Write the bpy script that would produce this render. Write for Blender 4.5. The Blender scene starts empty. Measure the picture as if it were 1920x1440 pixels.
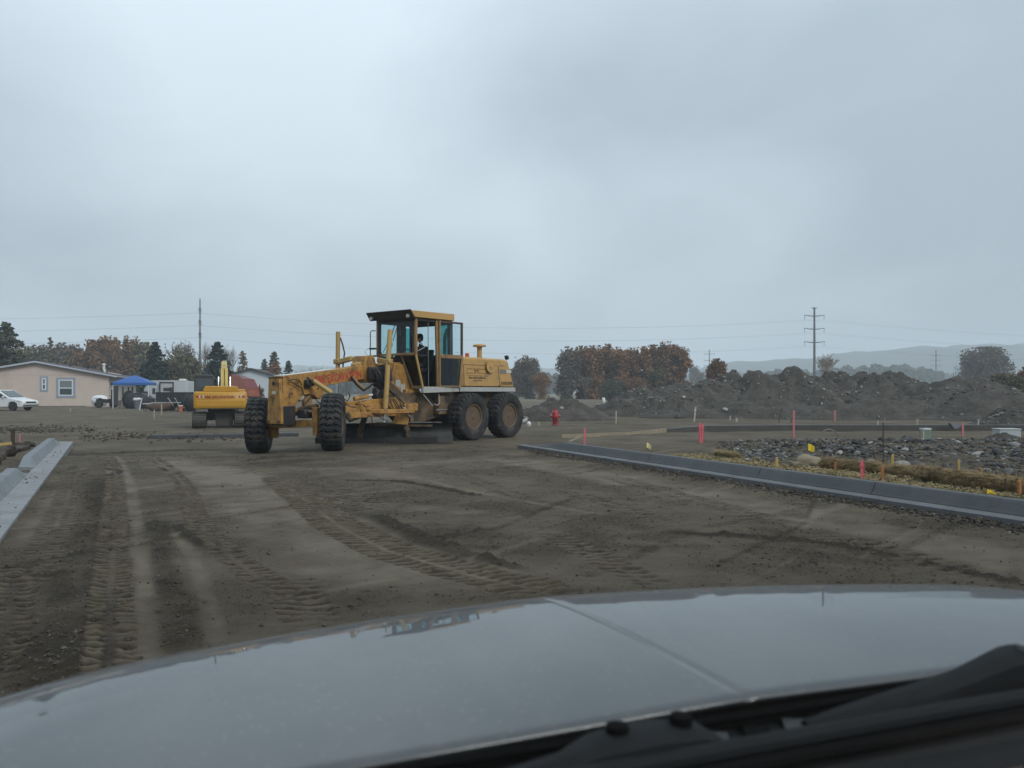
import bpy, bmesh, math, random
import numpy as np
from mathutils import Vector, Matrix, Euler, noise as mnoise

# ------------------------------------------------------------------ camera, sky, sun, exposure
scene = bpy.context.scene
FPX, CXP, HOR, CAMH = 1500.0, 960.0, 735.0, 1.45      # focal length and horizon in photo pixels, eye height in metres
cam_data = bpy.data.cameras.new("camera")
cam_data.sensor_width = 36.0
cam_data.lens = 36.0 * FPX / 1920.0
cam_data.shift_y = (HOR - 720.0) / 1920.0
cam_data.clip_start = 0.02
cam_data.clip_end = 20000.0
cam_data.dof.use_dof = True
cam_data.dof.focus_distance = 22.0
cam_data.dof.aperture_fstop = 5.0
cam = bpy.data.objects.new("camera", cam_data)
cam.location = (0, 0, CAMH)
cam.rotation_euler = (math.radians(90), 0, 0)
scene.collection.objects.link(cam)
scene.camera = cam

SUN_AZ = Vector((0.62, -0.60, 0.0)).normalized()      # the brighter part of the overcast lies behind the camera, to its right
SUN_EL = math.radians(38)
world = bpy.data.worlds.new("World")
scene.world = world
world.use_nodes = True
wn, wl = world.node_tree.nodes, world.node_tree.links
for n in list(wn): wn.remove(n)
w_out = wn.new('ShaderNodeOutputWorld')
w_sky = wn.new('ShaderNodeTexSky'); w_sky.sky_type = 'NISHITA'; w_sky.sun_disc = False
w_sky.sun_elevation = SUN_EL
w_sky.sun_rotation = math.atan2(SUN_AZ.x, SUN_AZ.y)
w_sky.air_density = 1.0; w_sky.dust_density = 3.0
w_bg1 = wn.new('ShaderNodeBackground'); w_bg1.inputs['Strength'].default_value = 0.06
wl.new(w_sky.outputs[0], w_bg1.inputs['Color'])
# an unbroken cloud deck, seen as a plane overhead: the view direction is projected on it
w_tc = wn.new('ShaderNodeTexCoord')
w_sep = wn.new('ShaderNodeSeparateXYZ'); wl.new(w_tc.outputs['Generated'], w_sep.inputs[0])
def wmath(op, a, b=None, c=None):
    n = wn.new('ShaderNodeMath'); n.operation = op
    for i, v in enumerate((a, b, c)):
        if v is None: continue
        if isinstance(v, (int, float)): n.inputs[i].default_value = v
        else: wl.new(v, n.inputs[i])
    return n.outputs[0]
zc = wmath('ADD', wmath('MAXIMUM', w_sep.outputs['Z'], 0.0), 0.30)
w_cmb = wn.new('ShaderNodeCombineXYZ')
wl.new(wmath('DIVIDE', w_sep.outputs['X'], zc), w_cmb.inputs[0])
wl.new(wmath('DIVIDE', w_sep.outputs['Y'], zc), w_cmb.inputs[1])
def wnoise(scale, detail, rough, dist, off):
    m = wn.new('ShaderNodeMapping'); m.inputs['Location'].default_value = off; m.inputs['Scale'].default_value = (1.0, 0.8, 1.0)
    m.inputs['Rotation'].default_value = (0, 0, 0.5)
    wl.new(w_cmb.outputs[0], m.inputs[0])
    n = wn.new('ShaderNodeTexNoise'); n.inputs['Scale'].default_value = scale; n.inputs['Detail'].default_value = detail
    n.inputs['Roughness'].default_value = rough; n.inputs['Distortion'].default_value = dist
    wl.new(m.outputs[0], n.inputs['Vector'])
    return n.outputs[0]
big = wnoise(0.55, 3.0, 0.42, 0.25, (9.3, 4.4, 0.0))
fine = wnoise(1.9, 5.0, 0.5, 0.5, (7.0, 2.0, 0.0))
cl = wmath('ADD', wmath('MULTIPLY', big, 0.78), wmath('MULTIPLY', fine, 0.22))
w_ramp = wn.new('ShaderNodeValToRGB')
w_ramp.color_ramp.elements[0].position = 0.41; w_ramp.color_ramp.elements[0].color = (0.330, 0.388, 0.445, 1)
w_ramp.color_ramp.elements[1].position = 0.61; w_ramp.color_ramp.elements[1].color = (0.560, 0.635, 0.700, 1)
wl.new(cl, w_ramp.inputs[0])
# an overcast sky grows brighter towards the zenith
w_gain = wmath('ADD', wmath('MULTIPLY', wmath('POWER', wmath('MAXIMUM', w_sep.outputs['Z'], 0.0), 1.1), 0.85), 0.88)
w_bg2 = wn.new('ShaderNodeBackground')
wl.new(w_ramp.outputs[0], w_bg2.inputs['Color']); wl.new(w_gain, w_bg2.inputs['Strength'])
w_mix = wn.new('ShaderNodeMixShader'); w_mix.inputs[0].default_value = 0.93
wl.new(w_bg1.outputs[0], w_mix.inputs[1]); wl.new(w_bg2.outputs[0], w_mix.inputs[2])
wl.new(w_mix.outputs[0], w_out.inputs['Surface'])

sun_data = bpy.data.lights.new("sun", 'SUN')
sun_data.energy = 1.5
sun_data.angle = math.radians(20)
sun_data.color = (1.0, 0.96, 0.90)
sun = bpy.data.objects.new("sun", sun_data)
sdir = Vector((SUN_AZ.x * math.cos(SUN_EL), SUN_AZ.y * math.cos(SUN_EL), math.sin(SUN_EL)))
sun.rotation_euler = (-sdir).to_track_quat('-Z', 'Y').to_euler()
sun.location = (0, 0, 60)
scene.collection.objects.link(sun)

scene.view_settings.view_transform = 'Standard'
scene.view_settings.look = 'None'
scene.view_settings.exposure = 0.45
scene.view_settings.gamma = 1.0
scene.cycles.use_denoising = True
scene.cycles.max_bounces = 8
scene.cycles.transparent_max_bounces = 24
scene.cycles.volume_bounces = 2

# ------------------------------------------------------------------ helpers
COL = scene.collection
rng = random.Random(7)
nrng = np.random.default_rng(7)
PI = math.pi

def at(px, py, y):
    """world point that a photo pixel shows at depth y"""
    return Vector(((px - CXP) * y / FPX, y, CAMH - (py - HOR) * y / FPX))
def gnd(px, py, z=0.0):
    """world point that a photo pixel shows on a level plane of height z"""
    y = (CAMH - z) * FPX / (py - HOR)
    return Vector(((px - CXP) * y / FPX, y, z))

def tag(o, label=None, cat=None, group=None, kind=None):
    if label: o['label'] = label
    if cat: o['category'] = cat
    if group: o['group'] = group
    if kind: o['kind'] = kind
    return o

def empty(name, loc=(0, 0, 0), rz=0.0, label=None, cat=None, group=None, parent=None):
    o = bpy.data.objects.new(name, None)
    o.empty_display_size = 0.2
    o.location = loc; o.rotation_euler = (0, 0, rz)
    COL.objects.link(o)
    if parent: o.parent = parent
    return tag(o, label, cat, group)

def copy_tree(o, parent=None):
    c = o.copy(); COL.objects.link(c); c.parent = parent
    for ch in o.children: copy_tree(ch, c)
    return c

def link_mesh(name, me, mat, parent=None, loc=None, rot=None, bevel=0.0, seg=1, smooth=35):
    o = bpy.data.objects.new(name, me)
    COL.objects.link(o)
    if mat is not None and not me.materials: me.materials.append(mat)
    if parent: o.parent = parent
    if loc is not None: o.location = loc
    if rot is not None: o.rotation_euler = rot
    if bevel:
        m = o.modifiers.new('bevel', 'BEVEL'); m.width = bevel; m.segments = seg
        m.limit_method = 'ANGLE'; m.angle_limit = math.radians(38)
    return o

class MB:
    """collects shapes; build() links them as one mesh object"""
    def __init__(s): s.v = []; s.f = []; s.mi = []; s.cur = 0
    def add(s, vs, fs):
        b = len(s.v)
        s.v.extend([tuple(p) for p in vs])
        for f in fs: s.f.append(tuple(b + i for i in f)); s.mi.append(s.cur)
        return s
    def box(s, c, d, R=None):
        hx, hy, hz = d[0] / 2, d[1] / 2, d[2] / 2
        P = [Vector((x, y, z)) for x in (-hx, hx) for y in (-hy, hy) for z in (-hz, hz)]
        if R is not None: P = [R @ p for p in P]
        c = Vector(c)
        return s.add([p + c for p in P], [(0, 1, 3, 2), (4, 6, 7, 5), (0, 4, 5, 1), (2, 3, 7, 6), (0, 2, 6, 4), (1, 5, 7, 3)])
    def bb(s, x0, x1, y0, y1, z0, z1):
        return s.box(((x0 + x1) / 2, (y0 + y1) / 2, (z0 + z1) / 2), (abs(x1 - x0), abs(y1 - y0), abs(z1 - z0)))
    def beam(s, p0, p1, w, h, up=(0, 0, 1)):
        p0, p1 = Vector(p0), Vector(p1); d = p1 - p0; L = d.length; d.normalize()
        side = Vector(up).cross(d)
        if side.length < 1e-4: side = Vector((1, 0, 0)).cross(d)
        side.normalize(); u = d.cross(side)
        R = Matrix((d, side, u)).transposed()
        return s.box((p0 + p1) / 2, (L, w, h), R)
    def loft(s, rings, cap=True, closed=True):
        n = len(rings[0]); b = len(s.v)
        for r in rings: s.v.extend([tuple(p) for p in r])
        for k in range(len(rings) - 1):
            for i in range(n if closed else n - 1):
                j = (i + 1) % n
                s.f.append((b + k * n + i, b + k * n + j, b + (k + 1) * n + j, b + (k + 1) * n + i)); s.mi.append(s.cur)
        if cap and closed:
            s.f.append(tuple(b + i for i in reversed(range(n)))); s.mi.append(s.cur)
            s.f.append(tuple(b + (len(rings) - 1) * n + i for i in range(n))); s.mi.append(s.cur)
        return s
    def cyl(s, p0, p1, r0, r1=None, n=14, cap=True):
        r1 = r0 if r1 is None else r1
        p0, p1 = Vector(p0), Vector(p1); d = (p1 - p0).normalized()
        a = d.orthogonal().normalized(); b = d.cross(a)
        return s.loft([[p + (a * math.cos(2 * PI * i / n) + b * math.sin(2 * PI * i / n)) * r for i in range(n)] for p, r in ((p0, r0), (p1, r1))], cap)
    def tube(s, pts, r, n=8, cap=True):
        P = [Vector(p) for p in pts]; R = r if isinstance(r, (list, tuple)) else [r] * len(P)
        rings = []; prev = None
        for i, p in enumerate(P):
            d = (P[min(i + 1, len(P) - 1)] - P[max(i - 1, 0)]).normalized()
            if prev is None: a = d.orthogonal().normalized()
            else:
                a = prev - d * prev.dot(d)
                a = a.normalized() if a.length > 1e-5 else d.orthogonal().normalized()
            prev = a; b = d.cross(a)
            rings.append([p + (a * math.cos(2 * PI * k / n) + b * math.sin(2 * PI * k / n)) * R[i] for k in range(n)])
        return s.loft(rings, cap)
    def lathe(s, prof, c=(0, 0, 0), axis='z', n=24):
        """prof: (radius, height along the axis)"""
        c = Vector(c); rings = []
        for r, h in prof:
            ring = []
            for k in range(n):
                a = 2 * PI * k / n; x, y = math.cos(a) * r, math.sin(a) * r
                ring.append(c + Vector({'z': (x, y, h), 'y': (x, h, -y), 'x': (h, x, y)}[axis]))
            rings.append(ring)
        return s.loft(rings, True)
    def prism(s, poly, axis, a0, a1):
        """poly: 2D outline; extruded along axis from a0 to a1 ('x': (y,z), 'y': (x,z), 'z': (x,y))"""
        def P(q, a): return {'x': (a, q[0], q[1]), 'y': (q[0], a, q[1]), 'z': (q[0], q[1], a)}[axis]
        return s.loft([[P(q, a0) for q in poly], [P(q, a1) for q in poly]], True)
    def plate(s, pts, t):
        """flat polygon in space, given a thickness t along its normal"""
        P = [Vector(p) for p in pts]
        n = Vector((0, 0, 0))
        for i in range(len(P)): n += (P[i] - P[0]).cross(P[(i + 1) % len(P)] - P[0])
        n.normalize()
        return s.loft([[p - n * t / 2 for p in P], [p + n * t / 2 for p in P]], True)
    def mesh(s, name, smooth=35, recalc=True):
        me = bpy.data.meshes.new(name)
        me.from_pydata(s.v, [], s.f)
        if s.cur or any(s.mi): me.polygons.foreach_set('material_index', s.mi)
        if recalc:
            bm = bmesh.new(); bm.from_mesh(me); bmesh.ops.recalc_face_normals(bm, faces=bm.faces); bm.to_mesh(me); bm.free()
        if smooth:
            me.polygons.foreach_set('use_smooth', [True] * len(me.polygons))
            me.set_sharp_from_angle(angle=math.radians(smooth))
        me.update()
        return me
    def build(s, name, mat, parent=None, loc=None, rot=None, bevel=0.0, seg=1, smooth=35, recalc=True):
        me = s.mesh(name, smooth, recalc)
        return link_mesh(name, me, mat, parent, loc, rot, bevel, seg)

def np_mesh(name, V, F, mat, parent=None, smooth=True, attrs=None):
    """mesh from arrays: V (n,3), F (m,k)"""
    V = np.ascontiguousarray(V, dtype=np.float32); F = np.ascontiguousarray(F, dtype=np.int32)
    me = bpy.data.meshes.new(name)
    m, k = F.shape
    me.vertices.add(len(V)); me.vertices.foreach_set('co', V.ravel())
    me.loops.add(m * k); me.loops.foreach_set('vertex_index', F.ravel())
    me.polygons.add(m); me.polygons.foreach_set('loop_start', np.arange(m, dtype=np.int32) * k)
    me.polygons.foreach_set('use_smooth', np.full(m, bool(smooth)))
    me.update(calc_edges=True)
    for nm, arr in (attrs or {}).items():
        a = me.attributes.new(nm, 'FLOAT', 'POINT'); a.data.foreach_set('value', np.ascontiguousarray(arr, dtype=np.float32))
    if mat is not None: me.materials.append(mat)
    o = bpy.data.objects.new(name, me); COL.objects.link(o)
    if parent: o.parent = parent
    return o

# ------------------------------------------------------------------ materials
MATS = {}
def nd(nt, typ, **kw):
    n = nt.nodes.new(typ)
    for k, v in kw.items(): setattr(n, k, v)
    return n
def mat_base(name):
    m = bpy.data.materials.new(name); m.use_nodes = True
    return m, m.node_tree, m.node_tree.nodes['Principled BSDF']
def noise_node(nt, scale, detail=5, rough=0.55, coord='Object', dist=0.0, stretch=None):
    tc = nd(nt, 'ShaderNodeTexCoord'); n = nd(nt, 'ShaderNodeTexNoise')
    n.inputs['Scale'].default_value = scale; n.inputs['Detail'].default_value = detail
    n.inputs['Roughness'].default_value = rough; n.inputs['Distortion'].default_value = dist
    if stretch:
        mp = nd(nt, 'ShaderNodeMapping'); mp.inputs['Scale'].default_value = stretch
        nt.links.new(tc.outputs[coord], mp.inputs[0]); nt.links.new(mp.outputs[0], n.inputs['Vector'])
    else: nt.links.new(tc.outputs[coord], n.inputs['Vector'])
    return n.outputs[0]
def ramp(nt, fac, stops):
    r = nd(nt, 'ShaderNodeValToRGB')
    els = r.color_ramp.elements
    while len(els) < len(stops): els.new(0.5)
    for e, (p, c) in zip(els, stops):
        e.position = p; e.color = (c[0], c[1], c[2], 1) if isinstance(c, (tuple, list)) else (c, c, c, 1)
    nt.links.new(fac, r.inputs[0])
    return r.outputs[0]
def mixc(nt, fac, a, b):
    m = nd(nt, 'ShaderNodeMix', data_type='RGBA')
    for sock, v in ((m.inputs[0], fac), (m.inputs[6], a), (m.inputs[7], b)):
        if isinstance(v, (tuple, list)): sock.default_value = (v[0], v[1], v[2], 1)
        elif isinstance(v, (int, float)): sock.default_value = v
        else: nt.links.new(v, sock)
    return m.outputs[2]
def bump(nt, h, strength, dist, bsdf):
    b = nd(nt, 'ShaderNodeBump'); b.inputs['Strength'].default_value = strength; b.inputs['Distance'].default_value = dist
    nt.links.new(h, b.inputs['Height']); nt.links.new(b.outputs[0], bsdf.inputs['Normal'])
def pmat(name, col, rough=0.6, metal=0.0, var=0.18, scale=4.0, dirt=None, dirt_amt=0.5, dirt_scale=2.5, bmp=0.0, bscale=40.0, coat=0.0, spec=0.5):
    """painted / plain surface: a base colour that drifts a little, with patches of dirt or rust"""
    if name in MATS: return MATS[name]
    m, nt, b = mat_base(name)
    n1 = noise_node(nt, scale, 6, 0.6)
    c = ramp(nt, n1, [(0.25, tuple(x * (1 - var) for x in col)), (0.75, tuple(min(1, x * (1 + var)) for x in col))])
    if dirt:
        n2 = noise_node(nt, dirt_scale, 9, 0.68, dist=0.4)
        f = ramp(nt, n2, [(0.60 - 0.30 * dirt_amt, 0.0), (0.78 - 0.22 * dirt_amt, 1.0)])
        c = mixc(nt, f, c, dirt)
        rr = ramp(nt, f, [(0.0, rough), (1.0, 0.85)])
        nt.links.new(rr, b.inputs['Roughness'])
    else: b.inputs['Roughness'].default_value = rough
    nt.links.new(c, b.inputs['Base Color'])
    b.inputs['Metallic'].default_value = metal
    b.inputs['Specular IOR Level'].default_value = spec
    if coat: b.inputs['Coat Weight'].default_value = coat; b.inputs['Coat Roughness'].default_value = 0.05
    if bmp: bump(nt, noise_node(nt, bscale, 4, 0.6), bmp, 0.02, b)
    MATS[name] = m
    return m
def glass_mat(name, tint, refl=1.0, rough=0.0):
    """a thin sheet: tinted light passes straight through, the rest mirrors by Fresnel"""
    if name in MATS: return MATS[name]
    m = bpy.data.materials.new(name); m.use_nodes = True; nt = m.node_tree
    for n in list(nt.nodes): nt.nodes.remove(n)
    out = nd(nt, 'ShaderNodeOutputMaterial'); tr = nd(nt, 'ShaderNodeBsdfTransparent'); gl = nd(nt, 'ShaderNodeBsdfGlossy')
    tr.inputs[0].default_value = (*tint, 1); gl.inputs['Roughness'].default_value = rough
    fr = nd(nt, 'ShaderNodeLayerWeight'); fr.inputs[0].default_value = 0.5
    pw = nd(nt, 'ShaderNodeMath', operation='POWER'); pw.inputs[1].default_value = 5.0; nt.links.new(fr.outputs['Facing'], pw.inputs[0])
    mu = nd(nt, 'ShaderNodeMath', operation='MULTIPLY_ADD'); mu.inputs[1].default_value = 0.9 * refl; mu.inputs[2].default_value = 0.045 * refl
    mx = nd(nt, 'ShaderNodeMixShader')
    nt.links.new(pw.outputs[0], mu.inputs[0]); nt.links.new(mu.outputs[0], mx.inputs[0])
    nt.links.new(tr.outputs[0], mx.inputs[1]); nt.links.new(gl.outputs[0], mx.inputs[2]); nt.links.new(mx.outputs[0], out.inputs[0])
    MATS[name] = m
    return m
def dark_glass(name, col=(0.012, 0.016, 0.018)):
    if name in MATS: return MATS[name]
    m, nt, b = mat_base(name)
    b.inputs['Base Color'].default_value = (*col, 1); b.inputs['Roughness'].default_value = 0.06
    MATS[name] = m
    return m

def text_mesh(name, body, height, mat, parent, matrix, width=None, bold=0.0, thick=0.002):
    """flat lettering as a mesh: text in its own x-y plane, set by matrix into the parent's space"""
    cu = bpy.data.curves.new(name, 'FONT'); cu.body = body; cu.size = 1.0; cu.extrude = 0.0; cu.offset = bold
    cu.align_x = 'CENTER'; cu.align_y = 'CENTER'; cu.resolution_u = 3
    t = bpy.data.objects.new(name, cu); COL.objects.link(t)
    dg = bpy.context.evaluated_depsgraph_get()
    me = bpy.data.meshes.new_from_object(t.evaluated_get(dg))
    bpy.data.objects.remove(t); bpy.data.curves.remove(cu)
    n = len(me.vertices); co = np.empty(n * 3, np.float32); me.vertices.foreach_get('co', co); co = co.reshape(-1, 3)
    mn, mx = co.min(0), co.max(0); co -= (mn + mx) / 2
    sy = height / (mx[1] - mn[1]); sx = sy if width is None else width / (mx[0] - mn[0])
    co[:, 0] *= sx; co[:, 1] *= sy
    me.vertices.foreach_set('co', co.ravel()); me.update()
    me.materials.clear()
    o = link_mesh(name, me, mat, parent)
    o.matrix_local = matrix
    return o
def frame_mat(origin, xdir, ydir):
    x = Vector(xdir).normalized(); y = Vector(ydir).normalized(); z = x.cross(y).normalized(); y = z.cross(x)
    M = Matrix((x, y, z)).transposed().to_4x4(); M.translation = Vector(origin)
    return M
# ------------------------------------------------------------------ the ground: one sheet out to the horizon
def _hash(ix, iy, seed):
    h = (ix.astype(np.int64) * 374761393 + iy.astype(np.int64) * 668265263 + seed * 974634777) & 0xFFFFFFFF
    h = ((h ^ (h >> 13)) * 1274126177) & 0xFFFFFFFF
    return ((h ^ (h >> 16)) & 0xFFFF) / 65535.0
def vnoise(x, y, seed=0):
    ix, iy = np.floor(x), np.floor(y); fx, fy = x - ix, y - iy
    fx = fx * fx * (3 - 2 * fx); fy = fy * fy * (3 - 2 * fy)
    a = _hash(ix, iy, seed); b = _hash(ix + 1, iy, seed); c = _hash(ix, iy + 1, seed); d = _hash(ix + 1, iy + 1, seed)
    return (a + (b - a) * fx) * (1 - fy) + (c + (d - c) * fx) * fy
def fbm(x, y, scale, octv=4, seed=0, gain=0.5):
    t = 0; amp = 1; tot = 0
    for k in range(octv):
        t = t + amp * vnoise(x * scale, y * scale, seed + 17 * k); tot += amp; amp *= gain; scale *= 2.03
    return t / tot * 2 - 1
def sstep(a, b, x):
    t = np.clip((x - a) / (b - a), 0, 1); return t * t * (3 - 2 * t)

# the two concrete gutters, each a straight line on the ground (lip edge, next to the dirt)
CR_A, CR_B = np.array([5.40, 8.44]), np.array([0.50, 19.70])       # right curb: lip line, near to far
CL_A, CL_B = np.array([-4.89, 7.64]), np.array([-12.40, 22.60])    # left curb: lip line, near to far
def line_coord(A, B, x, y):
    d = (B - A) / np.linalg.norm(B - A); n = np.array([d[1], -d[0]])     # n points to the right of the direction
    return (x - A[0]) * d[0] + (y - A[1]) * d[1], (x - A[0]) * n[0] + (y - A[1]) * n[1]
def base_height(x, y):
    x = np.asarray(x, float); y = np.asarray(y, float)
    z = np.zeros_like(x)
    # the land falls away a little to the left, where the excavator stands
    z -= 0.14 * sstep(-4.4, -6.9, x) * sstep(17.5, 20.4, y) * (1 - sstep(44, 62, y))
    # ground behind the right curb
    t, o = line_coord(CR_A, CR_B, x, y)
    L = np.linalg.norm(CR_B - CR_A)
    inr = sstep(0.35, 0.55, o) * (1 - sstep(L - 1.5, L + 1.2, t))
    z += inr * (0.17 - 0.10 * sstep(1.2, 6, o))
    # a low bank of dug soil under the rubble
    bank = sstep(2.8, 5.0, o) * sstep(12.0, 14.5, y) * (1 - sstep(19.5, 23.5, y)) * sstep(5.0, 7.2, x)
    z += 0.16 * bank
    # trench-like hollow in front of it, where the straw rolls lie
    # ground behind the left curb
    t, o = line_coord(CL_A, CL_B, x, y)
    L = np.linalg.norm(CL_B - CL_A)
    inl = sstep(-0.55, -0.80, o) * (1 - sstep(L - 1.0, L + 1.5, t))
    z += inl * (0.10 - 0.22 * sstep(-1.2, -3.0, o))
    # far land stays level, with a slight swell
    z += 0.35 * fbm(x, y, 0.008, 3, 5) * sstep(90, 220, y)
    return z

TRACKS = [  # tyre prints: image path, offset of the two lug rows, half width of a row, depth, lug pitch, strength
    ([(205, 1330), (205, 1240), (206, 1150), (210, 1050), (213, 960), (216, 900), (211, 870), (194, 848)], 0.085, 0.056, 0.020, 0.115, 1.0),
    ([(583, 1140), (493, 1087), (433, 1043), (383, 993), (363, 957), (353, 927), (337, 900), (300, 867), (262, 848)], 0.080, 0.055, 0.018, 0.115, 0.9),
    ([(515, 893), (543, 915), (590, 950), (633, 985), (690, 1015), (733, 1035), (800, 1055), (870, 1075), (960, 1097), (1080, 1130)], 0.150, 0.125, 0.020, 0.135, 0.9),
    ([(42, 1040), (30, 1080), (10, 1180), (-20, 1300)], 0.085, 0.056, 0.016, 0.135, 0.8),
    ([(1020, 1000), (1080, 1025), (1120, 1045), (1180, 1075), (1260, 1108)], 0.09, 0.07, 0.016, 0.15, 0.8),
    ([(1050, 918), (1100, 934), (1165, 952), (1260, 985)], 0.10, 0.08, 0.012, 0.16, 0.6),
    ([(540, 1075), (555, 1120), (600, 1180)], 0.10, 0.09, 0.018, 0.15, 0.8),
    ([(830, 880), (900, 905), (1010, 945)], 0.10, 0.08, 0.010, 0.16, 0.5),
    ([(560, 880), (640, 925), (720, 960)], 0.12, 0.10, 0.012, 0.17, 0.6),
    ([(1130, 890), (1300, 935), (1480, 985)], 0.12, 0.10, 0.010, 0.17, 0.5),
    ([(1500, 1000), (1650, 1030), (1850, 1085)], 0.11, 0.09, 0.014, 0.16, 0.6),
    ([(150, 870), (128, 930), (95, 1010), (52, 1110)], 0.10, 0.08, 0.010, 0.15, 0.5),
]
BANDS = [   # (path, half width, change of the packed-ness, height change)
    ([(278, 1330), (277, 1240), (273, 1100), (262, 1000), (246, 930), (234, 880), (215, 855)], 0.085, 0.42, -0.010),
    ([(402, 1200), (378, 1090), (352, 1030), (330, 1000)], 0.065, 0.34, -0.008),
    ([(400, 880), (470, 930), (560, 985), (660, 1030), (760, 1062), (850, 1085)], 0.60, 0.42, 0.0),
    ([(300, 862), (380, 880), (450, 900)], 0.5, 0.35, 0.0),
    ([(960, 862), (1200, 905), (1420, 950), (1650, 995), (1920, 1050)], 0.55, 0.36, -0.005),
    ([(520, 880), (640, 878), (800, 900)], 0.30, 0.25, 0.0),
    ([(770, 895), (860, 915), (960, 935), (1120, 965)], 0.07, 0.28, 0.004),
    ([(700, 880), (800, 870), (900, 858)], 0.25, 0.22, 0.0),
    ([(150, 940), (140, 1010), (120, 1100), (100, 1200)], 0.14, 0.30, 0.0),
    ([(60, 1010), (90, 960), (120, 920)], 0.16, 0.25, 0.0),
    ([(1040, 1080), (1300, 1085), (1560, 1060)], 0.35, 0.10, 0.0),
    ([(640, 945), (760, 950), (870, 960)], 0.22, 0.30, 0.0),
    ([(118, 1300), (120, 1250), (132, 1150), (152, 1050), (172, 960), (185, 900)], 0.17, -0.55, 0.006),
    ([(345, 1210), (325, 1120), (300, 1050), (290, 980)], 0.13, -0.45, 0.004),
    ([(30, 1240), (60, 1150), (70, 1080)], 0.22, -0.35, 0.004),
    ([(800, 1000), (1000, 1020), (1300, 1010), (1600, 1040)], 0.55, -0.30, 0.0),
    ([(500, 870), (700, 850), (870, 845)], 0.55, -0.25, 0.0),
    ([(640, 1130), (800, 1110), (1000, 1100)], 0.30, -0.25, 0.004),
    ([(250, 850), (160, 842), (90, 838)], 0.6, -0.25, 0.0),
]
RIDGES = [  # small windrows left by the blade: (path, half width, height)
    ([(700, 968), (760, 997), (850, 1035), (920, 1055), (985, 1072)], 0.16, 0.070),
    ([(1250, 998), (1400, 1008), (1560, 1022), (1750, 1060), (1920, 1098)], 0.12, 0.030),
    ([(332, 985), (352, 1008), (398, 1030)], 0.07, 0.035),
    ([(455, 866), (520, 858), (590, 856)], 0.20, 0.05),
    ([(640, 900), (760, 905), (900, 930)], 0.12, 0.012),
    ([(790, 1065), (850, 1082)], 0.025, 0.014),
    ([(110, 846), (260, 838), (420, 834)], 0.35, 0.05),
]
_sg = np.random.default_rng(404)
STREAKS = []                                          # scrape marks of the blade and faint wheel lines, along the grader's travel
for _k in range(90):
    _a = math.atan2(0.8, 0.6) + _sg.normal(0, 0.10); _c = np.array([_sg.uniform(-9, 8), _sg.uniform(6.5, 19.5)]); _L = _sg.uniform(1.2, 5.5)
    _d = np.array([math.cos(_a), math.sin(_a)]); _n = np.array([-_d[1], _d[0]]) * _sg.normal(0, 0.05) * _L
    STREAKS.append((np.array([_c - _d * _L / 2, _c + _n, _c + _d * _L / 2]), _sg.uniform(0.015, 0.07), _sg.choice([-1, 1]) * _sg.uniform(0.12, 0.34), _sg.uniform(-0.010, 0.010)))
def path_xy(path):
    if isinstance(path, np.ndarray): return path
    P = [gnd(px, py) for px, py in path]
    P = np.array([(p.x, p.y) for p in P])
    out = [P[0]]
    for i in range(len(P) - 1):                       # smooth the corners a little
        p0, p1, p2, p3 = P[max(i - 1, 0)], P[i], P[i + 1], P[min(i + 2, len(P) - 1)]
        for t in (0.25, 0.5, 0.75, 1.0):
            out.append(0.5 * ((2 * p1) + (-p0 + p2) * t + (2 * p0 - 5 * p1 + 4 * p2 - p3) * t * t + (-p0 + 3 * p1 - 3 * p2 + p3) * t ** 3))
    return np.array(out)
def path_dist(x, y, P, reach):
    """arc length and signed offset of each point from a path; only points within reach are returned"""
    sel = np.nonzero((x > P[:, 0].min() - reach) & (x < P[:, 0].max() + reach) & (y > P[:, 1].min() - reach) & (y < P[:, 1].max() + reach))[0]
    xs, ys = x[sel], y[sel]
    best = np.full(len(sel), 1e9); arc = np.zeros(len(sel)); off = np.zeros(len(sel)); L0 = 0.0
    for i in range(len(P) - 1):
        d = P[i + 1] - P[i]; L = np.hypot(*d)
        if L < 1e-6: continue
        d = d / L
        t = (xs - P[i, 0]) * d[0] + (ys - P[i, 1]) * d[1]; tc = np.clip(t, 0, L)
        dx = xs - P[i, 0] - tc * d[0]; dy = ys - P[i, 1] - tc * d[1]
        dd = dx * dx + dy * dy; m = dd < best
        best[m] = dd[m]; arc[m] = L0 + tc[m]; off[m] = ((xs - P[i, 0]) * d[1] - (ys - P[i, 1]) * d[0])[m]
        L0 += L
    dist = np.sqrt(best)
    k = dist < reach
    return sel[k], arc[k], np.where(off[k] < 0, -1, 1) * dist[k], L0

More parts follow.
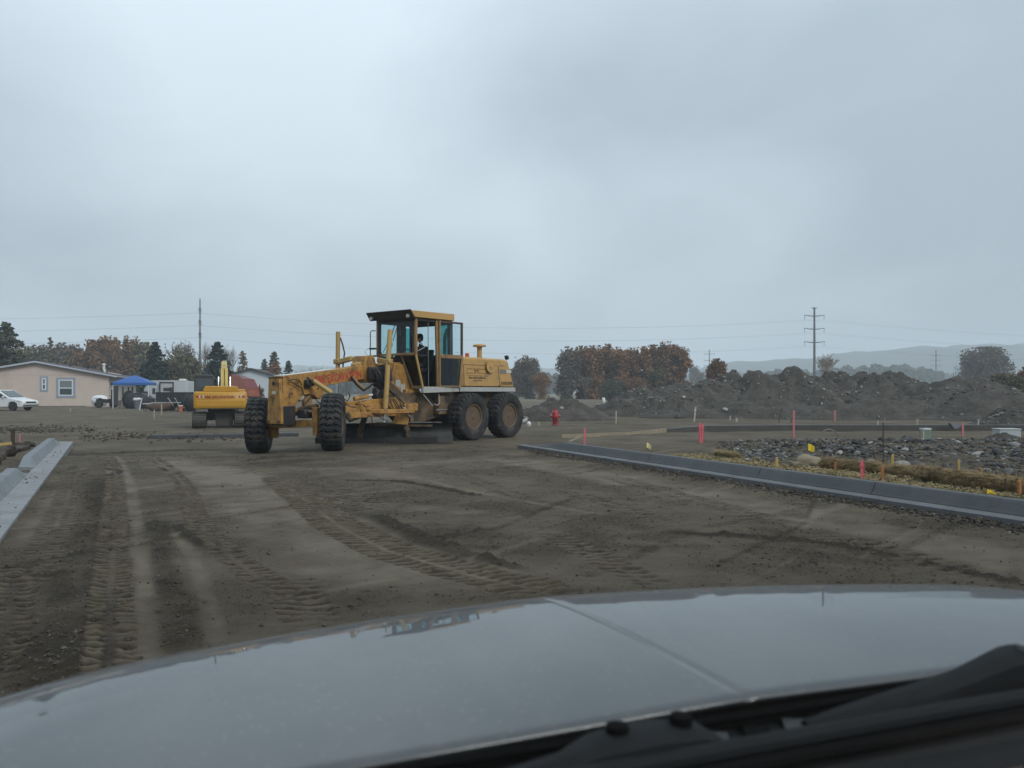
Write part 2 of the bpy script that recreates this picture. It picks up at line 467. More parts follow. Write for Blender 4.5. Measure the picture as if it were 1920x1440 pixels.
def ground_arrays(x, y):
    z = base_height(x, y)
    near = 1 - sstep(30, 70, np.abs(y))
    pack_shade = 0.46 + 0.30 * fbm(x, y, 0.9, 4, 11) + 0.12 * fbm(x, y, 4.5, 3, 12)  # packed-ness of the soil; the shade between tyre lugs is painted into it below
    # which side of the kerbs
    _, oR = line_coord(CR_A, CR_B, x, y); _, oL = line_coord(CL_A, CL_B, x, y)
    road = (oR < 0.3) & (oL > -0.3)
    for path, hw, dc, dh in BANDS + STREAKS:
        P = path_xy(path); sel, arc, off, L = path_dist(x, y, P, hw * 1.8)
        wob = hw * (1 + 0.55 * fbm(x[sel], y[sel], 2.2, 4, 31))
        w = 1 - sstep(0.45, 1.5, np.abs(off) / wob)
        w *= np.clip(0.55 + 0.9 * fbm(x[sel], y[sel], 3.5, 4, 32) + 0.25, 0, 1.15)
        pack_shade[sel] += dc * w; z[sel] += dh * w
    for path, hw, hh in RIDGES:
        P = path_xy(path); sel, arc, off, L = path_dist(x, y, P, hw * 2.0)
        wob = hw * (1 + 0.5 * fbm(x[sel], y[sel], 2.0, 3, 41))
        w = np.clip(1 - np.abs(off) / wob, 0, 1) ** 1.3 * np.clip(np.minimum(arc, L - arc) / 0.25 + 0.15, 0, 1)
        z[sel] += hh * w * (0.75 + 0.5 * fbm(x[sel], y[sel], 5.0, 3, 42)); pack_shade[sel] -= 0.55 * np.minimum(w * 2, 1)
    # pebbles, clods and crumbs as relief
    rough = np.clip(1.05 - pack_shade, 0.30, 1.0)
    z += near * rough * (0.018 * fbm(x, y, 6.0, 3, 21) + 0.022 * np.maximum(fbm(x, y, 14.0, 2, 22), 0) * 1.6)
    z += near * 0.012 * fbm(x, y, 1.2, 3, 23)
    z += near * np.where(road, 0, 1) * (0.05 * fbm(x, y, 1.6, 4, 24))
    for path, lo, lhw, dep, pitch, st in TRACKS:
        P = path_xy(path); sel, arc, off, L = path_dist(x, y, P, lo + lhw * 1.8)
        fade = np.clip(np.minimum(arc, L - arc) / 0.6, 0, 1) * st * (0.70 + 0.5 * np.clip(fbm(x[sel], y[sel], 1.0, 3, 51) + 0.6, 0, 1))
        lane = np.abs(np.abs(off) - lo) / lhw
        inl = 1 - sstep(0.75, 1.1, lane)
        ph = (arc + 0.30 * (np.abs(off) - lo) * np.sign(off) + 0.02 * fbm(x[sel], y[sel], 3.0, 2, 52)) / pitch
        ph = ph + 0.5 * (off > 0) + 0.10 * fbm(x[sel], y[sel], 9.0, 3, 53)
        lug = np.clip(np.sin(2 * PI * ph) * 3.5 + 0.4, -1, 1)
        z[sel] += fade * inl * (-0.012 + dep * 1.05 * lug * np.clip(0.85 + 0.6 * fbm(x[sel], y[sel], 4.0, 3, 54), 0.25, 1.3) + 0.010 * fbm(x[sel], y[sel], 13.0, 2, 55))
        edge = np.exp(-((np.abs(off) - lo - lhw * 1.15) / 0.03) ** 2); z[sel] += fade * 0.010 * edge
        pack_shade[sel] += fade * inl * 1.0 * (0.24 + 0.40 * lug + 0.25 * fbm(x[sel], y[sel], 5.0, 3, 56) - pack_shade[sel])  # shade put into the colour: troughs between lugs darker, ridges lighter
    straw = np.zeros_like(x)
    t, o = line_coord(CR_A, CR_B, x, y)
    straw = sstep(0.55, 0.75, o) * (1 - sstep(1.3, 2.1, o + 0.5 * fbm(x, y, 1.1, 3, 61))) * (1 - sstep(6.5, 8.5, t)) * (0.6 + 0.4 * fbm(x, y, 3, 3, 62))
    grass = sstep(95, 170, y + 25 * fbm(x, y, 0.03, 3, 63))
    return z, np.clip(pack_shade, 0, 1), np.clip(straw, 0, 1), grass

def growing(a, d0, g, end):
    out = []; d = d0
    while abs(a) < abs(end): a = a + d; d *= g; out.append(a)
    return out
RA = math.radians(24.5)
r_fine = list(np.arange(2.6, 8.0, 0.022)) + list(np.arange(8.0, 12.0, 0.030))
r_mid = growing(12.0, 0.032, 1.02, 60.0); r_far = growing(r_mid[-1], 1.0, 1.065, 4800.0)
r_neg = []; v, d = 2.6, 0.05
while v > -600: v -= d; d *= 1.16; r_neg.append(v)
R_AX = np.array(r_neg[::-1] + r_fine + r_mid + r_far)
s_fine = list(np.arange(-3.6, 7.6, 0.032))
s_r = growing(7.6, 0.034, 1.03, 70.0); s_r += growing(s_r[-1], 2.2, 1.12, 4500.0)
s_l = []; v, d = -3.6, 0.034
while v > -70: v -= d; d *= 1.03; s_l.append(v)
d = 2.2
while v > -4500: v -= d; d *= 1.12; s_l.append(v)
S_AX = np.array(s_l[::-1] + s_fine + s_r)
gr, gs = np.meshgrid(R_AX, S_AX, indexing='ij')
GX = (-math.sin(RA) * gr + math.cos(RA) * gs).ravel(); GY = (math.cos(RA) * gr + math.sin(RA) * gs).ravel()
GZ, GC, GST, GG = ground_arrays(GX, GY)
nr, ns = len(R_AX), len(S_AX)
ii = np.arange(nr * ns).reshape(nr, ns)
GF = np.stack([ii[:-1, :-1], ii[:-1, 1:], ii[1:, 1:], ii[1:, :-1]], -1).reshape(-1, 4)[:, ::-1]

def dirt_material():
    m, nt, b = mat_base("dirt")
    ac = nd(nt, 'ShaderNodeAttribute', attribute_name='compact_shade'); ast = nd(nt, 'ShaderNodeAttribute', attribute_name='straw'); ag = nd(nt, 'ShaderNodeAttribute', attribute_name='grassy')
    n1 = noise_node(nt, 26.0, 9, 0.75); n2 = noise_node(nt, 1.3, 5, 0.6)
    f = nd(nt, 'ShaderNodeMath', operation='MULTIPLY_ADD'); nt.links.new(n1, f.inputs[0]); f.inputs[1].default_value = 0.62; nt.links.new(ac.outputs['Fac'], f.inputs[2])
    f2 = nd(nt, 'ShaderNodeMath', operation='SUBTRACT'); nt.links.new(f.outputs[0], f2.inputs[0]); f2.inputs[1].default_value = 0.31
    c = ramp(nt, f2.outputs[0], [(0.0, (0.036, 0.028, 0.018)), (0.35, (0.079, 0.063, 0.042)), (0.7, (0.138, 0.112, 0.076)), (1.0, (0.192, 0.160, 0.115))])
    warm = mixc(nt, ramp(nt, n2, [(0.45, 0.0), (0.75, 0.35)]), c, (0.115, 0.083, 0.045))
    # little stones
    tc = nd(nt, 'ShaderNodeTexCoord'); vo = nd(nt, 'ShaderNodeTexVoronoi'); vo.inputs['Scale'].default_value = 38.0
    nt.links.new(tc.outputs['Object'], vo.inputs['Vector'])
    sep = nd(nt, 'ShaderNodeSeparateColor'); nt.links.new(vo.outputs['Color'], sep.inputs[0])
    st = ramp(nt, sep.outputs[0], [(0.90, 0.0), (0.93, 0.55)])
    dd = ramp(nt, vo.outputs['Distance'], [(0.25, 1.0), (0.4, 0.0)])
    mm = nd(nt, 'ShaderNodeMath', operation='MULTIPLY'); nt.links.new(st, mm.inputs[0]); nt.links.new(dd, mm.inputs[1])
    c2 = mixc(nt, mm.outputs[0], warm, (0.16, 0.155, 0.145))
    ns_ = noise_node(nt, 60.0, 4, 0.7, stretch=(1, 0.25, 1))
    sc = ramp(nt, ns_, [(0.3, (0.13, 0.10, 0.045)), (0.7, (0.38, 0.32, 0.17))])
    c3 = mixc(nt, ast.outputs['Fac'], c2, sc)
    ng = noise_node(nt, 0.12, 6, 0.65)
    gc = ramp(nt, ng, [(0.3, (0.10, 0.085, 0.055)), (0.55, (0.17, 0.15, 0.10)), (0.75, (0.24, 0.21, 0.14))])
    c4 = mixc(nt, ag.outputs['Fac'], c3, gc)
    nt.links.new(c4, b.inputs['Base Color'])
    rr = ramp(nt, ac.outputs['Fac'], [(0.0, 0.95), (1.0, 0.72)]); nt.links.new(rr, b.inputs['Roughness'])
    b.inputs['Specular IOR Level'].default_value = 0.3
    bh = nd(nt, 'ShaderNodeMath', operation='ADD'); nb = noise_node(nt, 42.0, 8, 0.78); nt.links.new(nb, bh.inputs[0]); nt.links.new(mm.outputs[0], bh.inputs[1])
    bump(nt, bh.outputs[0], 1.0, 0.05, b)
    return m
DIRT = dirt_material()
ground = np_mesh('ground', np.stack([GX, GY, GZ], -1), GF, DIRT, attrs={'compact_shade': GC, 'straw': GST, 'grassy': GG})
tag(ground, kind='structure')
def GH(x, y):
    return float(base_height(np.array([x]), np.array([y]))[0])

# loose crumbs and clods on the road: nobody could count them
def rock_shape(seed, sub=1, squash=0.7, rough=0.28):
    bm = bmesh.new(); bmesh.ops.create_icosphere(bm, subdivisions=sub, radius=1.0)
    o = Vector((seed * 3.1, seed * 1.7, seed * 0.9))
    for v in bm.verts:
        d = v.co.normalized()
        k = 1 + rough * mnoise.noise(d * 1.3 + o) * 2 + rough * 0.5 * mnoise.noise(d * 3.1 + o)
        v.co = Vector((d.x * k, d.y * k * 0.85, d.z * k * squash))
    bm.verts.ensure_lookup_table(); bm.faces.ensure_lookup_table()
    V = np.array([v.co[:] for v in bm.verts]); F = np.array([[v.index for v in f.verts] for f in bm.faces]); bm.free()
    return V, F
ROCKS1 = [rock_shape(k + 1, 1, 0.62 + 0.05 * (k % 4), 0.26) for k in range(8)]
OCTA = (np.array([[1, 0, 0], [-1, 0, 0], [0, 1, 0], [0, -1, 0], [0, 0, .8], [0, 0, -.5]], float), np.array([[0, 2, 4], [2, 1, 4], [1, 3, 4], [3, 0, 4], [2, 0, 5], [1, 2, 5], [3, 1, 5], [0, 3, 5]]))
def scatter(name, pts, sizes, shapes, mat, parent=None, seed=3, zsink=0.25, smooth=False, squash=1.0):
    """many small solids joined into one mesh (kind = stuff)"""
    g = np.random.default_rng(seed); Vs, Fs, n0 = [], [], 0
    tint = []
    for k, shp in enumerate(shapes):
        idx = np.arange(k, len(pts), len(shapes))
        if not len(idx): continue
        V, F = shp; a = g.uniform(0, 2 * PI, len(idx)); sx = sizes[idx]
        asp = g.uniform(0.65, 1.3, (len(idx), 3)); asp[:, 2] *= squash
        L = V[None] * asp[:, None, :] * sx[:, None, None]
        tl = g.uniform(-0.5, 0.5, len(idx))[:, None]
        y2 = L[..., 1] * np.cos(tl) - L[..., 2] * np.sin(tl); z2 = L[..., 1] * np.sin(tl) + L[..., 2] * np.cos(tl)
        ca, sa = np.cos(a)[:, None], np.sin(a)[:, None]
        W = np.stack([L[..., 0] * ca - y2 * sa, L[..., 0] * sa + y2 * ca, z2], -1)
        W += pts[idx][:, None, :]; W[..., 2] += (sx * (0.5 - zsink))[:, None]
        Vs.append(W.reshape(-1, 3)); Fs.append((F[None] + (np.arange(len(idx)) * len(V))[:, None, None]).reshape(-1, 3) + n0); n0 += len(idx) * len(V)
        tint.append(np.repeat(g.uniform(0, 1, len(idx)), len(V)))
    return np_mesh(name, np.concatenate(Vs), np.concatenate(Fs), mat, parent, smooth, {'tint': np.concatenate(tint)})
def stone_material(name, stops, rough=0.85, grain=14.0):
    m, nt, b = mat_base(name)
    at_ = nd(nt, 'ShaderNodeAttribute', attribute_name='tint'); oi = nd(nt, 'ShaderNodeObjectInfo')
    n = noise_node(nt, grain, 6, 0.65)
    s = nd(nt, 'ShaderNodeMath', operation='ADD'); nt.links.new(at_.outputs['Fac'], s.inputs[0]); nt.links.new(oi.outputs['Random'], s.inputs[1])
    fr = nd(nt, 'ShaderNodeMath', operation='FRACT'); nt.links.new(s.outputs[0], fr.inputs[0])
    s2 = nd(nt, 'ShaderNodeMath', operation='MULTIPLY_ADD'); nt.links.new(n, s2.inputs[0]); s2.inputs[1].default_value = 0.5; nt.links.new(fr.outputs[0], s2.inputs[2])
    s3 = nd(nt, 'ShaderNodeMath', operation='SUBTRACT'); nt.links.new(s2.outputs[0], s3.inputs[0]); s3.inputs[1].default_value = 0.25
    nt.links.new(ramp(nt, s3.outputs[0], stops), b.inputs['Base Color'])
    b.inputs['Roughness'].default_value = rough; b.inputs['Specular IOR Level'].default_value = 0.35
    bump(nt, noise_node(nt, grain * 2.5, 5, 0.6), 0.4, 0.02, b)
    MATS[name] = m
    return m
CLOD = stone_material("clod", [(0.0, (0.028, 0.023, 0.017)), (0.7, (0.052, 0.042, 0.032)), (0.97, (0.075, 0.063, 0.049)), (1.0, (0.13, 0.12, 0.105))])
STONE = stone_material("field_stone", [(0.0, (0.045, 0.045, 0.046)), (0.45, (0.105, 0.105, 0.105)), (0.8, (0.18, 0.178, 0.172)), (1.0, (0.34, 0.33, 0.31))])
g = np.random.default_rng(5)
N = 130000
cr = 3.0 * (22.0 / 3.0) ** g.uniform(0, 1, N); cs = g.uniform(-2.5, 10.0, N)
cx = -math.sin(RA) * cr + math.cos(RA) * cs; cy = math.cos(RA) * cr + math.sin(RA) * cs
_, oR = line_coord(CR_A, CR_B, cx, cy); _, oL = line_coord(CL_A, CL_B, cx, cy)
cz, cc, _, _ = ground_arrays(cx, cy)
keep = (oR < -0.02) & (oL > 0.05) & (g.uniform(0, 1, N) < np.clip(0.95 - 1.7 * cc, 0.02, 1.0)) & (np.hypot(cx, cy) > 2.6)
edge = (oR > -0.45) & (oR < -0.02)
pts = np.stack([cx, cy, cz], -1)[keep][:30000]
sz = np.clip(g.lognormal(-5.0, 0.45, len(pts)), 0.003, 0.020)
tag(scatter('dirt_crumbs', pts, sz, [OCTA], CLOD, seed=9), 'loose dark crumbs of soil strewn over the graded dirt road', 'dirt', kind='stuff')
# coarser crumbs along the exposed edge below the right gutter
N = 4200
t = g.uniform(-1, 12.2, N); o = -np.abs(g.normal(0.05, 0.13, N)) - 0.02
d = (CR_B - CR_A) / np.linalg.norm(CR_B - CR_A); nn = np.array([d[1], -d[0]])
ex = CR_A[0] + d[0] * t + nn[0] * o; ey = CR_A[1] + d[1] * t + nn[1] * o
pts = np.stack([ex, ey, base_height(ex, ey) + 0.05 * np.exp(o / 0.08)], -1)
tag(scatter('gutter_crumbs', pts, np.clip(g.lognormal(-4.2, 0.45, N), 0.006, 0.035), [OCTA] + ROCKS1[:2], CLOD, seed=10), 'ridge of loose dark soil along the lip of the right concrete gutter', 'dirt', kind='stuff')

# mud dropped on the left gutter
N = 130
t = g.uniform(-1, 16, N); o = -g.uniform(0.02, 0.36, N); d = (CL_B - CL_A) / np.linalg.norm(CL_B - CL_A); nn = np.array([d[1], -d[0]])
kk = g.uniform(0, 1, N) < 0.2 + 0.9 * (fbm(t, t * 0, 0.5, 3, 7) > 0.05); t, o = t[kk], o[kk]
pts = np.stack([CL_A[0] + d[0] * t + nn[0] * o, CL_A[1] + d[1] * t + nn[1] * o, np.full(len(t), 0.058)], -1)
tag(scatter('gutter_mud', pts, np.clip(g.lognormal(-4.5, 0.5, len(t)), 0.005, 0.03), [OCTA] + ROCKS1[:2], CLOD, seed=12), 'dark crumbs of mud dropped on the pale left gutter', 'dirt', kind='stuff')
# ------------------------------------------------------------------ shared paints
RUST = (0.085, 0.040, 0.020); GRIME = (0.060, 0.045, 0.030)
M_tan = pmat("tan_paint", (0.4, 0.24, 0.078), 0.5, var=0.10, scale=1.5, dirt=(0.22, 0.145, 0.07), dirt_amt=0.25, dirt_scale=2.2, bmp=0.05)
M_yel = pmat("worn_yellow_paint", (0.335, 0.175, 0.038), 0.55, var=0.16, scale=2.5, dirt=RUST, dirt_amt=0.46, dirt_scale=4.2, bmp=0.10)
M_cabp = pmat("cab_paint", (0.235, 0.14, 0.055), 0.55, var=0.15, scale=3, dirt=RUST, dirt_amt=0.25, dirt_scale=5, bmp=0.08)
M_cyl = pmat("cylinder_paint", (0.34, 0.22, 0.068), 0.5, var=0.1, scale=3, dirt=RUST, dirt_amt=0.10, dirt_scale=6)
M_grime = pmat("grimy_frame_paint", (0.130, 0.085, 0.045), 0.75, var=0.35, scale=3, dirt=(0.022, 0.018, 0.015), dirt_amt=0.7, dirt_scale=2.5, bmp=0.2)
M_blk = pmat("black_steel", (0.016, 0.016, 0.017), 0.6, var=0.25, scale=5, dirt=(0.05, 0.042, 0.033), dirt_amt=0.2)
M_hose = pmat("hydraulic_hose", (0.010, 0.010, 0.011), 0.5, var=0.1)
M_chrome = pmat("polished_rod", (0.62, 0.63, 0.65), 0.25, metal=0.6, var=0.05)
M_wht = pmat("off_white_paint", (0.33, 0.335, 0.325), 0.5, var=0.08, dirt=(0.23, 0.20, 0.16), dirt_amt=0.25, dirt_scale=3)
M_rub = pmat("tyre_rubber", (0.017, 0.018, 0.019), 0.8, var=0.25, scale=6, dirt=(0.060, 0.053, 0.043), dirt_amt=0.40, dirt_scale=3.0, bmp=0.1, spec=0.35)
M_rim = pmat("rim_paint", (0.105, 0.065, 0.036), 0.7, var=0.25, scale=4, dirt=(0.075, 0.055, 0.038), dirt_amt=0.6, dirt_scale=4)
M_inside = pmat("cab_lining", (0.020, 0.020, 0.021), 0.85, var=0.2)
M_red = pmat("red_lettering", (0.33, 0.018, 0.014), 0.6, var=0.25, scale=12)
M_ink = pmat("dark_lettering", (0.035, 0.022, 0.012), 0.7, var=0.2)
M_orange = pmat("beacon_lens", (0.45, 0.085, 0.025), 0.25, var=0.05)
M_blade = pmat("blade_steel", (0.028, 0.028, 0.028), 0.6, var=0.3, scale=2.5, dirt=(0.020, 0.018, 0.016), dirt_amt=0.5, dirt_scale=2.0, bmp=0.1, metal=0.2)
M_edge = pmat("worn_edge_steel", (0.18, 0.175, 0.17), 0.45, metal=0.3, var=0.2, scale=6, dirt=(0.08, 0.07, 0.055), dirt_amt=0.4)
G_clear = glass_mat("clear_cab_glass", (0.86, 0.94, 0.95), 0.5)
G_teal = glass_mat("teal_tinted_glass", (0.30, 0.66, 0.66), 0.5)
G_low = glass_mat("dusty_low_glass", (0.30, 0.32, 0.24), 0.6)

# ------------------------------------------------------------------ curbs (large structure of the street)
def concrete(name, base, dark):
    m, nt, b = mat_base(name)
    n = noise_node(nt, 2.2, 7, 0.62); n2 = noise_node(nt, 26, 5, 0.6)
    c = ramp(nt, n, [(0.3, dark), (0.7, base)])
    c = mixc(nt, ramp(nt, n2, [(0.5, 0.0), (0.8, 0.35)]), c, tuple(0.6 * x for x in dark))
    n3 = noise_node(nt, 1.7, 8, 0.7, dist=0.6)
    c = mixc(nt, ramp(nt, n3, [(0.54, 0.0), (0.70, 0.75)]), c, (0.075, 0.062, 0.048))
    nt.links.new(c, b.inputs['Base Color']); b.inputs['Roughness'].default_value = 0.7
    bump(nt, n2, 0.25, 0.01, b)
    MATS[name] = m
    return m
M_conc = concrete("fresh_concrete", (0.165, 0.182, 0.198), (0.120, 0.135, 0.148))
M_conc2 = concrete("damp_concrete", (0.076, 0.082, 0.087), (0.050, 0.055, 0.059))
M_pan = concrete("pale_gutter", (0.215, 0.222, 0.228), (0.15, 0.156, 0.162))
M_pan2 = concrete("dull_gutter", (0.125, 0.133, 0.138), (0.080, 0.086, 0.090))
def curb_piece(name, A, B, t0, t1, zl, side, mat, parent, taper0=1.0, taper1=1.0, panw=0.42, h=0.155, part='pan'):
    """one cast section between two joints; side = +1 when the curb stands to the right of the line"""
    d = (B - A) / np.linalg.norm(B - A); n = np.array([d[1], -d[0]]) * side
    m = MB(); rings = []
    for k in range(7):
        t = t0 + (t1 - t0) * k / 6; f = taper0 + (taper1 - taper0) * k / 6
        hh = 0.012 + h * f
        if part == 'pan': prof = [(0.0, zl - 0.16), (0.0, zl - 0.008), (0.012, zl), (panw + 0.01, zl + 0.012), (panw + 0.01, zl - 0.16)]
        else: prof = [(panw, zl - 0.12), (panw, zl + 0.020), (panw + 0.035, zl + 0.045 * f + 0.014), (panw + 0.075, zl + hh - 0.03 * f), (panw + 0.105, zl + hh), (panw + 0.24, zl + hh), (panw + 0.25, zl + hh - 0.01), (panw + 0.25, zl - 0.12)]
        rings.append([(A[0] + d[0] * t + n[0] * o, A[1] + d[1] * t + n[1] * o, z) for o, z in prof])
    m.loft(rings)
    return m.build(name, mat, parent, smooth=30)
RC = empty('concrete_curb', (0, 0, 0), 0, 'long grey concrete curb and gutter along the right edge of the dirt road', 'curb')
LR = np.linalg.norm(CR_B - CR_A)
joints = [-4.2, -1.0, 2.15, 4.35, 7.45, 10.2, LR]
for i in range(len(joints) - 1):
    a, b_ = joints[i] + 0.006, joints[i + 1] - 0.006
    last = i == len(joints) - 2
    curb_piece('gutter_pan', CR_A, CR_B, a, b_ + (0.9 if last else 0), 0.095, 1, M_pan2, RC, panw=0.17)
    if last:
        curb_piece('curb_section', CR_A, CR_B, a, b_ - 1.1, 0.095, 1, M_conc2, RC, part='curb', panw=0.17)
        curb_piece('curb_section', CR_A, CR_B, b_ - 1.1, b_ + 0.5, 0.095, 1, M_conc2, RC, 1.0, 0.02, part='curb', panw=0.17)
    else: curb_piece('curb_section', CR_A, CR_B, a, b_, 0.095, 1, M_conc2, RC, part='curb', panw=0.17)
LC = empty('concrete_curb', (0, 0, 0), 0, 'pale concrete gutter with a gap in its curb along the left edge of the road', 'curb')
LL = np.linalg.norm(CL_B - CL_A)
jl = [-4.0, -0.6, 2.6, 5.7, 8.9, 12.0, LL]
for i in range(len(jl) - 1): curb_piece('gutter_pan', CL_A, CL_B, jl[i] + 0.006, jl[i + 1] - 0.006, 0.05, -1, M_pan, LC, panw=0.31)
for a, b_, f0, f1 in ((-4.0, -0.61, 1, 1), (-0.60, 3.0, 1, 1), (3.01, 6.2, 1, 1), (6.21, 6.9, 1.0, 0.05), (8.0, 9.0, 0.15, 1.0), (9.01, 12.6, 1, 1), (12.61, 15.6, 1, 1), (15.61, 16.6, 1, 0.2)):
    curb_piece('curb_section', CL_A, CL_B, a, b_, 0.05, -1, M_conc, LC, f0, f1, part='curb', panw=0.31)
# low dark curb of the cross street, far left
cc = MB(); pl_ = [at(280, 822, 27.2), at(370, 819.5, 27.6), at(470, 815, 28.2), at(560, 812, 28.8)]
for i in range(3):
    p, q = pl_[i].copy(), pl_[i + 1].copy(); p.z = q.z = -0.12
    d = (q - p).normalized()
    cs_m = MB(); cs_m.beam(p + d * 0.01, q - d * 0.01, 0.35, 0.22)
    if i == 0: XC = empty('concrete_curb', (0, 0, 0), 0, 'low dark curb of the cross street beyond the left end of the road', 'curb')
    cs_m.build('curb_section', pmat('dark_damp_concrete', (0.045, 0.05, 0.055), 0.8, var=0.3), XC, bevel=0.02)

# ------------------------------------------------------------------ buildings on the left
M_peach = pmat("peach_siding", (0.45, 0.375, 0.325), 0.75, var=0.06, scale=1.0, dirt=(0.40, 0.31, 0.265), dirt_amt=0.2, dirt_scale=0.6)
M_trimb = pmat("blue_grey_trim", (0.21, 0.26, 0.32), 0.6, var=0.06)
M_fascia = pmat("pale_fascia", (0.34, 0.38, 0.44), 0.6, var=0.05)
M_shing = pmat("brown_shingles", (0.060, 0.048, 0.045), 0.9, var=0.3, scale=5, bmp=0.4, bscale=12)
M_white = pmat("white_paint", (0.56, 0.57, 0.58), 0.45, var=0.04)
M_win = dark_glass("house_window_glass", (0.030, 0.050, 0.052))
hC = at(204, 762, 83); e1 = Vector((0.955, 0.30, 0)).normalized(); e2 = Vector((-e1.y, e1.x, 0))
HS = empty('house', (hC.x, hC.y, -0.03), math.atan2(e1.y, e1.x), 'single storey peach house with brown roof and two windows in its gable', 'house')
# own axes: x right along the gable wall (the corner nearest the tent at 0), y back, z up
def hu(px):
    k = (px - CXP) / FPX
    return (k * hC.y - hC.x) / (e1.x - k * e1.y)
def hz(px, py):
    u = hu(px); return CAMH + 0.03 - (py - HOR) * (hC.y + u * e1.y) / FPX
HW, HL = 6.67, 19.0
pk = 4.50; ev = 3.20
MB().prism([(0, 0), (-2 * HW, 0), (-2 * HW, ev), (-HW, pk), (0, ev)], 'y', 0.0, HL).build('wall', M_peach, HS)
sl = (pk - ev) / HW; ov = 0.85
rf = MB()
rf.prism([(ov, ev - sl * ov + 0.02), (-HW, pk + 0.02), (-2 * HW - ov, ev - sl * ov + 0.02), (-2 * HW - ov, ev - sl * ov + 0.16), (-HW, pk + 0.16), (ov, ev - sl * ov + 0.16)], 'y', -0.45, HL + 0.4)
rf = rf.build('roof', M_shing, HS)
MB().prism([(ov, ev - sl * ov - 0.05), (-HW, pk - 0.05), (-2 * HW - ov, ev - sl * ov - 0.05), (-2 * HW - ov, ev - sl * ov + 0.12), (-HW, pk + 0.12), (ov, ev - sl * ov + 0.12)], 'y', -0.50, -0.455).build('fascia', M_fascia, rf)
MB().bb(ov - 0.02, ov + 0.03, -0.5, HL + 0.4, ev - sl * ov + 0.0, ev - sl * ov + 0.13).build('eave_board', M_fascia, rf)
def rz_(x): return pk + 0.16 - abs(x + HW) * sl
for (x, y_, h_, r_) in ((-4.6, 5, 0.28, 0.09), (-3.6, 9, 0.25, 0.10), (-5.4, 3, 0.22, 0.07), (-2.4, 12, 0.30, 0.12), (-1.6, 6, 0.2, 0.1)):
    MB().lathe([(r_, -0.1), (r_, h_ * 0.8), (r_ * 1.5, h_ * 0.82), (r_ * 1.2, h_)], (x, y_, rz_(x)), 'z', 10).build('roof_vent', M_white if r_ > 0.1 else M_blk, rf)
MB().lathe([(0.13, -0.3), (0.13, 0.75), (0.2, 0.78), (0.2, 0.9), (0.05, 0.98)], (-1.9, 8.5, rz_(-1.9)), 'z', 12).build('chimney', M_white, rf)
MB().box((-0.9, 9.5, rz_(-0.9) + 0.05), (1.4, 0.9, 0.06), Euler((0, math.atan(sl), 0)).to_matrix()).build('skylight', M_white, rf)
def window(u0, u1, z0, z1, trim, rows=2):
    w = MB(); f = 0.10
    w.bb(u0 - trim, u1 + trim, -0.035, 0.02, z0 - trim, z1 + trim)
    wo = w.build('window', M_trimb, HS)
    fr_ = MB()
    fr_.bb(u0, u1, -0.06, -0.03, z0, z0 + f); fr_.bb(u0, u1, -0.06, -0.03, z1 - f, z1); fr_.bb(u0, u0 + f, -0.06, -0.03, z0 + f, z1 - f); fr_.bb(u1 - f, u1, -0.06, -0.03, z0 + f, z1 - f)
    zm = z0 + (z1 - z0) * 0.48; fr_.bb(u0 + f, u1 - f, -0.06, -0.03, zm - 0.05, zm + 0.05)
    fr_.build('frame', M_white, wo)
    MB().bb(u0 + f, u1 - f, -0.045, -0.034, z0 + f, zm - 0.05).build('pane', M_win, wo)
    MB().bb(u0 + f, u1 - f, -0.045, -0.034, zm + 0.05, z1 - f).build('pane', dark_glass("curtained_glass", (0.13, 0.15, 0.16)), wo)
    return wo
window(hu(110), hu(137), hz(123, 742), hz(123, 712), 0.22)
window(hu(78.5), hu(86.5), hz(82, 731), hz(82, 709), 0.18)
MB().bb(-2 * HW + 0.02, -0.02, -0.012, 0.02, ev - 0.03, ev + 0.01).build('siding_joint', pmat("siding_joint_board", (0.38, 0.29, 0.245), 0.8), HS)  # thin board in a darker peach along the siding joint
for y0, y1, z0, z1 in ((1.0, 2.0, 0.5, 1.75), (1.0, 2.0, 2.15, 2.5), (8, 9.2, 0.9, 2.1), (12, 13, 0.1, 2.1), (15, 16.4, 0.9, 2.1)):
    wo = MB().bb(-0.02, 0.03, y0 - 0.12, y1 + 0.12, z0 - 0.12, z1 + 0.12).build('window', M_white, HS)
    MB().bb(0.028, 0.045, y0, y1, z0, z1).build('pane', M_win, wo)
MB().bb(-2 * HW, 0.0, -0.03, 0.03, -0.25, 0.06).build('skirting', pmat("dark_skirting", (0.06, 0.05, 0.045), 0.8), HS)
# porch deck on the right side
dk = MB(); dk.bb(0.05, 2.6, 3.5, 9.5, 0.0, 0.55); dk = dk.build('deck', pmat("weathered_deck", (0.10, 0.085, 0.07), 0.85), HS)
for k in range(9): MB().bb(2.5, 2.58, 3.6 + 0.7 * k, 3.68 + 0.7 * k, 0.55, 1.5).build('baluster', M_blk, dk)
MB().bb(2.48, 2.60, 3.5, 9.5, 1.45, 1.55).build('rail', M_blk, dk)

# white neighbour behind
h2 = at(470, 740, 118)
H2 = empty('house', (h2.x, h2.y, 0.0), math.radians(8), 'pale grey gabled house half hidden behind the excavator and grader', 'house')
M_pale = pmat("pale_siding", (0.45, 0.5, 0.53), 0.7, var=0.04)
MB().prism([(-5.0, 0), (5.0, 0), (5.0, 3.35), (0, 4.80), (-5.0, 3.35)], 'y', 0, 12).build('wall', M_pale, H2)
MB().prism([(5.5, 3.22), (0, 4.82), (-5.5, 3.22), (-5.5, 3.40), (0, 5.0), (5.5, 3.40)], 'y', -0.5, 12.4).build('roof', M_shing, H2)
MB().bb(3.0, 4.4, -0.03, 0.02, 1.0, 2.1).build('window', M_win, H2)

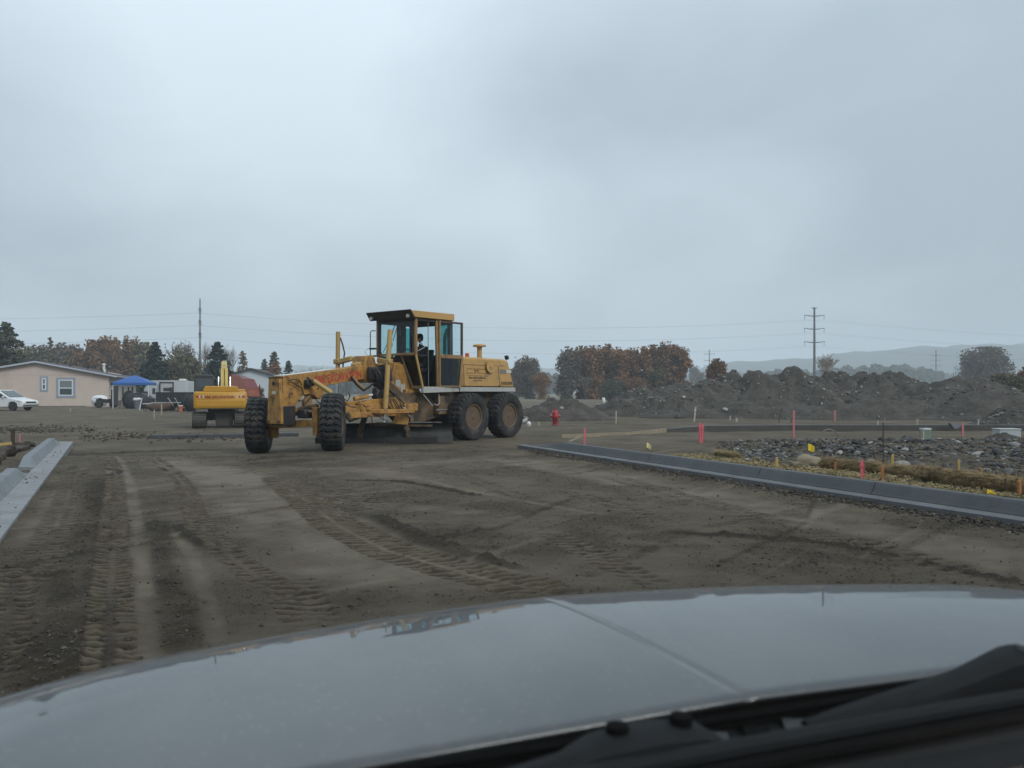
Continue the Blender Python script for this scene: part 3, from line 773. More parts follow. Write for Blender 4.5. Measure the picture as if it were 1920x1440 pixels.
# rust red steel tipper box beside it
M_rustred = pmat("rust_red_steel", (0.19, 0.055, 0.03), 0.7, var=0.2, scale=1.5, dirt=(0.20, 0.05, 0.03), dirt_amt=0.3)
M_dkred = pmat("dark_red_panel", (0.12, 0.025, 0.03), 0.6, var=0.1)
tb = at(459, 742, 58); tb.z = 0
TB = empty('dump_box', tb, 0, 'rust red steel dump box with a sloping dark red end panel', 'dump box')
q = lambda px, py, d: at(px, py, d) - tb
A0, A1, A2, A3 = q(455, 712, 58), q(475, 713, 59), q(484, 732, 58.4), q(464, 730, 57.4)
B0, B3 = q(433, 702.5, 50), q(429, 738, 50)
Bb = q(464, 744, 57.0); Bc = q(486, 744, 58.2)
Tk = q(452, 703.5, 56.5)
sd = MB(); sd.plate([A0, A3, Bb, q(429, 744, 50), B0, q(444, 704.5, 54)], 0.12); sd.build('side_wall', M_rustred, TB)
en = MB(); en.plate([A0, A1, A2, A3], 0.12); en = en.build('end_panel', M_dkred, TB)
for a, b_ in ((A0, A1), (A1, A2), (A2, A3), (A3, A0)): MB().beam(a, b_, 0.14, 0.14).build('panel_rim', M_rustred, en)
MB().plate([A3, A2, Bc, Bb], 0.1).build('end_sill', M_rustred, TB)
MB().plate([A0, A1, q(452, 704, 66), B0], 0.1).build('top_cover', M_dkred, TB)
MB().plate([A1, A2, Bc, q(470, 744, 70), q(462, 708, 70)], 0.1).build('side_wall', M_rustred, TB)
MB().tube([A1 + Vector((0.1, 0, -0.5)), A1 + Vector((0.5, 0, -0.55)), A1 + Vector((0.55, 0, -1.1)), A2 + Vector((0.1, 0, 0.4))], 0.05, 6).build('hinge_arm', M_rustred, TB)
for px_ in (440, 472): MB().lathe([(0.45, -0.15), (0.5, -0.1), (0.5, 0.1), (0.45, 0.15), (0.2, 0.16)], q(px_, 0, 56) * 1 + Vector((0, 0, -q(px_, 0, 56).z + 0.5)), 'x', 18).build('wheel', M_rub, TB)

# ------------------------------------------------------------------ white minivan at the left edge
vn = at(58, 771, 62); VN = empty('minivan', (vn.x, vn.y, 0.0), math.radians(-6), 'white minivan parked at the left edge in front of the peach house', 'van')
M_van = pmat("white_car_paint", (0.58, 0.6, 0.61), 0.3, var=0.03, coat=0.6)
bodyp = [(0.0, 0.42), (0.02, 0.62), (-0.08, 0.78), (-0.9, 0.97), (-1.15, 1.02), (-2.0, 1.55), (-2.3, 1.62), (-4.3, 1.60), (-4.75, 1.05), (-4.85, 0.5), (-4.8, 0.30), (-4.25, 0.28), (-4.2, 0.55), (-4.0, 0.68), (-3.7, 0.68), (-3.5, 0.55), (-3.45, 0.28), (-1.28, 0.28), (-1.23, 0.55), (-1.03, 0.68), (-0.73, 0.68), (-0.53, 0.55), (-0.48, 0.28), (-0.05, 0.28)]
vb = MB().prism(bodyp, 'y', -0.90, 0.90).build('body', M_van, VN, bevel=0.07, seg=3)
yv = -0.905
MB().plate([(-1.28, yv, 1.02), (-2.02, yv, 1.46), (-2.25, yv, 1.50), (-2.25, yv, 1.02)], 0.02).build('side_window', M_win, vb)
MB().plate([(-2.33, yv, 1.02), (-2.33, yv, 1.51), (-3.2, yv, 1.51), (-3.2, yv, 1.02)], 0.02).build('side_window', M_win, vb)
MB().plate([(-3.3, yv, 1.02), (-3.3, yv, 1.51), (-4.2, yv, 1.50), (-4.45, yv, 1.05)], 0.02).build('side_window', M_win, vb)
MB().plate([(-1.20, -0.78, 1.07), (-1.98, -0.72, 1.55), (-1.98, 0.72, 1.55), (-1.20, 0.78, 1.07)], 0.03).build('windscreen', M_win, vb)
MB().plate([(-0.04, -0.88, 0.72), (-0.45, -0.908, 0.82), (-0.45, -0.908, 0.72), (-0.04, -0.88, 0.62)], 0.02).build('headlight', dark_glass("lamp_glass", (0.35, 0.36, 0.37)), vb)
MB().bb(0.0, 0.03, -0.55, 0.55, 0.60, 0.72).build('grille', M_blk, vb)
MB().bb(-0.05, 0.035, -0.86, 0.86, 0.40, 0.46).build('bumper_slot', M_blk, vb)
MB().box((-1.55, -0.98, 1.08), (0.14, 0.16, 0.14)).build('mirror', M_van, vb, bevel=0.03)
for sg in (-1, 1):
    for xx in (-0.88, -3.85):
        w = MB().lathe([(0.20, sg * 0.87), (0.19, sg * 0.885), (0.06, sg * 0.875), (0.001, sg * 0.875)], (xx, 0, 0.32), 'y', 20).build('wheel', pmat("alloy_wheel", (0.42, 0.43, 0.44), 0.4), VN)
        MB().lathe([(0.20, sg * 0.70), (0.30, sg * 0.70), (0.325, sg * 0.74), (0.325, sg * 0.85), (0.30, sg * 0.885), (0.205, sg * 0.885)], (xx, 0, 0.32), 'y', 28).build('tyre', M_rub, w)

# ------------------------------------------------------------------ tent, camper, trailer and clutter by the house
M_blue = pmat("blue_canopy_cloth", (0.016, 0.085, 0.29), 0.6, var=0.08, scale=2)
tc_ = at(253, 752, 72); tc_.z = 0
TN = empty('canopy_tent', tc_, math.radians(12), 'bright blue pop up canopy tent beside the peach house', 'tent')
hw = 1.45; zt, zb = 2.95, 2.28
cv = MB(); cvp = [(-hw, -hw), (hw, -hw), (hw, hw), (-hw, hw)]
rings = [[(x * f, y_ * f, z) for x, y_ in cvp] for f, z in ((1.03, zb - 0.22), (1.03, zb), (0.6, zb + 0.33), (0.02, zt))]
cv.loft(rings, cap=False); cv.build('canopy', M_blue, TN, smooth=20)
for x, y_ in cvp: MB().bb(x - 0.03, x + 0.03, y_ - 0.03, y_ + 0.03, 0, zb).build('leg', M_white, TN)
fl = MB(); fl.plate([(-hw, -hw + 0.01, 2.0), (-hw + 0.45, -hw + 0.01, 2.0), (-hw + 0.40, -hw + 0.01, 0.3), (-hw, -hw + 0.01, 0.3)], 0.03); fl.build('side_flap', pmat("dark_flap", (0.03, 0.035, 0.04), 0.8), TN)

cp0 = at(318, 745, 95); cp0.z = 0
CP = empty('camper_trailer', cp0, math.radians(3), 'white camper trailer with a dark framed slide out behind the tent', 'camper')
M_camp = pmat("camper_skin", (0.4, 0.435, 0.445), 0.5, var=0.05)
MB().prism([(-3.0, 0.5), (2.05, 0.5), (2.05, 2.75), (-2.4, 2.75), (-3.0, 1.8)], 'y', 0, 2.4).build('body', M_camp, CP, bevel=0.08, seg=2)
so = MB().bb(-1.05, 0.55, -0.28, 0.05, 0.9, 2.62).build('slide_out', pmat("slide_out_skin", (0.38, 0.37, 0.37), 0.6), CP, bevel=0.02)
for a in ((-1.08, -0.95, 0.9, 2.65), (0.45, 0.58, 0.9, 2.65), (-0.95, 0.45, 2.50, 2.65)): MB().bb(a[0], a[1], -0.33, -0.24, a[2], a[3]).build('slide_trim', M_blk, so)
MB().bb(-0.62, 0.12, -0.31, -0.27, 1.55, 1.95).build('slide_window', M_win, so)
MB().bb(0.10, 0.42, -0.34, -0.30, 1.5, 2.0).build('awning_bracket', M_blk, so)
MB().bb(-2.0, -1.5, -0.03, 0.02, 1.2, 1.9).build('window', M_win, CP)
MB().bb(-2.4, 2.06, -0.02, 0.5, 2.74, 2.82).build('roof_edge', M_white, CP)
MB().box((1.2, 1.0, 2.9), (0.7, 0.7, 0.25)).build('roof_vent', M_white, CP, bevel=0.05)
for x in (-0.5, 0.3): MB().lathe([(0.2, 0.0), (0.34, 0.0), (0.34, 0.2), (0.2, 0.2)], (x, 0.05, 0.36), 'y', 18).build('wheel', M_rub, CP)

ft = at(330, 766, 62); ft.z = 0
FT = empty('flatbed_trailer', ft, math.radians(2), 'black high sided utility trailer parked in front of the camper', 'trailer')
M_tblk = pmat("trailer_black", (0.014, 0.016, 0.019), 0.6, var=0.2)
for k in range(6): MB().bb(-1.55 + 0.52 * k + 0.008, -1.55 + 0.52 * (k + 1) - 0.008, -0.03, 0.03, 0.72, 1.44).build('side_board', M_tblk, FT)
MB().bb(-1.55, 1.6, 2.0, 2.06, 0.72, 1.40).build('far_side', M_tblk, FT)
MB().bb(-1.55, 1.6, -0.02, 2.05, 0.62, 0.72).build('deck', M_tblk, FT)
MB().bb(-1.9, 0.75, -0.10, -0.04, 0.60, 0.665).build('rub_rail', pmat("grey_rail", (0.34, 0.35, 0.36), 0.5), FT)
MB().bb(1.05, 1.95, -0.10, -0.04, 0.98, 1.03).build('rub_rail', pmat("grey_rail", (0.34, 0.35, 0.36), 0.5), FT)
for x in (-0.4, 0.4):
    MB().lathe([(0.18, 0.0), (0.36, 0.0), (0.36, 0.22), (0.18, 0.22)], (x, -0.02, 0.36), 'y', 18).build('wheel', M_rub, FT)
MB().beam((-1.5, 1.0, 0.6), (-3.0, 1.0, 0.55), 0.12, 0.12).build('tongue', M_tblk, FT)

# dark pickup-like bed and clutter
M_junk = pmat("dark_tarp", (0.017, 0.018, 0.021), 0.8, var=0.4, scale=3)
def lump(name, px, py, d, sx, sy, sz, mat, label, cat, seed, z=None):
    V, Fc = rock_shape(seed, 2, 1.0, 0.22); p = at(px, py, d)
    zb_ = GH(p.x, p.y) if z is None else z
    V = V * np.array([sx, sy, sz]) ; V[:, 2] -= V[:, 2].min() * 0.75
    o = np_mesh(name, V, Fc, mat, None, True); o.location = (p.x, p.y, zb_ - 0.02)
    return tag(o, label, cat)
lump('tarp_heap', 259, 764, 70, 1.0, 0.7, 0.75, M_junk, 'dark heap of covered junk under the blue tent', 'junk pile', 3)
lump('tarp_heap', 243, 764, 71, 0.6, 0.5, 0.9, M_junk, 'low dark heap left of the tent leg beside the house', 'junk pile', 4)
lump('tarp_heap', 357, 768, 60, 0.6, 0.5, 0.7, M_junk, 'dark bundle just left of the excavator track', 'junk pile', 5)
lump('tarp_heap', 300, 768, 61, 1.1, 0.5, 0.38, pmat("brown_scrap", (0.085, 0.05, 0.035), 0.85, var=0.4), 'low brown scrap heap under the black trailer', 'scrap pile', 6)
# old dark car under the tent
oc = at(258, 762, 78); OC = empty('old_car', (oc.x, oc.y, 0), math.radians(4), 'small dark car parked behind the clutter under the tent', 'car')
ob = MB().prism([(-1.2, 0.35), (1.9, 0.35), (1.95, 0.75), (1.2, 0.92), (0.6, 1.35), (-0.6, 1.38), (-1.2, 1.0)], 'y', -0.8, 0.8).build('body', M_junk, OC, bevel=0.06, seg=2)
MB().plate([(-0.5, -0.81, 0.95), (0.5, -0.81, 0.95), (0.45, -0.81, 1.28), (-0.45, -0.81, 1.28)], 0.02).build('side_window', M_win, ob)
for x in (-0.75, 1.35): MB().lathe([(0.15, -0.84), (0.30, -0.84), (0.30, -0.62), (0.15, -0.62)], (x, 0, 0.30), 'y', 18).build('wheel', M_rub, OC)
# propane tank, quad bike, barrow, buckets, bin, table
pt_ = at(187, 763, 77); PT = empty('propane_tank', (pt_.x, pt_.y, 0), math.radians(8), 'white domed propane tank at the corner of the peach house', 'tank')
MB().lathe([(0.001, -0.75), (0.25, -0.70), (0.45, -0.52), (0.52, -0.25), (0.52, 0.25), (0.45, 0.52), (0.25, 0.70), (0.001, 0.75)], (0, 0, 0.62), 'x', 24).build('shell', M_white, PT)
for x in (-0.35, 0.35): MB().bb(x - 0.08, x + 0.08, -0.35, 0.35, 0, 0.2).build('foot', M_conc, PT)
MB().bb(-1.0, 1.2, -0.65, -0.5, 0.0, 0.14).build('timber', pmat("old_timber", (0.28, 0.25, 0.20), 0.85), PT)
qb = at(199, 763, 74); QB = empty('quad_bike', (qb.x, qb.y, 0), math.radians(20), 'dark quad bike parked between the tank and the house corner', 'quad bike')
MB().prism([(-0.75, 0.45), (0.8, 0.45), (0.75, 0.75), (0.35, 0.85), (0.1, 0.78), (-0.5, 0.85), (-0.85, 0.78)], 'y', -0.25, 0.25).build('body', M_junk, QB, bevel=0.05)
MB().tube([(0.35, -0.35, 1.12), (0.40, -0.1, 1.08), (0.40, 0.1, 1.08), (0.35, 0.35, 1.12)], 0.025, 6).build('handlebar', M_blk, QB)
MB().beam((0.45, 0, 0.75), (0.38, 0, 1.1), 0.06, 0.06).build('steering_stem', M_blk, QB)
MB().prism([(-0.95, 0.85), (-0.4, 0.85), (-0.4, 0.9), (-0.95, 0.9)], 'y', -0.4, 0.4).build('rack', M_blk, QB)
for x in (-0.6, 0.62):
    for sg in (1, -1): MB().lathe([(0.12, sg * 0.35), (0.30, sg * 0.35), (0.32, sg * 0.45), (0.30, sg * 0.58), (0.12, sg * 0.58)], (x, 0, 0.32), 'y', 18).build('wheel', M_rub, QB)
M_bucket = pmat("orange_bucket", (0.42, 0.12, 0.07), 0.5)
bq = at(338.5, 771, 59); BQ = empty('bucket', (bq.x, bq.y, 0), 0, 'faded orange bucket with a pale lid in front of the trailer', 'bucket')
MB().lathe([(0.13, 0.0), (0.17, 0.36), (0.18, 0.36), (0.18, 0.40)], (0, 0, 0), 'z', 20).build('body', M_bucket, BQ)
MB().lathe([(0.19, 0.40), (0.19, 0.46), (0.15, 0.48), (0.001, 0.48)], (0, 0, 0), 'z', 20).build('lid', pmat("pale_lid", (0.5, 0.42, 0.36), 0.5), BQ)
wb = at(336, 768, 61); WB = empty('wheelbarrow', (wb.x, wb.y, 0), math.radians(70), 'wheelbarrow with pale handles standing against the black trailer', 'wheelbarrow')
MB().loft([[(-0.25, -0.2, 0.35), (0.3, -0.18, 0.30), (0.3, 0.18, 0.30), (-0.25, 0.2, 0.35)], [(-0.4, -0.32, 0.62), (0.5, -0.30, 0.60), (0.5, 0.30, 0.60), (-0.4, 0.32, 0.62)]]).build('tray', M_junk, WB)
for sg in (1, -1): MB().tube([(0.45, sg * 0.08, 0.25), (-0.35, sg * 0.28, 0.45), (-0.75, sg * 0.32, 0.95), (-0.85, sg * 0.32, 1.0)], 0.03, 6).build('handle', pmat("pale_handle", (0.5, 0.5, 0.48), 0.5), WB)
MB().lathe([(0.1, -0.05), (0.2, -0.05), (0.2, 0.05), (0.1, 0.05)], (0.55, 0, 0.2), 'y', 16).build('wheel', M_rub, WB)
bn_ = at(257, 770, 66); BN = empty('dustbin', (bn_.x, bn_.y, 0), 0, 'grey dustbin topped with a crumpled white bag near the tent', 'bin')
MB().lathe([(0.20, 0.0), (0.26, 0.70), (0.28, 0.70), (0.28, 0.76), (0.24, 0.76)], (0, 0, 0), 'z', 18).build('body', pmat("grey_bin", (0.10, 0.115, 0.13), 0.6), BN)
V, Fc = rock_shape(12, 2, 0.5, 0.35); o = np_mesh('bag', V * np.array([0.34, 0.3, 0.25]), Fc, M_white, BN, True); o.location = (0, 0, 0.86)
tbq = at(281, 767, 63); TQ = empty('folding_table', (tbq.x, tbq.y, 0), math.radians(5), 'small white topped table standing left of the trailer rail', 'table')
MB().bb(-0.45, 0.45, -0.3, 0.3, 0.50, 0.56).build('table_top', M_white, TQ, bevel=0.01)
for x in (-0.38, 0.38):
    for y_ in (-0.24, 0.24): MB().bb(x - 0.025, x + 0.025, y_ - 0.025, y_ + 0.025, 0, 0.5).build('leg', M_blk, TQ)
lp_ = at(264, 768, 64); MBx = MB().tube([(-0.12, 0, 0.0), (0.0, 0, 0.55), (0.10, 0, 1.0)], 0.045, 6); o = MBx.build('pale_pipe', M_white); o.location = (lp_.x, lp_.y, -0.02); tag(o, 'leaning white pipe between the dustbin and the table', 'pipe')

# ------------------------------------------------------------------ power lines
M_pole = pmat("pole_steel", (0.075, 0.082, 0.088), 0.7, var=0.15)
def power_pole(px, top, d, arms, hw, label, r0, r1, yaw=0.0):
    p = at(px, 735, d); zt = at(px, top, d).z
    P_ = empty('power_pole', (p.x, p.y, GH(p.x, p.y)), yaw, label, 'power pole', 'poles of the transmission lines')
    MB().cyl((0, 0, -0.3), (0, 0, zt), r1, r0, n=10).build('pole', M_pole, P_)
    ends = []
    for ay, h in arms:
        z = at(px, ay, d).z
        for sg in (1, -1):
            am = MB().tube([(0, 0, z - 0.1), (sg * h * 0.5, 0, z + 0.0), (sg * h, 0, z + 0.22)], [0.16, 0.12, 0.07], 6).build('crossarm', M_pole, P_)
            if h > 0.5 and h != 0.9:
                MB().tube([(sg * h * 0.93, 0, z + 0.15), (sg * h * 0.93, 0, z - 1.0)], 0.06, 6).build('insulator', M_pole, am)
                e = Vector((p.x, p.y, 0)) + Matrix.Rotation(yaw, 3, 'Z') @ Vector((sg * h * 0.93, 0, 0)); ends.append(Vector((e.x, e.y, z - 1.0)))
    return ends
eR = power_pole(1527, 577, 230, [(579, 0.9), (593, 3.0), (617.5, 3.0), (642.5, 3.0)], 3, 'tall steel power pole with three pairs of arms behind the soil piles', 0.24, 0.42)
eL = power_pole(375, 560, 212, [(580, 0.55), (603, 0.55), (626, 0.55)], 3, 'tall thin power pole rising behind the trees on the left', 0.15, 0.34, math.radians(75))
power_pole(1330, 656, 470, [(664, 3.2), (676, 3.2), (686, 3.2)], 3, 'small far power pole left of the tall one, above the soil piles', 0.25, 0.4)
power_pole(1755, 657, 480, [(667, 3.2), (676, 3.2), (686, 3.2), (698, 1.4)], 3, 'small far power pole near the round tree on the right', 0.28, 0.42)
def wire(a, b_, sag, label):
    m = MB(); pts = []
    for k in range(25):
        t = k / 24; p = a.lerp(b_, t); p.z -= sag * 4 * t * (1 - t); pts.append(p)
    o = m.tube(pts, 0.012, 4).build('power_line', M_pole)
    tag(o, label, 'power line', 'wires of the transmission line')
for i, nm in enumerate(('top', 'middle', 'bottom')):
    for j, sd_ in enumerate(('near', 'far')):
        a = eR[2 * i + j]; b_ = eL[2 * i + j]
        wire(a, b_, 3.2, f'{nm} {sd_} wire sagging between the two tall power poles')
        wire(a, Vector((330, 300, a.z + 1 + 0.0)), 4.0, f'{nm} {sd_} wire running right from the armed tall pole')
        wire(b_, Vector((-320, 190, b_.z)), 3.0, f'{nm} {sd_} wire running left from the thin tall pole')

# ------------------------------------------------------------------ trees
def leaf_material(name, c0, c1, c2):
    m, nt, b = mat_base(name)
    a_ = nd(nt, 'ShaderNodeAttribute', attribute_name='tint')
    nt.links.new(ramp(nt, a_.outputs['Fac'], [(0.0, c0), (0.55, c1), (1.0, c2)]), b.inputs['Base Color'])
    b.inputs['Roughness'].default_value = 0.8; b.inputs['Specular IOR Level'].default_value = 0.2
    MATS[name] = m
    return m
L_brown = leaf_material("autumn_brown_leaves", (0.075, 0.046, 0.027), (0.165, 0.092, 0.044), (0.24, 0.135, 0.062))
L_orange = leaf_material("rust_orange_leaves", (0.08, 0.045, 0.024), (0.20, 0.098, 0.042), (0.28, 0.145, 0.062))
L_olive = leaf_material("olive_leaves", (0.050, 0.048, 0.030), (0.11, 0.098, 0.056), (0.17, 0.15, 0.082))
L_dark = leaf_material("dark_green_leaves", (0.030, 0.036, 0.027), (0.066, 0.074, 0.050), (0.11, 0.115, 0.075))
L_spruce = leaf_material("spruce_needles", (0.012, 0.020, 0.018), (0.027, 0.042, 0.036), (0.052, 0.072, 0.060))
L_tan = leaf_material("pale_tan_leaves", (0.09, 0.075, 0.055), (0.19, 0.155, 0.105), (0.28, 0.23, 0.16))
L_grey = leaf_material("grey_brown_leaves", (0.065, 0.055, 0.044), (0.125, 0.103, 0.080), (0.19, 0.155, 0.115))
M_bark = pmat("bark", (0.075, 0.062, 0.050), 0.95, var=0.3, scale=3)
M_twig = pmat("grey_twigs", (0.135, 0.115, 0.100), 0.95, var=0.25)
def leaf_quads(C, size, g, shade):
    n = len(C); u = g.normal(0, 1, (n, 3)); u /= np.linalg.norm(u, axis=1)[:, None]
    w = g.normal(0, 1, (n, 3)); v = np.cross(u, w); v /= np.linalg.norm(v, axis=1)[:, None] + 1e-9
    s = (size * g.uniform(0.6, 1.4, n))[:, None]
    V = np.stack([C - u * s, C + v * s * 0.6, C + u * s, C - v * s * 0.6], 1).reshape(-1, 3)
    F = np.arange(4 * n).reshape(-1, 4)
    return V, F, np.repeat(shade, 4)
def branch(mb, p, d, L, r, depth, g, spread=0.6, up=0.15):
    q = p + d * L
    mb.tube([p, (p + q) / 2 + Vector(g.normal(0, 0.04 * L, 3)), q], [r, r * 0.8, r * 0.6], 4 if depth else 3, cap=False)
    if depth <= 0: return
    for k in range(int(g.integers(2, 4))):
        nd_ = (d + Vector(g.normal(0, spread, 3)) + Vector((0, 0, up))).normalized()
        branch(mb, p.lerp(q, float(g.uniform(0.55, 1.0))), nd_, L * float(g.uniform(0.55, 0.8)), r * 0.55, depth - 1, g, spread, up)
TREES = 'trees around the building site'
def deciduous(name, px, top, d, wpx, mat, label, seed, n=2600, low=0.12, size=None, round_=1.0, lobes=None, base=None):
    g_ = np.random.default_rng(seed); p = at(px, 735, d); zg = GH(p.x, p.y)
    H = at(px, top, d).z - zg; W = wpx * d / FPX / 2
    T = empty(name, (p.x, p.y, zg), 0, label, 'tree' if H > 3 else 'bush', TREES)
    mb = MB(); mb.tube([(0, 0, -0.2), (g_.normal(0, .1), g_.normal(0, .1), H * 0.35), (g_.normal(0, .2), 0, H * 0.7)], [0.05 * H ** 0.75, 0.035 * H ** 0.75, 0.012 * H ** 0.75], 7)
    for k in range(7):
        a = g_.uniform(0, 2 * PI); z0 = H * g_.uniform(0.2, 0.55)
        branch(mb, Vector((0, 0, z0)), Vector((math.cos(a), math.sin(a), 0.8)).normalized(), W * 0.55, 0.02 * H ** 0.7, 2, g_, 0.45, 0.25)
    mb.build('trunk', M_bark, T, recalc=False)
    n = int(n * 2.3); nl = lobes or 30; C = []; sh = []
    cen = []
    for k in range(nl):
        zf = g_.uniform(low, 0.93); rad = W * (1 - abs((zf - 0.45) / 0.60) ** (2.4 * round_)) ** 0.5 if abs((zf - 0.45) / 0.60) < 1 else 0.15 * W
        a = g_.uniform(0, 2 * PI); rr = rad * math.sqrt(g_.uniform(0.1, 1)) * 0.80
        cen.append((rr * math.cos(a), rr * math.sin(a), H * zf, W * g_.uniform(0.26, 0.46)))
    for k in range(nl):
        x, y_, z, r = cen[k]; m = n // nl
        v = g_.normal(0, 1, (m, 3)); v /= np.linalg.norm(v, axis=1)[:, None]; v *= (r * g_.uniform(0.45, 1.12, m) )[:, None]; v[:, 2] *= 1.15
        C.append(v + np.array([x, y_, z])); sh.append(np.clip(g_.normal(0.35 + 0.3 * g_.uniform(), 0.20, m), 0, 1))
    for k in range(9):                                   # shoots that break the outline
        a = g_.uniform(0, 2 * PI); rr = W * g_.uniform(0.1, 0.85); zf = 1.0 - 0.34 * (rr / W) ** 2 - g_.uniform(0, 0.10); m = n // 40
        v = g_.normal(0, 1, (m, 3)) * np.array([0.10 * W, 0.10 * W, 0.085 * H]); C.append(v + np.array([rr * math.cos(a), rr * math.sin(a), H * (zf - 0.06)])); sh.append(np.clip(g_.normal(0.5, 0.22, m), 0, 1))
    C = np.concatenate(C); sh = np.concatenate(sh)
    C[:, 2] = np.clip(C[:, 2], 0.1, H * 1.05)
    V, F, ti = leaf_quads(C, size or max(0.13, 0.026 * H), g_, sh)
    np_mesh('crown', V, F, mat, T, False, {'tint': ti})
    return T
def conifer(name, px, top, d, wpx, mat, label, seed, n=2600, dens=1.0):
    g_ = np.random.default_rng(seed); p = at(px, 735, d); zg = GH(p.x, p.y); H = at(px, top, d).z - zg; W = wpx * d / FPX / 2 * 1.75
    T = empty(name, (p.x, p.y, zg), 0, label, 'tree', TREES)
    mb = MB(); mb.tube([(0, 0, -0.2), (0, 0, H * 0.5), (0.05, 0, H * 0.98)], [0.03 * H, 0.018 * H, 0.01], 7)
    nb = int(75 * dens); C = []; sh = []
    for k in range(nb):
        f = (k + 0.5) / nb; z0 = H * (0.06 + 0.92 * f); a = k * 2.399 + g_.uniform(-.3, .3)
        L = W * (1 - f) ** 0.85 * g_.uniform(0.7, 1.12) + 0.06 * W
        dirv = np.array([math.cos(a), math.sin(a), 0.10 if f > 0.7 else -0.18]); end = np.array([0, 0, z0]) + dirv * L
        mb.tube([(0, 0, z0), tuple(end)], [0.012 * L + 0.01, 0.008], 3, cap=False)
        m = max(8, int(n / nb * (1.6 * (1 - f) + 0.4)))
        t = g_.uniform(0.10, 1.0, m) ** 0.8
        c = np.array([0, 0, z0]) + dirv * (L * t)[:, None] + g_.normal(0, 1, (m, 3)) * (0.10 * L * (1.15 - t) + 0.05)[:, None] * np.array([1, 1, 0.7])
        c[:, 2] -= 0.10 * L * t * t
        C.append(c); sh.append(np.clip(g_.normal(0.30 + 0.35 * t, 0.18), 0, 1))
    mb.build('trunk', M_bark, T, recalc=False)
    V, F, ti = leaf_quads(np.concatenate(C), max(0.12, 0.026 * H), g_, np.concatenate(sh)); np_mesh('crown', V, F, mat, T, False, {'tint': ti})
    return T
def bare_tree(name, px, top, d, wpx, label, seed, mat=None, leaves=None, n=500):
    g_ = np.random.default_rng(seed); p = at(px, 735, d); zg = GH(p.x, p.y); H = at(px, top, d).z - zg; W = wpx * d / FPX / 2
    T = empty(name, (p.x, p.y, zg), 0, label, 'tree' if H > 3 else 'bush', TREES)
    mb = MB(); mb.tube([(0, 0, -0.2), (0, 0, H * 0.35), (0.1, 0, H * 0.6)], [0.022 * H, 0.016 * H, 0.008 * H], 6)
    mb.build('trunk', M_bark, T, recalc=False)
    mb = MB()
    for k in range(13):
        a = k * 2.4; z0 = H * g_.uniform(0.18, 0.55); dv = Vector((math.cos(a) * W / H * 1.6, math.sin(a) * W / H * 1.6, 1)).normalized()
        branch(mb, Vector((0, 0, z0)), dv, (H - z0) * 0.50, 0.010 * H, 4, g_, 0.36, 0.30)
    me = mb.mesh('crown', 0, False)
    co = np.empty(len(me.vertices) * 3, np.float32); me.vertices.foreach_get('co', co); co = co.reshape(-1, 3)
    co[:, 2] *= H / co[:, 2].max(); co[:, :2] *= min(1.6, W / (np.abs(co[:, :2]).max(1).mean() * 2.0)); me.vertices.foreach_set('co', co.ravel())
    cr_o = link_mesh('crown', me, mat or M_twig, T)
    if leaves is not None:
        idx = g_.integers(0, len(co), n); V, F, ti = leaf_quads(co[idx] + g_.normal(0, 0.15, (n, 3)), 0.16, g_, g_.uniform(0.1, 1, n))
        np_mesh('leaves', V, F, leaves, T, False, {'tint': ti})
    return T
# left of the grader
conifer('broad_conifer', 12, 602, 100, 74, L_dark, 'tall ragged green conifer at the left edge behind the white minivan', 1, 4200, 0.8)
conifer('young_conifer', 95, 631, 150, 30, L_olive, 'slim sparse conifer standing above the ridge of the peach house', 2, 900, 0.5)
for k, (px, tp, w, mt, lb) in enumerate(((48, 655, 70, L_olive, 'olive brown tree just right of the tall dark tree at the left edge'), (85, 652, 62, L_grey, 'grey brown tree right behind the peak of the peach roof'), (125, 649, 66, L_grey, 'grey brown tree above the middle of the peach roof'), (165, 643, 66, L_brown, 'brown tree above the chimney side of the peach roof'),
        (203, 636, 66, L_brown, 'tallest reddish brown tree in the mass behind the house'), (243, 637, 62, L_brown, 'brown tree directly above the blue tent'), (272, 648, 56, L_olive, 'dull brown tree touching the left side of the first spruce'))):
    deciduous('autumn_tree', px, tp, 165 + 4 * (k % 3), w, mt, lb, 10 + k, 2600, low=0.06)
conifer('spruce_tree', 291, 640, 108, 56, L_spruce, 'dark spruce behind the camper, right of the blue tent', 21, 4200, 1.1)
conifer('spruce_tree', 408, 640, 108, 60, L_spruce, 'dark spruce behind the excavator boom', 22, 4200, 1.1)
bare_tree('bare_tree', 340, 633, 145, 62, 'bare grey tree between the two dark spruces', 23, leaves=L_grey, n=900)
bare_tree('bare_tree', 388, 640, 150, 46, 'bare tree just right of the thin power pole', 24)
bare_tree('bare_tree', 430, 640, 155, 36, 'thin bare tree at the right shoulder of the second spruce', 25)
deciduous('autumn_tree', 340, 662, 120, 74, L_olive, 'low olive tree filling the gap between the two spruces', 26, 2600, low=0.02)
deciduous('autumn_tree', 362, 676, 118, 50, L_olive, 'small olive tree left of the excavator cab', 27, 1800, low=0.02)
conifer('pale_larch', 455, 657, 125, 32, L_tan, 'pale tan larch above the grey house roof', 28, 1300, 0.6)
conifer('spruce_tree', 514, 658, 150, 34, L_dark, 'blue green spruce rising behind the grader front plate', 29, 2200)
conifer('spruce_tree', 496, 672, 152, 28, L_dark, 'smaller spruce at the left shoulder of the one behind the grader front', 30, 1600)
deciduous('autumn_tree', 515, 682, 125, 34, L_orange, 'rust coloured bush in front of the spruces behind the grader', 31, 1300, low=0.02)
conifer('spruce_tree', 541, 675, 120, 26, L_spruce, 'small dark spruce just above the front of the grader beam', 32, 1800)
bare_tree('bare_tree', 588, 681, 175, 48, 'bluish bare tree above the grader beam, left of its lift cylinder', 33)
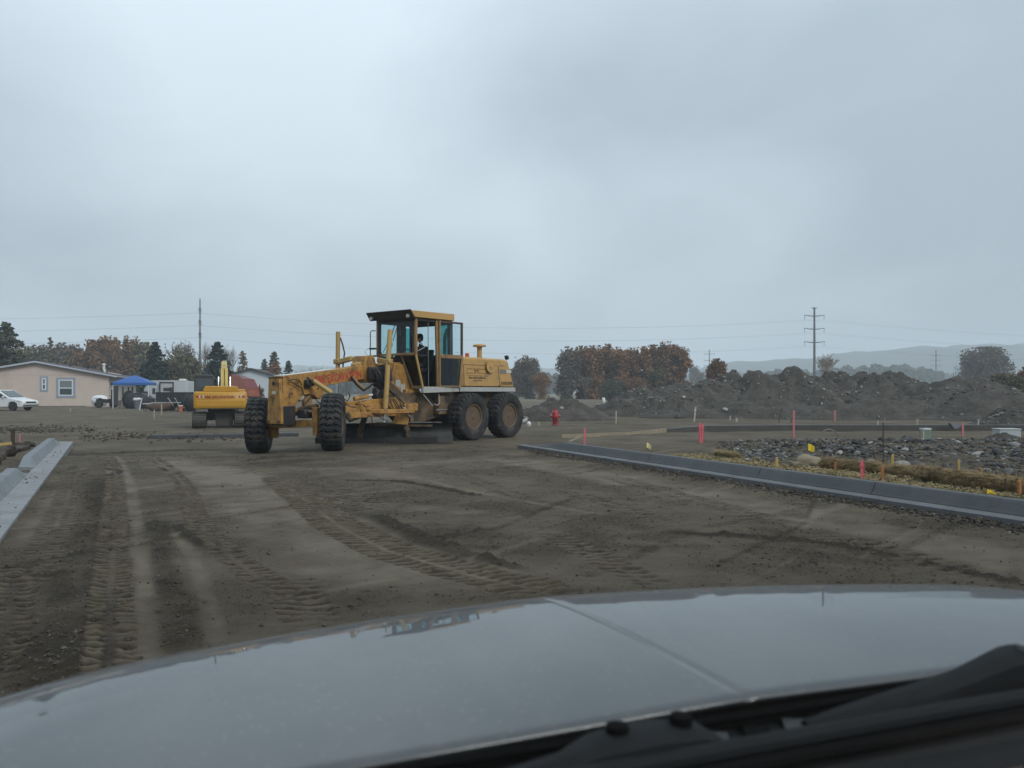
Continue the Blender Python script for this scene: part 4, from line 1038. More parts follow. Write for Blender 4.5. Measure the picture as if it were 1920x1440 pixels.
bare_tree('bare_tree', 562, 690, 170, 30, 'low bare tree between the small spruce and the bluish bare tree', 34)
deciduous('autumn_tree', 650, 716, 260, 40, L_dark, 'far dark tree seen under the grader beam', 35, 900, low=0.02)
deciduous('autumn_tree', 690, 722, 250, 50, L_grey, 'far grey tree seen under the middle of the grader beam', 36, 900, low=0.02)
deciduous('bush', 480, 728, 100, 40, L_grey, 'grey bush in front of the pale house', 37, 700, low=0.02)
# right of the grader
deciduous('autumn_tree', 987, 671, 172, 58, L_grey, 'grey brown tree just right of the grader hood', 41, 3000, low=0.06)
deciduous('autumn_tree', 962, 694, 180, 34, L_brown, 'brown tree half hidden by the rear of the grader', 42, 1500, low=0.04)
deciduous('autumn_tree', 1016, 700, 160, 38, L_orange, 'small rust tree behind the dirt mound and hydrant', 43, 1800, low=0.04)
row = [(1068, 656, 44, L_grey), (1092, 654, 40, L_brown), (1116, 653, 40, L_orange), (1138, 651, 42, L_brown), (1160, 655, 38, L_orange), (1182, 657, 34, L_brown), (1204, 655, 36, L_orange), (1224, 652, 34, L_orange), (1246, 646, 36, L_brown), (1262, 652, 32, L_orange), (1278, 656, 32, L_orange)]
ordn = ['leftmost, darkest', 'second', 'third', 'fourth', 'fifth', 'sixth', 'seventh', 'eighth', 'ninth and tallest', 'tenth', 'rightmost, most orange']
for k, (px, tp, w, mt) in enumerate(row):
    deciduous('poplar_tree', px, tp, 163 + 5 * (k % 2), w * 1.15, mt, f'{ordn[k]} tree of the tall autumn row right of the grader', 50 + k, 2600, low=0.03, round_=2.2, lobes=40)
bare_tree('bare_bush', 1097, 706, 150, 34, 'pinkish bare bush at the foot of the autumn row', 70, leaves=L_grey, n=700)
deciduous('bush', 1232, 690, 140, 38, L_olive, 'yellowish bush before the right half of the autumn row', 71, 1500, low=0.03)
deciduous('bush', 1150, 715, 150, 60, L_dark, 'low dark bush under the middle of the autumn row', 72, 1600, low=0.03)
deciduous('bush', 1192, 712, 150, 50, L_brown, 'low brown bush under the right half of the autumn row', 73, 1500, low=0.03)
deciduous('autumn_tree', 1344, 677, 118, 40, L_brown, 'round dark brown tree peeping over the soil piles', 74, 2400, low=0.05)
bare_tree('bare_tree', 1549, 657, 165, 34, 'pale bare tree beside the tall armed power pole', 75, mat=pmat("pale_twigs", (0.30, 0.26, 0.22), 0.95), leaves=L_tan, n=900)
deciduous('round_tree', 1842, 657, 225, 98, L_grey, 'wide round tree on the horizon at the right', 76, 4200, low=0.12, round_=1.3, lobes=34)
deciduous('round_tree', 1820, 690, 228, 60, L_grey, 'lower round tree merging with the wide one at the right', 77, 1500, low=0.05)
deciduous('bush', 1893, 706, 82, 74, L_olive, 'olive bush behind the right end of the soil piles', 78, 2600, low=0.02)
deciduous('bush', 1925, 692, 88, 50, L_brown, 'brown bush at the right edge of the view', 79, 2000, low=0.02)
for k, (px, tp, w, d) in enumerate(((1302, 688, 30, 420), (1318, 698, 30, 400), (1390, 700, 46, 410))):
    deciduous('far_tree', px, tp, d, w, L_grey, ('far grey tree right of the autumn row', 'low far tree left of the round brown tree', 'far tree above the left soil piles')[k], 80 + k, 900, low=0.04)
# the far woods read as one mass
def far_wood(name, x0, x1, tops, d, mat, label, seed, n):
    g_ = np.random.default_rng(seed); px = g_.uniform(x0, x1, n)
    tp = np.interp(px, [t[0] for t in tops], [t[1] for t in tops]) + 3.5 * (vnoise(px / 9.0, px * 0 + 2, seed) - 0.5) * 2 + 2 * (vnoise(px / 3.0, px * 0 + 5, seed) - 0.5)
    dd = d * g_.uniform(0.95, 1.10, n); zt = CAMH + (HOR - tp) * dd / FPX
    z = zt * g_.uniform(0.0, 1.0, n) ** 0.7
    C = np.stack([(px - CXP) * dd / FPX, dd, z], -1)
    V, F, ti = leaf_quads(C, d * 0.0024, g_, np.clip(g_.normal(0.45, 0.25, n), 0, 1))
    tag(np_mesh(name, V, F, mat, None, False, {'tint': ti}), label, 'woods', kind='stuff')
far_wood('far_wood', 1395, 1770, [(1395, 704), (1450, 694), (1530, 700), (1580, 690), (1640, 688), (1700, 686), (1770, 700)], 620, L_dark, 'hazy grey wood along the horizon behind the soil piles', 91, 16000)
far_wood('far_wood', 930, 1062, [(930, 705), (1000, 712), (1030, 702), (1062, 708)], 560, L_dark, 'hazy wood behind the trees just right of the grader', 92, 7000)
far_wood('far_wood', 1690, 1990, [(1690, 706), (1780, 702), (1860, 704), (1990, 700)], 800, L_dark, 'faint far wood at the right edge of the horizon', 93, 9000)
far_wood('far_wood', 520, 760, [(520, 712), (600, 708), (680, 716), (760, 714)], 480, L_dark, 'hazy wood seen beyond the grader beam', 94, 9000)
far_wood('far_wood', -60, 330, [(-60, 690), (120, 690), (330, 695)], 260, L_grey, 'dense wood behind the peach house', 95, 12000)

# ------------------------------------------------------------------ hills far off
def hills(name, prof, d, mat, seed, depth=900):
    xs = np.linspace(prof[0][0], prof[-1][0], 160); tp = np.interp(xs, [p[0] for p in prof], [p[1] for p in prof])
    tp = tp + 2.2 * fbm(xs / 40.0, xs * 0, 1.0, 3, seed)
    V = []; nrow = 7
    for k in range(nrow):
        t = k / (nrow - 1); f = math.sin(PI * min(1, t * 1.0)) if t <= 0.5 else math.sin(PI * t)
        dd = d + (t - 0.5) * depth * 2
        zt = np.maximum((HOR - tp) * d / FPX, 1.0) * (f ** 0.8) * (1 + 0.06 * fbm(xs / 25.0, xs * 0 + 3.1 * k, 1.0, 3, seed + k)) - 3.0
        V.append(np.stack([(xs - CXP) * d / FPX, np.full_like(xs, dd), zt], -1))
    V = np.concatenate(V); n_ = len(xs); i_ = np.arange(nrow * n_).reshape(nrow, n_)
    F = np.stack([i_[:-1, :-1], i_[:-1, 1:], i_[1:, 1:], i_[1:, :-1]], -1).reshape(-1, 4)
    tag(np_mesh(name, V, F, mat, None, True), kind='structure')
M_hill = pmat("forested_hill", (0.045, 0.055, 0.055), 0.95, var=0.3, scale=0.01)
hills('hills', [(1180, 735), (1290, 700), (1340, 676), (1420, 670), (1500, 668), (1570, 660), (1640, 652), (1720, 646), (1830, 641), (2000, 640), (2300, 650), (2700, 735)], 1500, M_hill, 3, 300)
hills('hills', [(-600, 735), (-200, 690), (100, 690), (380, 700), (470, 690), (560, 682), (620, 684), (700, 700), (800, 700), (930, 688), (1000, 684), (1080, 692), (1200, 700), (1300, 735)], 2000, M_hill, 4, 300)

# ------------------------------------------------------------------ damp air
hz_m = bpy.data.materials.new("haze"); hz_m.use_nodes = True; nt = hz_m.node_tree
for n_ in list(nt.nodes): nt.nodes.remove(n_)
ho = nd(nt, 'ShaderNodeOutputMaterial'); pv = nd(nt, 'ShaderNodeVolumePrincipled')
pv.inputs['Color'].default_value = (0.84, 0.93, 1.0, 1); pv.inputs['Density'].default_value = 0.00066; pv.inputs['Anisotropy'].default_value = 0.0
nt.links.new(pv.outputs[0], ho.inputs['Volume'])
hzb = MB(); hzb.bb(-7600, 7600, -3600, 8000, -4.0, 150.0)
hzb = hzb.build('haze', hz_m, None, smooth=0); tag(hzb, 'thin damp haze filling the air over the whole site', 'haze', kind='stuff')
# ------------------------------------------------------------------ motor grader (own axes: x forward, y left, z up)
G_O = Vector((-1.61, 25.38)); G_H = Vector((-0.6, -0.8)); G_L = Vector((0.8, -0.6))
def gs_(px, py, Y):
    """(x, z) on the grader's own plane y = Y, measured from the photograph"""
    a, b = (px - CXP) / FPX, (py - HOR) / FPX
    t = (Y + G_O.dot(G_L)) / (a * G_L.x + G_L.y); p = Vector((a * t, t)) - G_O
    return p.dot(G_H), CAMH - b * t
def gp(px, py, Y):
    x, z = gs_(px, py, Y); return Vector((x, Y, z))
GR = empty('motor_grader', (G_O.x, G_O.y, 0.0), math.atan2(G_H.y, G_H.x), 'tan yellow motor grader with enclosed cab standing on the dirt road', 'grader')

# --- wheels: tyre with a zigzag block tread, steel rim
def tyre_mesh(name, R, W, npitch, per=10, nw=26, lug=0.05):
    nc = npitch * per; ws = np.linspace(-1, 1, nw); V = []; prof = []
    # tread band
    for i in range(nc):
        ph = i / per
        for w in ws:
            crown = R - 0.022 * abs(w) ** 2.2 - 0.030 * max(0, abs(w) - 0.8) / 0.2
            zz = abs(((w + 1) * 1.5) % 1.0 - 0.5) * 2
            f = (ph + 0.40 * zz + 0.06 * w) % 1.0
            gr1 = 1.0 if f < 0.22 else 0.0
            band = abs(abs(w) - 0.40)
            gr2 = 1.0 if (band < 0.05 and f < 0.62) else 0.0
            g_ = max(gr1, gr2)
            r = crown - lug * g_
            a = 2 * PI * i / nc
            V.append((r * math.cos(a), w * W / 2, r * math.sin(a)))
    F = []
    for i in range(nc):
        for k in range(nw - 1):
            a, b = i * nw + k, ((i + 1) % nc) * nw + k
            F.append((a, a + 1, b + 1, b))
    # sidewalls
    side = [(R - 0.085, 0.505 * W), (R - 0.15, 0.535 * W), (R - 0.23, 0.53 * W), (R - 0.31, 0.47 * W), (R - 0.345, 0.40 * W), (R - 0.36, 0.28 * W)]
    for sgn in (1, -1):
        prev = [i * nw + (nw - 1 if sgn > 0 else 0) for i in range(nc)]
        for r, y in side:
            base = len(V)
            for i in range(nc):
                a = 2 * PI * i / nc
                rr = r
                if r > R - 0.12: rr = r + (0.012 if (i // (per // 2)) % 2 else -0.006)
                V.append((rr * math.cos(a), sgn * y, rr * math.sin(a)))
            cur = [base + i for i in range(nc)]
            for i in range(nc):
                j = (i + 1) % nc
                F.append((prev[i], prev[j], cur[j], cur[i]) if sgn < 0 else (prev[i], cur[i], cur[j], prev[j]))
            prev = cur
    me = bpy.data.meshes.new(name); me.from_pydata(V, [], F)
    bm = bmesh.new(); bm.from_mesh(me); bmesh.ops.recalc_face_normals(bm, faces=bm.faces); bm.to_mesh(me); bm.free()
    me.polygons.foreach_set('use_smooth', [True] * len(me.polygons)); me.set_sharp_from_angle(angle=math.radians(40)); me.update()
    return me
TR, TW = 0.715, 0.50
TYRE_ME = tyre_mesh('tyre', TR, TW, 28); TYRE_ME.materials.append(M_rub)
def rim_mesh(sgn):
    m = MB(); q = 0.365
    prof = [(q + 0.01, 0.16), (q + 0.02, 0.215), (q, 0.22), (q - 0.03, 0.20), (q - 0.05, 0.10), (q - 0.07, 0.055), (0.20, 0.030), (0.16, 0.045), (0.15, 0.12), (0.11, 0.135), (0.04, 0.14), (0.001, 0.14)]
    m.lathe([(r, sgn * y) for r, y in prof] , axis='y', n=40)
    for k in range(12):
        a = 2 * PI * k / 12
        m.cyl((0.25 * math.cos(a), sgn * 0.03, 0.25 * math.sin(a)), (0.25 * math.cos(a), sgn * 0.07, 0.25 * math.sin(a)), 0.018, n=6)
    back = [(q, sgn * 0.17), (q - 0.02, 0.0), (q - 0.02, -sgn * 0.2), (0.12, -sgn * 0.16), (0.001, -sgn * 0.16)]
    m.lathe(back, axis='y', n=40)
    me = m.mesh('rim', 35); me.materials.append(M_rim)
    return me
RIM_L, RIM_R = rim_mesh(1), rim_mesh(-1)
def wheel(x, y, z, rz, sgn, label=None):
    hub = MB().lathe([(0.09, sgn * 0.10), (0.09, sgn * 0.17), (0.06, sgn * 0.19), (0.001, sgn * 0.19)], axis='y', n=16)
    w = hub.build('wheel', M_rim, GR, (x, y, z), (0, 0, rz))
    spin = rng.uniform(0, 0.2)
    link_mesh('tyre', TYRE_ME, M_rub, w).rotation_euler = (0, spin, 0)
    link_mesh('rim', RIM_L if sgn > 0 else RIM_R, M_rim, w)
    if label: w['label'] = label
    return w
STEER = math.radians(43.5)
FA = Vector((6.45, 0, 0))
kp = 0.90; ko = 0.35
lw = Vector((FA.x - math.sin(STEER) * ko, kp + math.cos(STEER) * ko, TR))
rw = Vector((FA.x + math.sin(STEER) * ko, -kp - math.cos(STEER) * ko, TR - 0.125))
wheel(lw.x, lw.y, lw.z - 0.012, STEER, 1, 'front left wheel turned towards the viewer')
wheel(rw.x, rw.y, rw.z, STEER, -1, 'front right wheel turned towards the viewer')
for xx in (0.89, -0.89):
    wheel(xx, 1.05, TR - 0.008, 0, 1); wheel(xx, -1.05, TR - 0.008, 0, -1)

# --- engine housing
prof = [(0.97, 1.60), (0.97, 2.53), (-1.28, 2.515), (-1.50, 2.46), (-1.84, 1.60)]
hood = MB().prism(prof, 'y', -0.74, 0.74).build('engine_hood', M_tan, GR, bevel=0.07, seg=3)
for sgn in (1, -1):
    p = MB().prism([(0.72, 1.635), (0.74, 2.265), (-0.92, 2.265), (-1.03, 1.635)], 'y', sgn * 0.738, sgn * 0.752)
    sp = p.build('side_panel', M_tan, hood, bevel=0.006)
    gap = MB()                                            # dark reveal round the panel
    pts = [(0.745, 1.61), (0.765, 2.285), (-0.945, 2.285), (-1.058, 1.61)]
    for i in range(4):
        a, b_ = pts[i], pts[(i + 1) % 4]
        gap.beam((a[0], sgn * 0.741, a[1]), (b_[0], sgn * 0.741, b_[1]), 0.006, 0.014)
    gap.build('panel_seam', M_ink, hood)
    c = gp(917, 687, 0.76) if sgn > 0 else Vector((-0.47, -0.76, 2.27))
    cap = MB().lathe([(0.19, sgn * 0.70), (0.19, sgn * 0.80), (0.205, sgn * 0.81), (0.205, sgn * 0.83), (0.185, sgn * 0.835), (0.17, sgn * 0.825), (0.06, sgn * 0.828), (0.05, sgn * 0.85), (0.001, sgn * 0.85)], (c.x, 0, c.z), 'y', 32)
    cap.build('filter_cover', M_tan, hood)
    MB().lathe([(0.209, sgn * 0.808), (0.209, sgn * 0.822)], (c.x, 0, c.z), 'y', 32).build('clamp_band', M_ink, hood)
    for k in range(7): MB().bb(0.80, 0.955, sgn * 0.735, sgn * 0.748, 1.66 + 0.055 * k, 1.68 + 0.055 * k).build('louvre', M_blk, hood)
    MB().bb(0.80, 0.955, sgn * 0.72, sgn * 0.7425, 1.64, 2.03).build('louvre_plate', M_tan, hood)
    MB().prism([(0.95, 1.46), (0.92, 1.598), (-1.85, 1.598), (-1.87, 1.46)], 'y', sgn * 0.60, sgn * 0.765).build('skirt', M_wht, GR, bevel=0.008)
    MB().cyl((-1.0, sgn * 0.755, 1.655), (-1.0, sgn * 0.765, 1.655), 0.02, n=10).build('latch', M_ink, hood)
MB().bb(-0.05, -0.22, 0.74, 0.757, 1.60, 1.63).build('latch', M_ink, hood)
y = 0.7435
MB().beam(gp(938.5, 684, 0.755), gp(946, 684.5, 0.755), 0.03, 0.022).build('handle', M_wht, hood)
def quad_plate(name, pxs, Y, mat, parent, t=0.006):
    return MB().plate([gp(px, py, Y) for px, py in pxs], t).build(name, mat, parent)
M_sgrey = pmat("grey_sticker", (0.15, 0.145, 0.14), 0.6, var=0.25, scale=8); M_swht = pmat("pale_sticker_and_sheen", (0.45, 0.45, 0.41), 0.6, var=0.08)
quad_plate('sticker', [(937.5, 692.5), (949, 693.5), (949.5, 701), (938, 700.5)], y, M_sgrey, hood)
quad_plate('sticker', [(949.2, 694), (958, 694.6), (958.8, 699.4), (949.5, 699)], y, M_swht, hood)
c = (gp(940, 721.5, 0) + gp(964, 722, 0)) / 2
text_mesh('lettering', 'DRESSER', 0.10, M_ink, hood, frame_mat((-1.42, 0.7450, 1.735), (-1, 0, 0), (0, 0, 1)), width=0.62, bold=0.03)
text_mesh('lettering', 'SMC', 0.16, M_ink, hood, frame_mat((0.125, 0.756, 2.10), (-1, 0, 0), (0, 0, 1)), width=0.34)
lg = MB()
for zz in (2.16, 2.03):
    lg.bb(0.62, 0.33, 0.752, 0.755, zz - 0.008, zz + 0.008); lg.bb(-0.09, -0.36, 0.752, 0.755, zz - 0.008, zz + 0.008)
lg.bb(0.60, -0.36, 0.752, 0.755, 1.945, 1.957)
lg.build('emblem_bars', M_ink, hood)
worn = MB()
for k in range(9): worn.bb(0.52 - 0.092 * k, 0.45 - 0.092 * k, 0.752, 0.7545, 1.86, 1.905 if k % 3 else 1.92)
for k in range(5): worn.bb(0.30 - 0.09 * k, 0.235 - 0.09 * k, 0.752, 0.7545, 1.79, 1.82)
worn.build('worn_print', M_ink, hood)
# pre-cleaner stack, beacon, work lamp, exhaust
s = gp(899, 668, 0.25)
MB().lathe([(0.085, 2.50), (0.08, 2.52), (0.08, 2.90), (0.11, 2.93), (0.21, 2.935), (0.215, 2.97), (0.19, 3.0), (0.12, 3.015), (0.001, 3.02)], (s.x, 0.25, -0.03), 'z', 24).build('air_stack', M_tan, GR)
MB().cyl((s.x - 0.11, 0.25, 2.50), (s.x - 0.11, 0.25, 2.58), 0.025, n=8).build('stack_bracket', M_blk, GR)
s = gp(876, 668, 0.25)
MB().lathe([(0.075, 2.50), (0.075, 2.53), (0.068, 2.535), (0.066, 2.665), (0.05, 2.675), (0.001, 2.68)], (s.x, 0.25, 0.0), 'z', 18).build('beacon', M_orange, GR)
s = gp(950, 672, 0.35)
wl_ = MB().box((s.x, 0.35, 2.60), (0.085, 0.13, 0.13), Euler((0, 0.35, 0)).to_matrix()).build('work_lamp', M_blk, GR, bevel=0.012)
MB().beam((s.x + 0.02, 0.35, 2.50), (s.x + 0.01, 0.35, 2.56), 0.02, 0.02).build('bracket', M_blk, wl_)
MB().tube([(1.12, 0.30, 2.4), (1.12, 0.30, 3.0), (1.10, 0.30, 3.18), (1.03, 0.30, 3.32), (0.95, 0.30, 3.38)], 0.055, 12).build('exhaust_pipe', M_blk, GR)

# --- rear chassis, tandem cases, underside
fr = MB(); fr.prism([(3.05, 1.44), (3.05, 1.02), (2.3, 0.84), (-1.5, 0.80), (-1.85, 1.0), (-1.85, 1.47), (1.0, 1.47)], 'y', -0.46, 0.46)
fr.build('rear_frame', M_grime, GR, bevel=0.02)
for sgn in (1, -1):
    MB().prism([(-1.15, 0.50), (-1.22, 0.72), (-1.05, 0.92), (-0.4, 1.02), (0.4, 1.02), (1.05, 0.92), (1.22, 0.72), (1.15, 0.50), (0.9, 0.42), (-0.9, 0.42)], 'y', sgn * 0.60, sgn * 0.80).build('tandem_case', M_grime, GR, bevel=0.02)
    MB().cyl((0, sgn * 0.44, 0.95), (0, sgn * 0.62, 0.95), 0.22, n=20).build('axle_housing', M_grime, GR)
# dark belly plates between cab and drawbar
MB().prism([(3.62, 1.02), (2.55, 1.36), (1.35, 1.36), (1.2, 0.80), (2.6, 0.50), (3.1, 0.62)], 'y', 0.05, 0.50).build('belly_guard', M_grime, GR, bevel=0.02)
MB().bb(1.30, 1.85, 0.46, 0.72, 0.78, 1.34).build('fuel_tank', M_grime, GR, bevel=0.03, seg=2)
MB().tube([(1.25, 0.70, 0.92), (1.95, 0.70, 0.92)], 0.035, 10).build('step_bar', M_edge, GR)
MB().tube([(1.92, 0.78, 1.40), (1.92, 0.80, 1.12), (2.02, 0.80, 1.06), (2.15, 0.80, 1.10)], 0.014, 6).build('grab_iron', M_wht, GR)
MB().tube([(2.60, 0.80, 1.38), (2.25, 0.84, 1.05)], 0.014, 6).build('grab_iron', M_wht, GR)

# --- operator's cab
M_cabd = pmat("dark_cab_paint", (0.028, 0.026, 0.025), 0.6, var=0.3, scale=3, dirt=(0.065, 0.05, 0.035), dirt_amt=0.3)
cab = MB()
cab.bb(1.34, 2.66, -0.80, 0.80, 1.55, 1.605)
cab = cab.build('cab_floor', M_cabp, GR, bevel=0.006)
MB().prism([(2.66, 1.42), (2.64, 1.60), (1.13, 1.60), (1.10, 1.46)], 'y', 0.74, 0.86).build('sill_plate', M_wht, GR, bevel=0.008)
MB().prism([(2.66, 1.42), (2.64, 1.60), (1.13, 1.60), (1.10, 1.46)], 'y', -0.86, -0.74).build('sill_plate', M_wht, GR, bevel=0.008)
def post(name, p0, p1, w, d, mat=None):
    return MB().beam(p0, p1, w, d, up=(1, 0, 0)).build(name, mat or M_cabp, GR, bevel=0.008)
for sgn in (1, -1):
    post('front_post', (2.87, sgn * 0.765, 3.56), (2.87, sgn * 0.765, 2.52), 0.07, 0.08)
    post('front_post', (2.87, sgn * 0.765, 2.53), (2.635, sgn * 0.80, 1.60), 0.05, 0.06, M_cyl if sgn > 0 else None)
    post('door_post', (2.005, sgn * 0.775, 3.56), (1.965, sgn * 0.80, 1.60), 0.07, 0.13)
    post('rear_post', (1.41, sgn * 0.76, 3.56), (1.41, sgn * 0.78, 1.60), 0.12, 0.13, M_cabd)
    MB().bb(1.36, 2.90, sgn * 0.72, sgn * 0.79, 3.475, 3.56).build('roof_rail', M_cabd, GR, bevel=0.005)
MB().bb(2.83, 2.915, -0.73, 0.73, 3.455, 3.56).build('windscreen_header', M_cabd, GR, bevel=0.008)
MB().bb(1.36, 1.44, -0.70, 0.70, 3.44, 3.56).build('rear_header', M_cabd, GR)
MB().bb(2.835, 2.91, -0.73, 0.73, 2.50, 2.565).build('belt_rail', M_cabp, GR, bevel=0.008)
MB().bb(1.36, 1.44, -0.70, 0.70, 1.60, 2.56).build('rear_wall', M_inside, GR)
MB().bb(1.36, 2.02, 0.735, 0.785, 1.60, 2.50).build('side_wall', M_inside, GR)
MB().bb(1.36, 2.86, -0.79, -0.74, 1.60, 2.50).build('side_wall', M_inside, GR)
MB().bb(1.50, 2.80, -0.70, 0.70, 3.44, 3.475).build('roof_lining', M_inside, GR)
for sgn in (1, -1):                                   # dark wrap at the two front corners
    MB().plate([(2.872, sgn * 0.73, 3.47), (2.872, sgn * 0.60, 3.47), (2.872, sgn * 0.64, 3.40), (2.872, sgn * 0.645, 2.64), (2.872, sgn * 0.60, 2.565), (2.872, sgn * 0.73, 2.565)], 0.03).build('windscreen_surround', M_cabd, GR)
# roof
MB().prism([(1.33, 3.565), (1.33, 3.765), (3.15, 3.74), (3.02, 3.555)], 'y', -0.875, 0.875).build('cab_roof', M_tan, GR, bevel=0.012)
MB().plate([(3.215, 0.90, 3.755), (3.215, -0.90, 3.755), (3.045, -0.90, 3.53), (3.045, 0.90, 3.53)], 0.03).build('sun_visor', M_cabd, GR, bevel=0.006)
for yy in (0.72, -0.76):
    MB().lathe([(0.05, 0.0), (0.055, 0.03), (0.05, 0.06), (0.001, 0.062)], (3.11, yy, 3.59), 'x', 14).build('head_lamp', M_swht, GR)
# glass
def pane(name, pts, mat): return MB().plate(pts, 0.008).build(name, mat, GR, smooth=0)
pane('windscreen', [(2.865, 0.64, 2.57), (2.865, 0.64, 3.455), (2.865, -0.64, 3.455), (2.865, -0.64, 2.57)], G_clear)
pane('rear_window', [(1.40, 0.66, 2.56), (1.40, 0.66, 3.44), (1.40, -0.66, 3.44), (1.40, -0.66, 2.56)], G_clear)
pane('side_window', [(2.82, -0.77, 2.50), (2.82, -0.77, 3.475), (2.10, -0.77, 3.475), (2.10, -0.77, 2.50)], G_clear)
pane('quarter_window', [(1.71, -0.765, 2.60), (1.71, -0.765, 3.40), (1.54, -0.765, 3.40), (1.54, -0.765, 2.60)], G_teal)
pane('quarter_window', [(1.93, 0.765, 2.50), (1.93, 0.765, 3.475), (1.48, 0.765, 3.475), (1.48, 0.765, 2.50)], G_teal)
MB().bb(1.72, 2.09, -0.785, -0.745, 2.50, 3.475).build('side_pillar', M_inside, GR)
MB().bb(1.36, 1.535, -0.785, -0.745, 2.50, 3.475).build('side_pillar', M_inside, GR)
pane('lower_front_window', [(2.845, 0.20, 2.48), (2.845, 0.70, 2.48), (2.61, 0.77, 1.64), (2.61, 0.42, 1.64)], G_low)
pane('lower_front_window', [(2.845, -0.20, 2.48), (2.845, -0.70, 2.48), (2.61, -0.77, 1.64), (2.61, -0.42, 1.64)], G_low)
fr = MB()
for sgn in (1, -1):
    q = [(2.85, sgn * 0.17, 2.52), (2.85, sgn * 0.735, 2.52), (2.612, sgn * 0.79, 1.61), (2.612, sgn * 0.39, 1.61)]
    for i in range(4): fr.beam(q[i], q[(i + 1) % 4], 0.05, 0.05)
fr.build('lower_window_frame', M_cabp, GR, bevel=0.006)
wip = MB(); wip.tube([(2.90, -0.52, 2.60), (2.92, -0.30, 2.90), (2.92, -0.24, 2.98)], 0.010, 6); wip.tube([(2.90, -0.40, 2.58), (2.92, -0.25, 2.86)], 0.010, 6)
wip.build('wiper', M_blk, GR)
# the door, swung right back against the side of the cab
dr = empty('door', (1.985, 0.845, 0), math.radians(176.0), parent=GR)
dr.rotation_euler = (0, 0, math.radians(180 - 4.0))
DX = 0.98
def dpost(name, x0, x1, z0, z1, mat): return MB().bb(x0, x1, -0.025, 0.025, z0, z1).build(name, mat, dr, bevel=0.006)
M_dark_door = pmat("dark_door_paint", (0.060, 0.032, 0.022), 0.6, var=0.25)
dpost('door_stile', 0.0, 0.055, 1.60, 3.53, M_cabp); dpost('door_stile', DX - 0.075, DX, 2.55, 3.53, M_dark_door)
MB().prism([(DX - 0.075, 2.42), (DX, 2.55), (DX, 2.40), (DX - 0.10, 1.60), (DX - 0.17, 1.60)], 'y', -0.026, 0.026).build('door_stile', M_cabp, dr)
dpost('door_rail', 0.055, DX - 0.075, 3.475, 3.53, M_dark_door); dpost('door_rail', 0.055, DX, 2.44, 2.55, M_cabp); dpost('door_rail', 0.055, DX - 0.16, 1.60, 1.635, M_cabp)
MB().plate([(0.05, 0, 2.54), (DX - 0.07, 0, 2.54), (DX - 0.07, 0, 3.48), (0.05, 0, 3.48)], 0.008).build('door_window', G_clear, dr, smooth=0)
MB().plate([(0.05, 0, 1.62), (DX - 0.15, 0, 1.62), (DX - 0.07, 0, 2.44), (0.05, 0, 2.44)], 0.008).build('door_window', glass_mat("low_door_glass", (0.36, 0.46, 0.52), 0.9), dr, smooth=0)
MB().tube([gp(783, 642, 0.82), gp(796, 649, 0.95), gp(796.5, 651, 0.95), gp(783, 658, 0.82)], 0.012, 6).build('grab_handle', M_wht, GR)
MB().tube([(2.36, 0.76, 3.46), (2.36, 0.78, 1.62)], 0.012, 6).build('door_rod', M_edge, GR)
MB().tube([(2.40, -0.55, 3.44), (2.62, -0.50, 2.95), (2.62, -0.50, 2.55)], 0.014, 6).build('control_rod', M_blk, GR)
MB().tube([(2.28, -0.55, 3.44), (2.52, -0.50, 2.95)], 0.012, 6).build('control_rod', M_blk, GR)
# seat and console
st = MB(); st.bb(1.62, 2.10, -0.27, 0.27, 2.02, 2.15)
st = st.build('seat', M_inside, GR, bevel=0.04, seg=2)
MB().prism([(1.60, 2.10), (1.72, 2.10), (1.62, 2.72), (1.52, 2.72)], 'y', -0.25, 0.25).build('backrest', M_inside, st, bevel=0.03, seg=2)
MB().bb(1.70, 2.05, -0.18, 0.18, 1.605, 2.02).build('seat_base', M_inside, st)
cs_ = MB().prism([(2.56, 1.60), (2.80, 2.50), (2.66, 2.58), (2.44, 2.45), (2.44, 1.60)], 'y', -0.18, 0.14).build('control_console', M_inside, GR, bevel=0.02)
ring = [(0.19 * math.cos(2 * PI * k / 20), 0.19 * math.sin(2 * PI * k / 20)) for k in range(21)]
MB().tube([(2.42 + 0.5 * a * 0.6, b_, 2.60 + a * 0.55) for a, b_ in ring], 0.016, 6).build('steering_wheel', M_blk, cs_)
lv = MB()
for k in range(5): lv.tube([(2.52, -0.14 + 0.06 * k, 2.48), (2.46, -0.14 + 0.06 * k, 2.68)], 0.008, 5)
lv.build('levers', M_blk, cs_)
# grab rail and mirror bracket at the far front corner
MB().tube([(2.93, -0.80, 3.25), (2.98, -0.93, 3.25), (3.0, -0.95, 3.20), (3.0, -0.95, 2.45), (2.96, -0.80, 2.16)], 0.014, 6).build('grab_rail', M_blk, GR)
for zc_ in (2.70, 2.485): MB().bb(2.9, 3.04, -0.97, -0.78, zc_, zc_ + 0.045).build('rail_clamp', M_blk, GR)
MB().tube([(3.02, -0.96, 2.72), (3.05, -1.08, 2.70), (3.06, -1.12, 2.62), (3.04, -1.05, 2.54), (3.02, -0.98, 2.50)], 0.005, 5).build('wire', M_blk, GR)

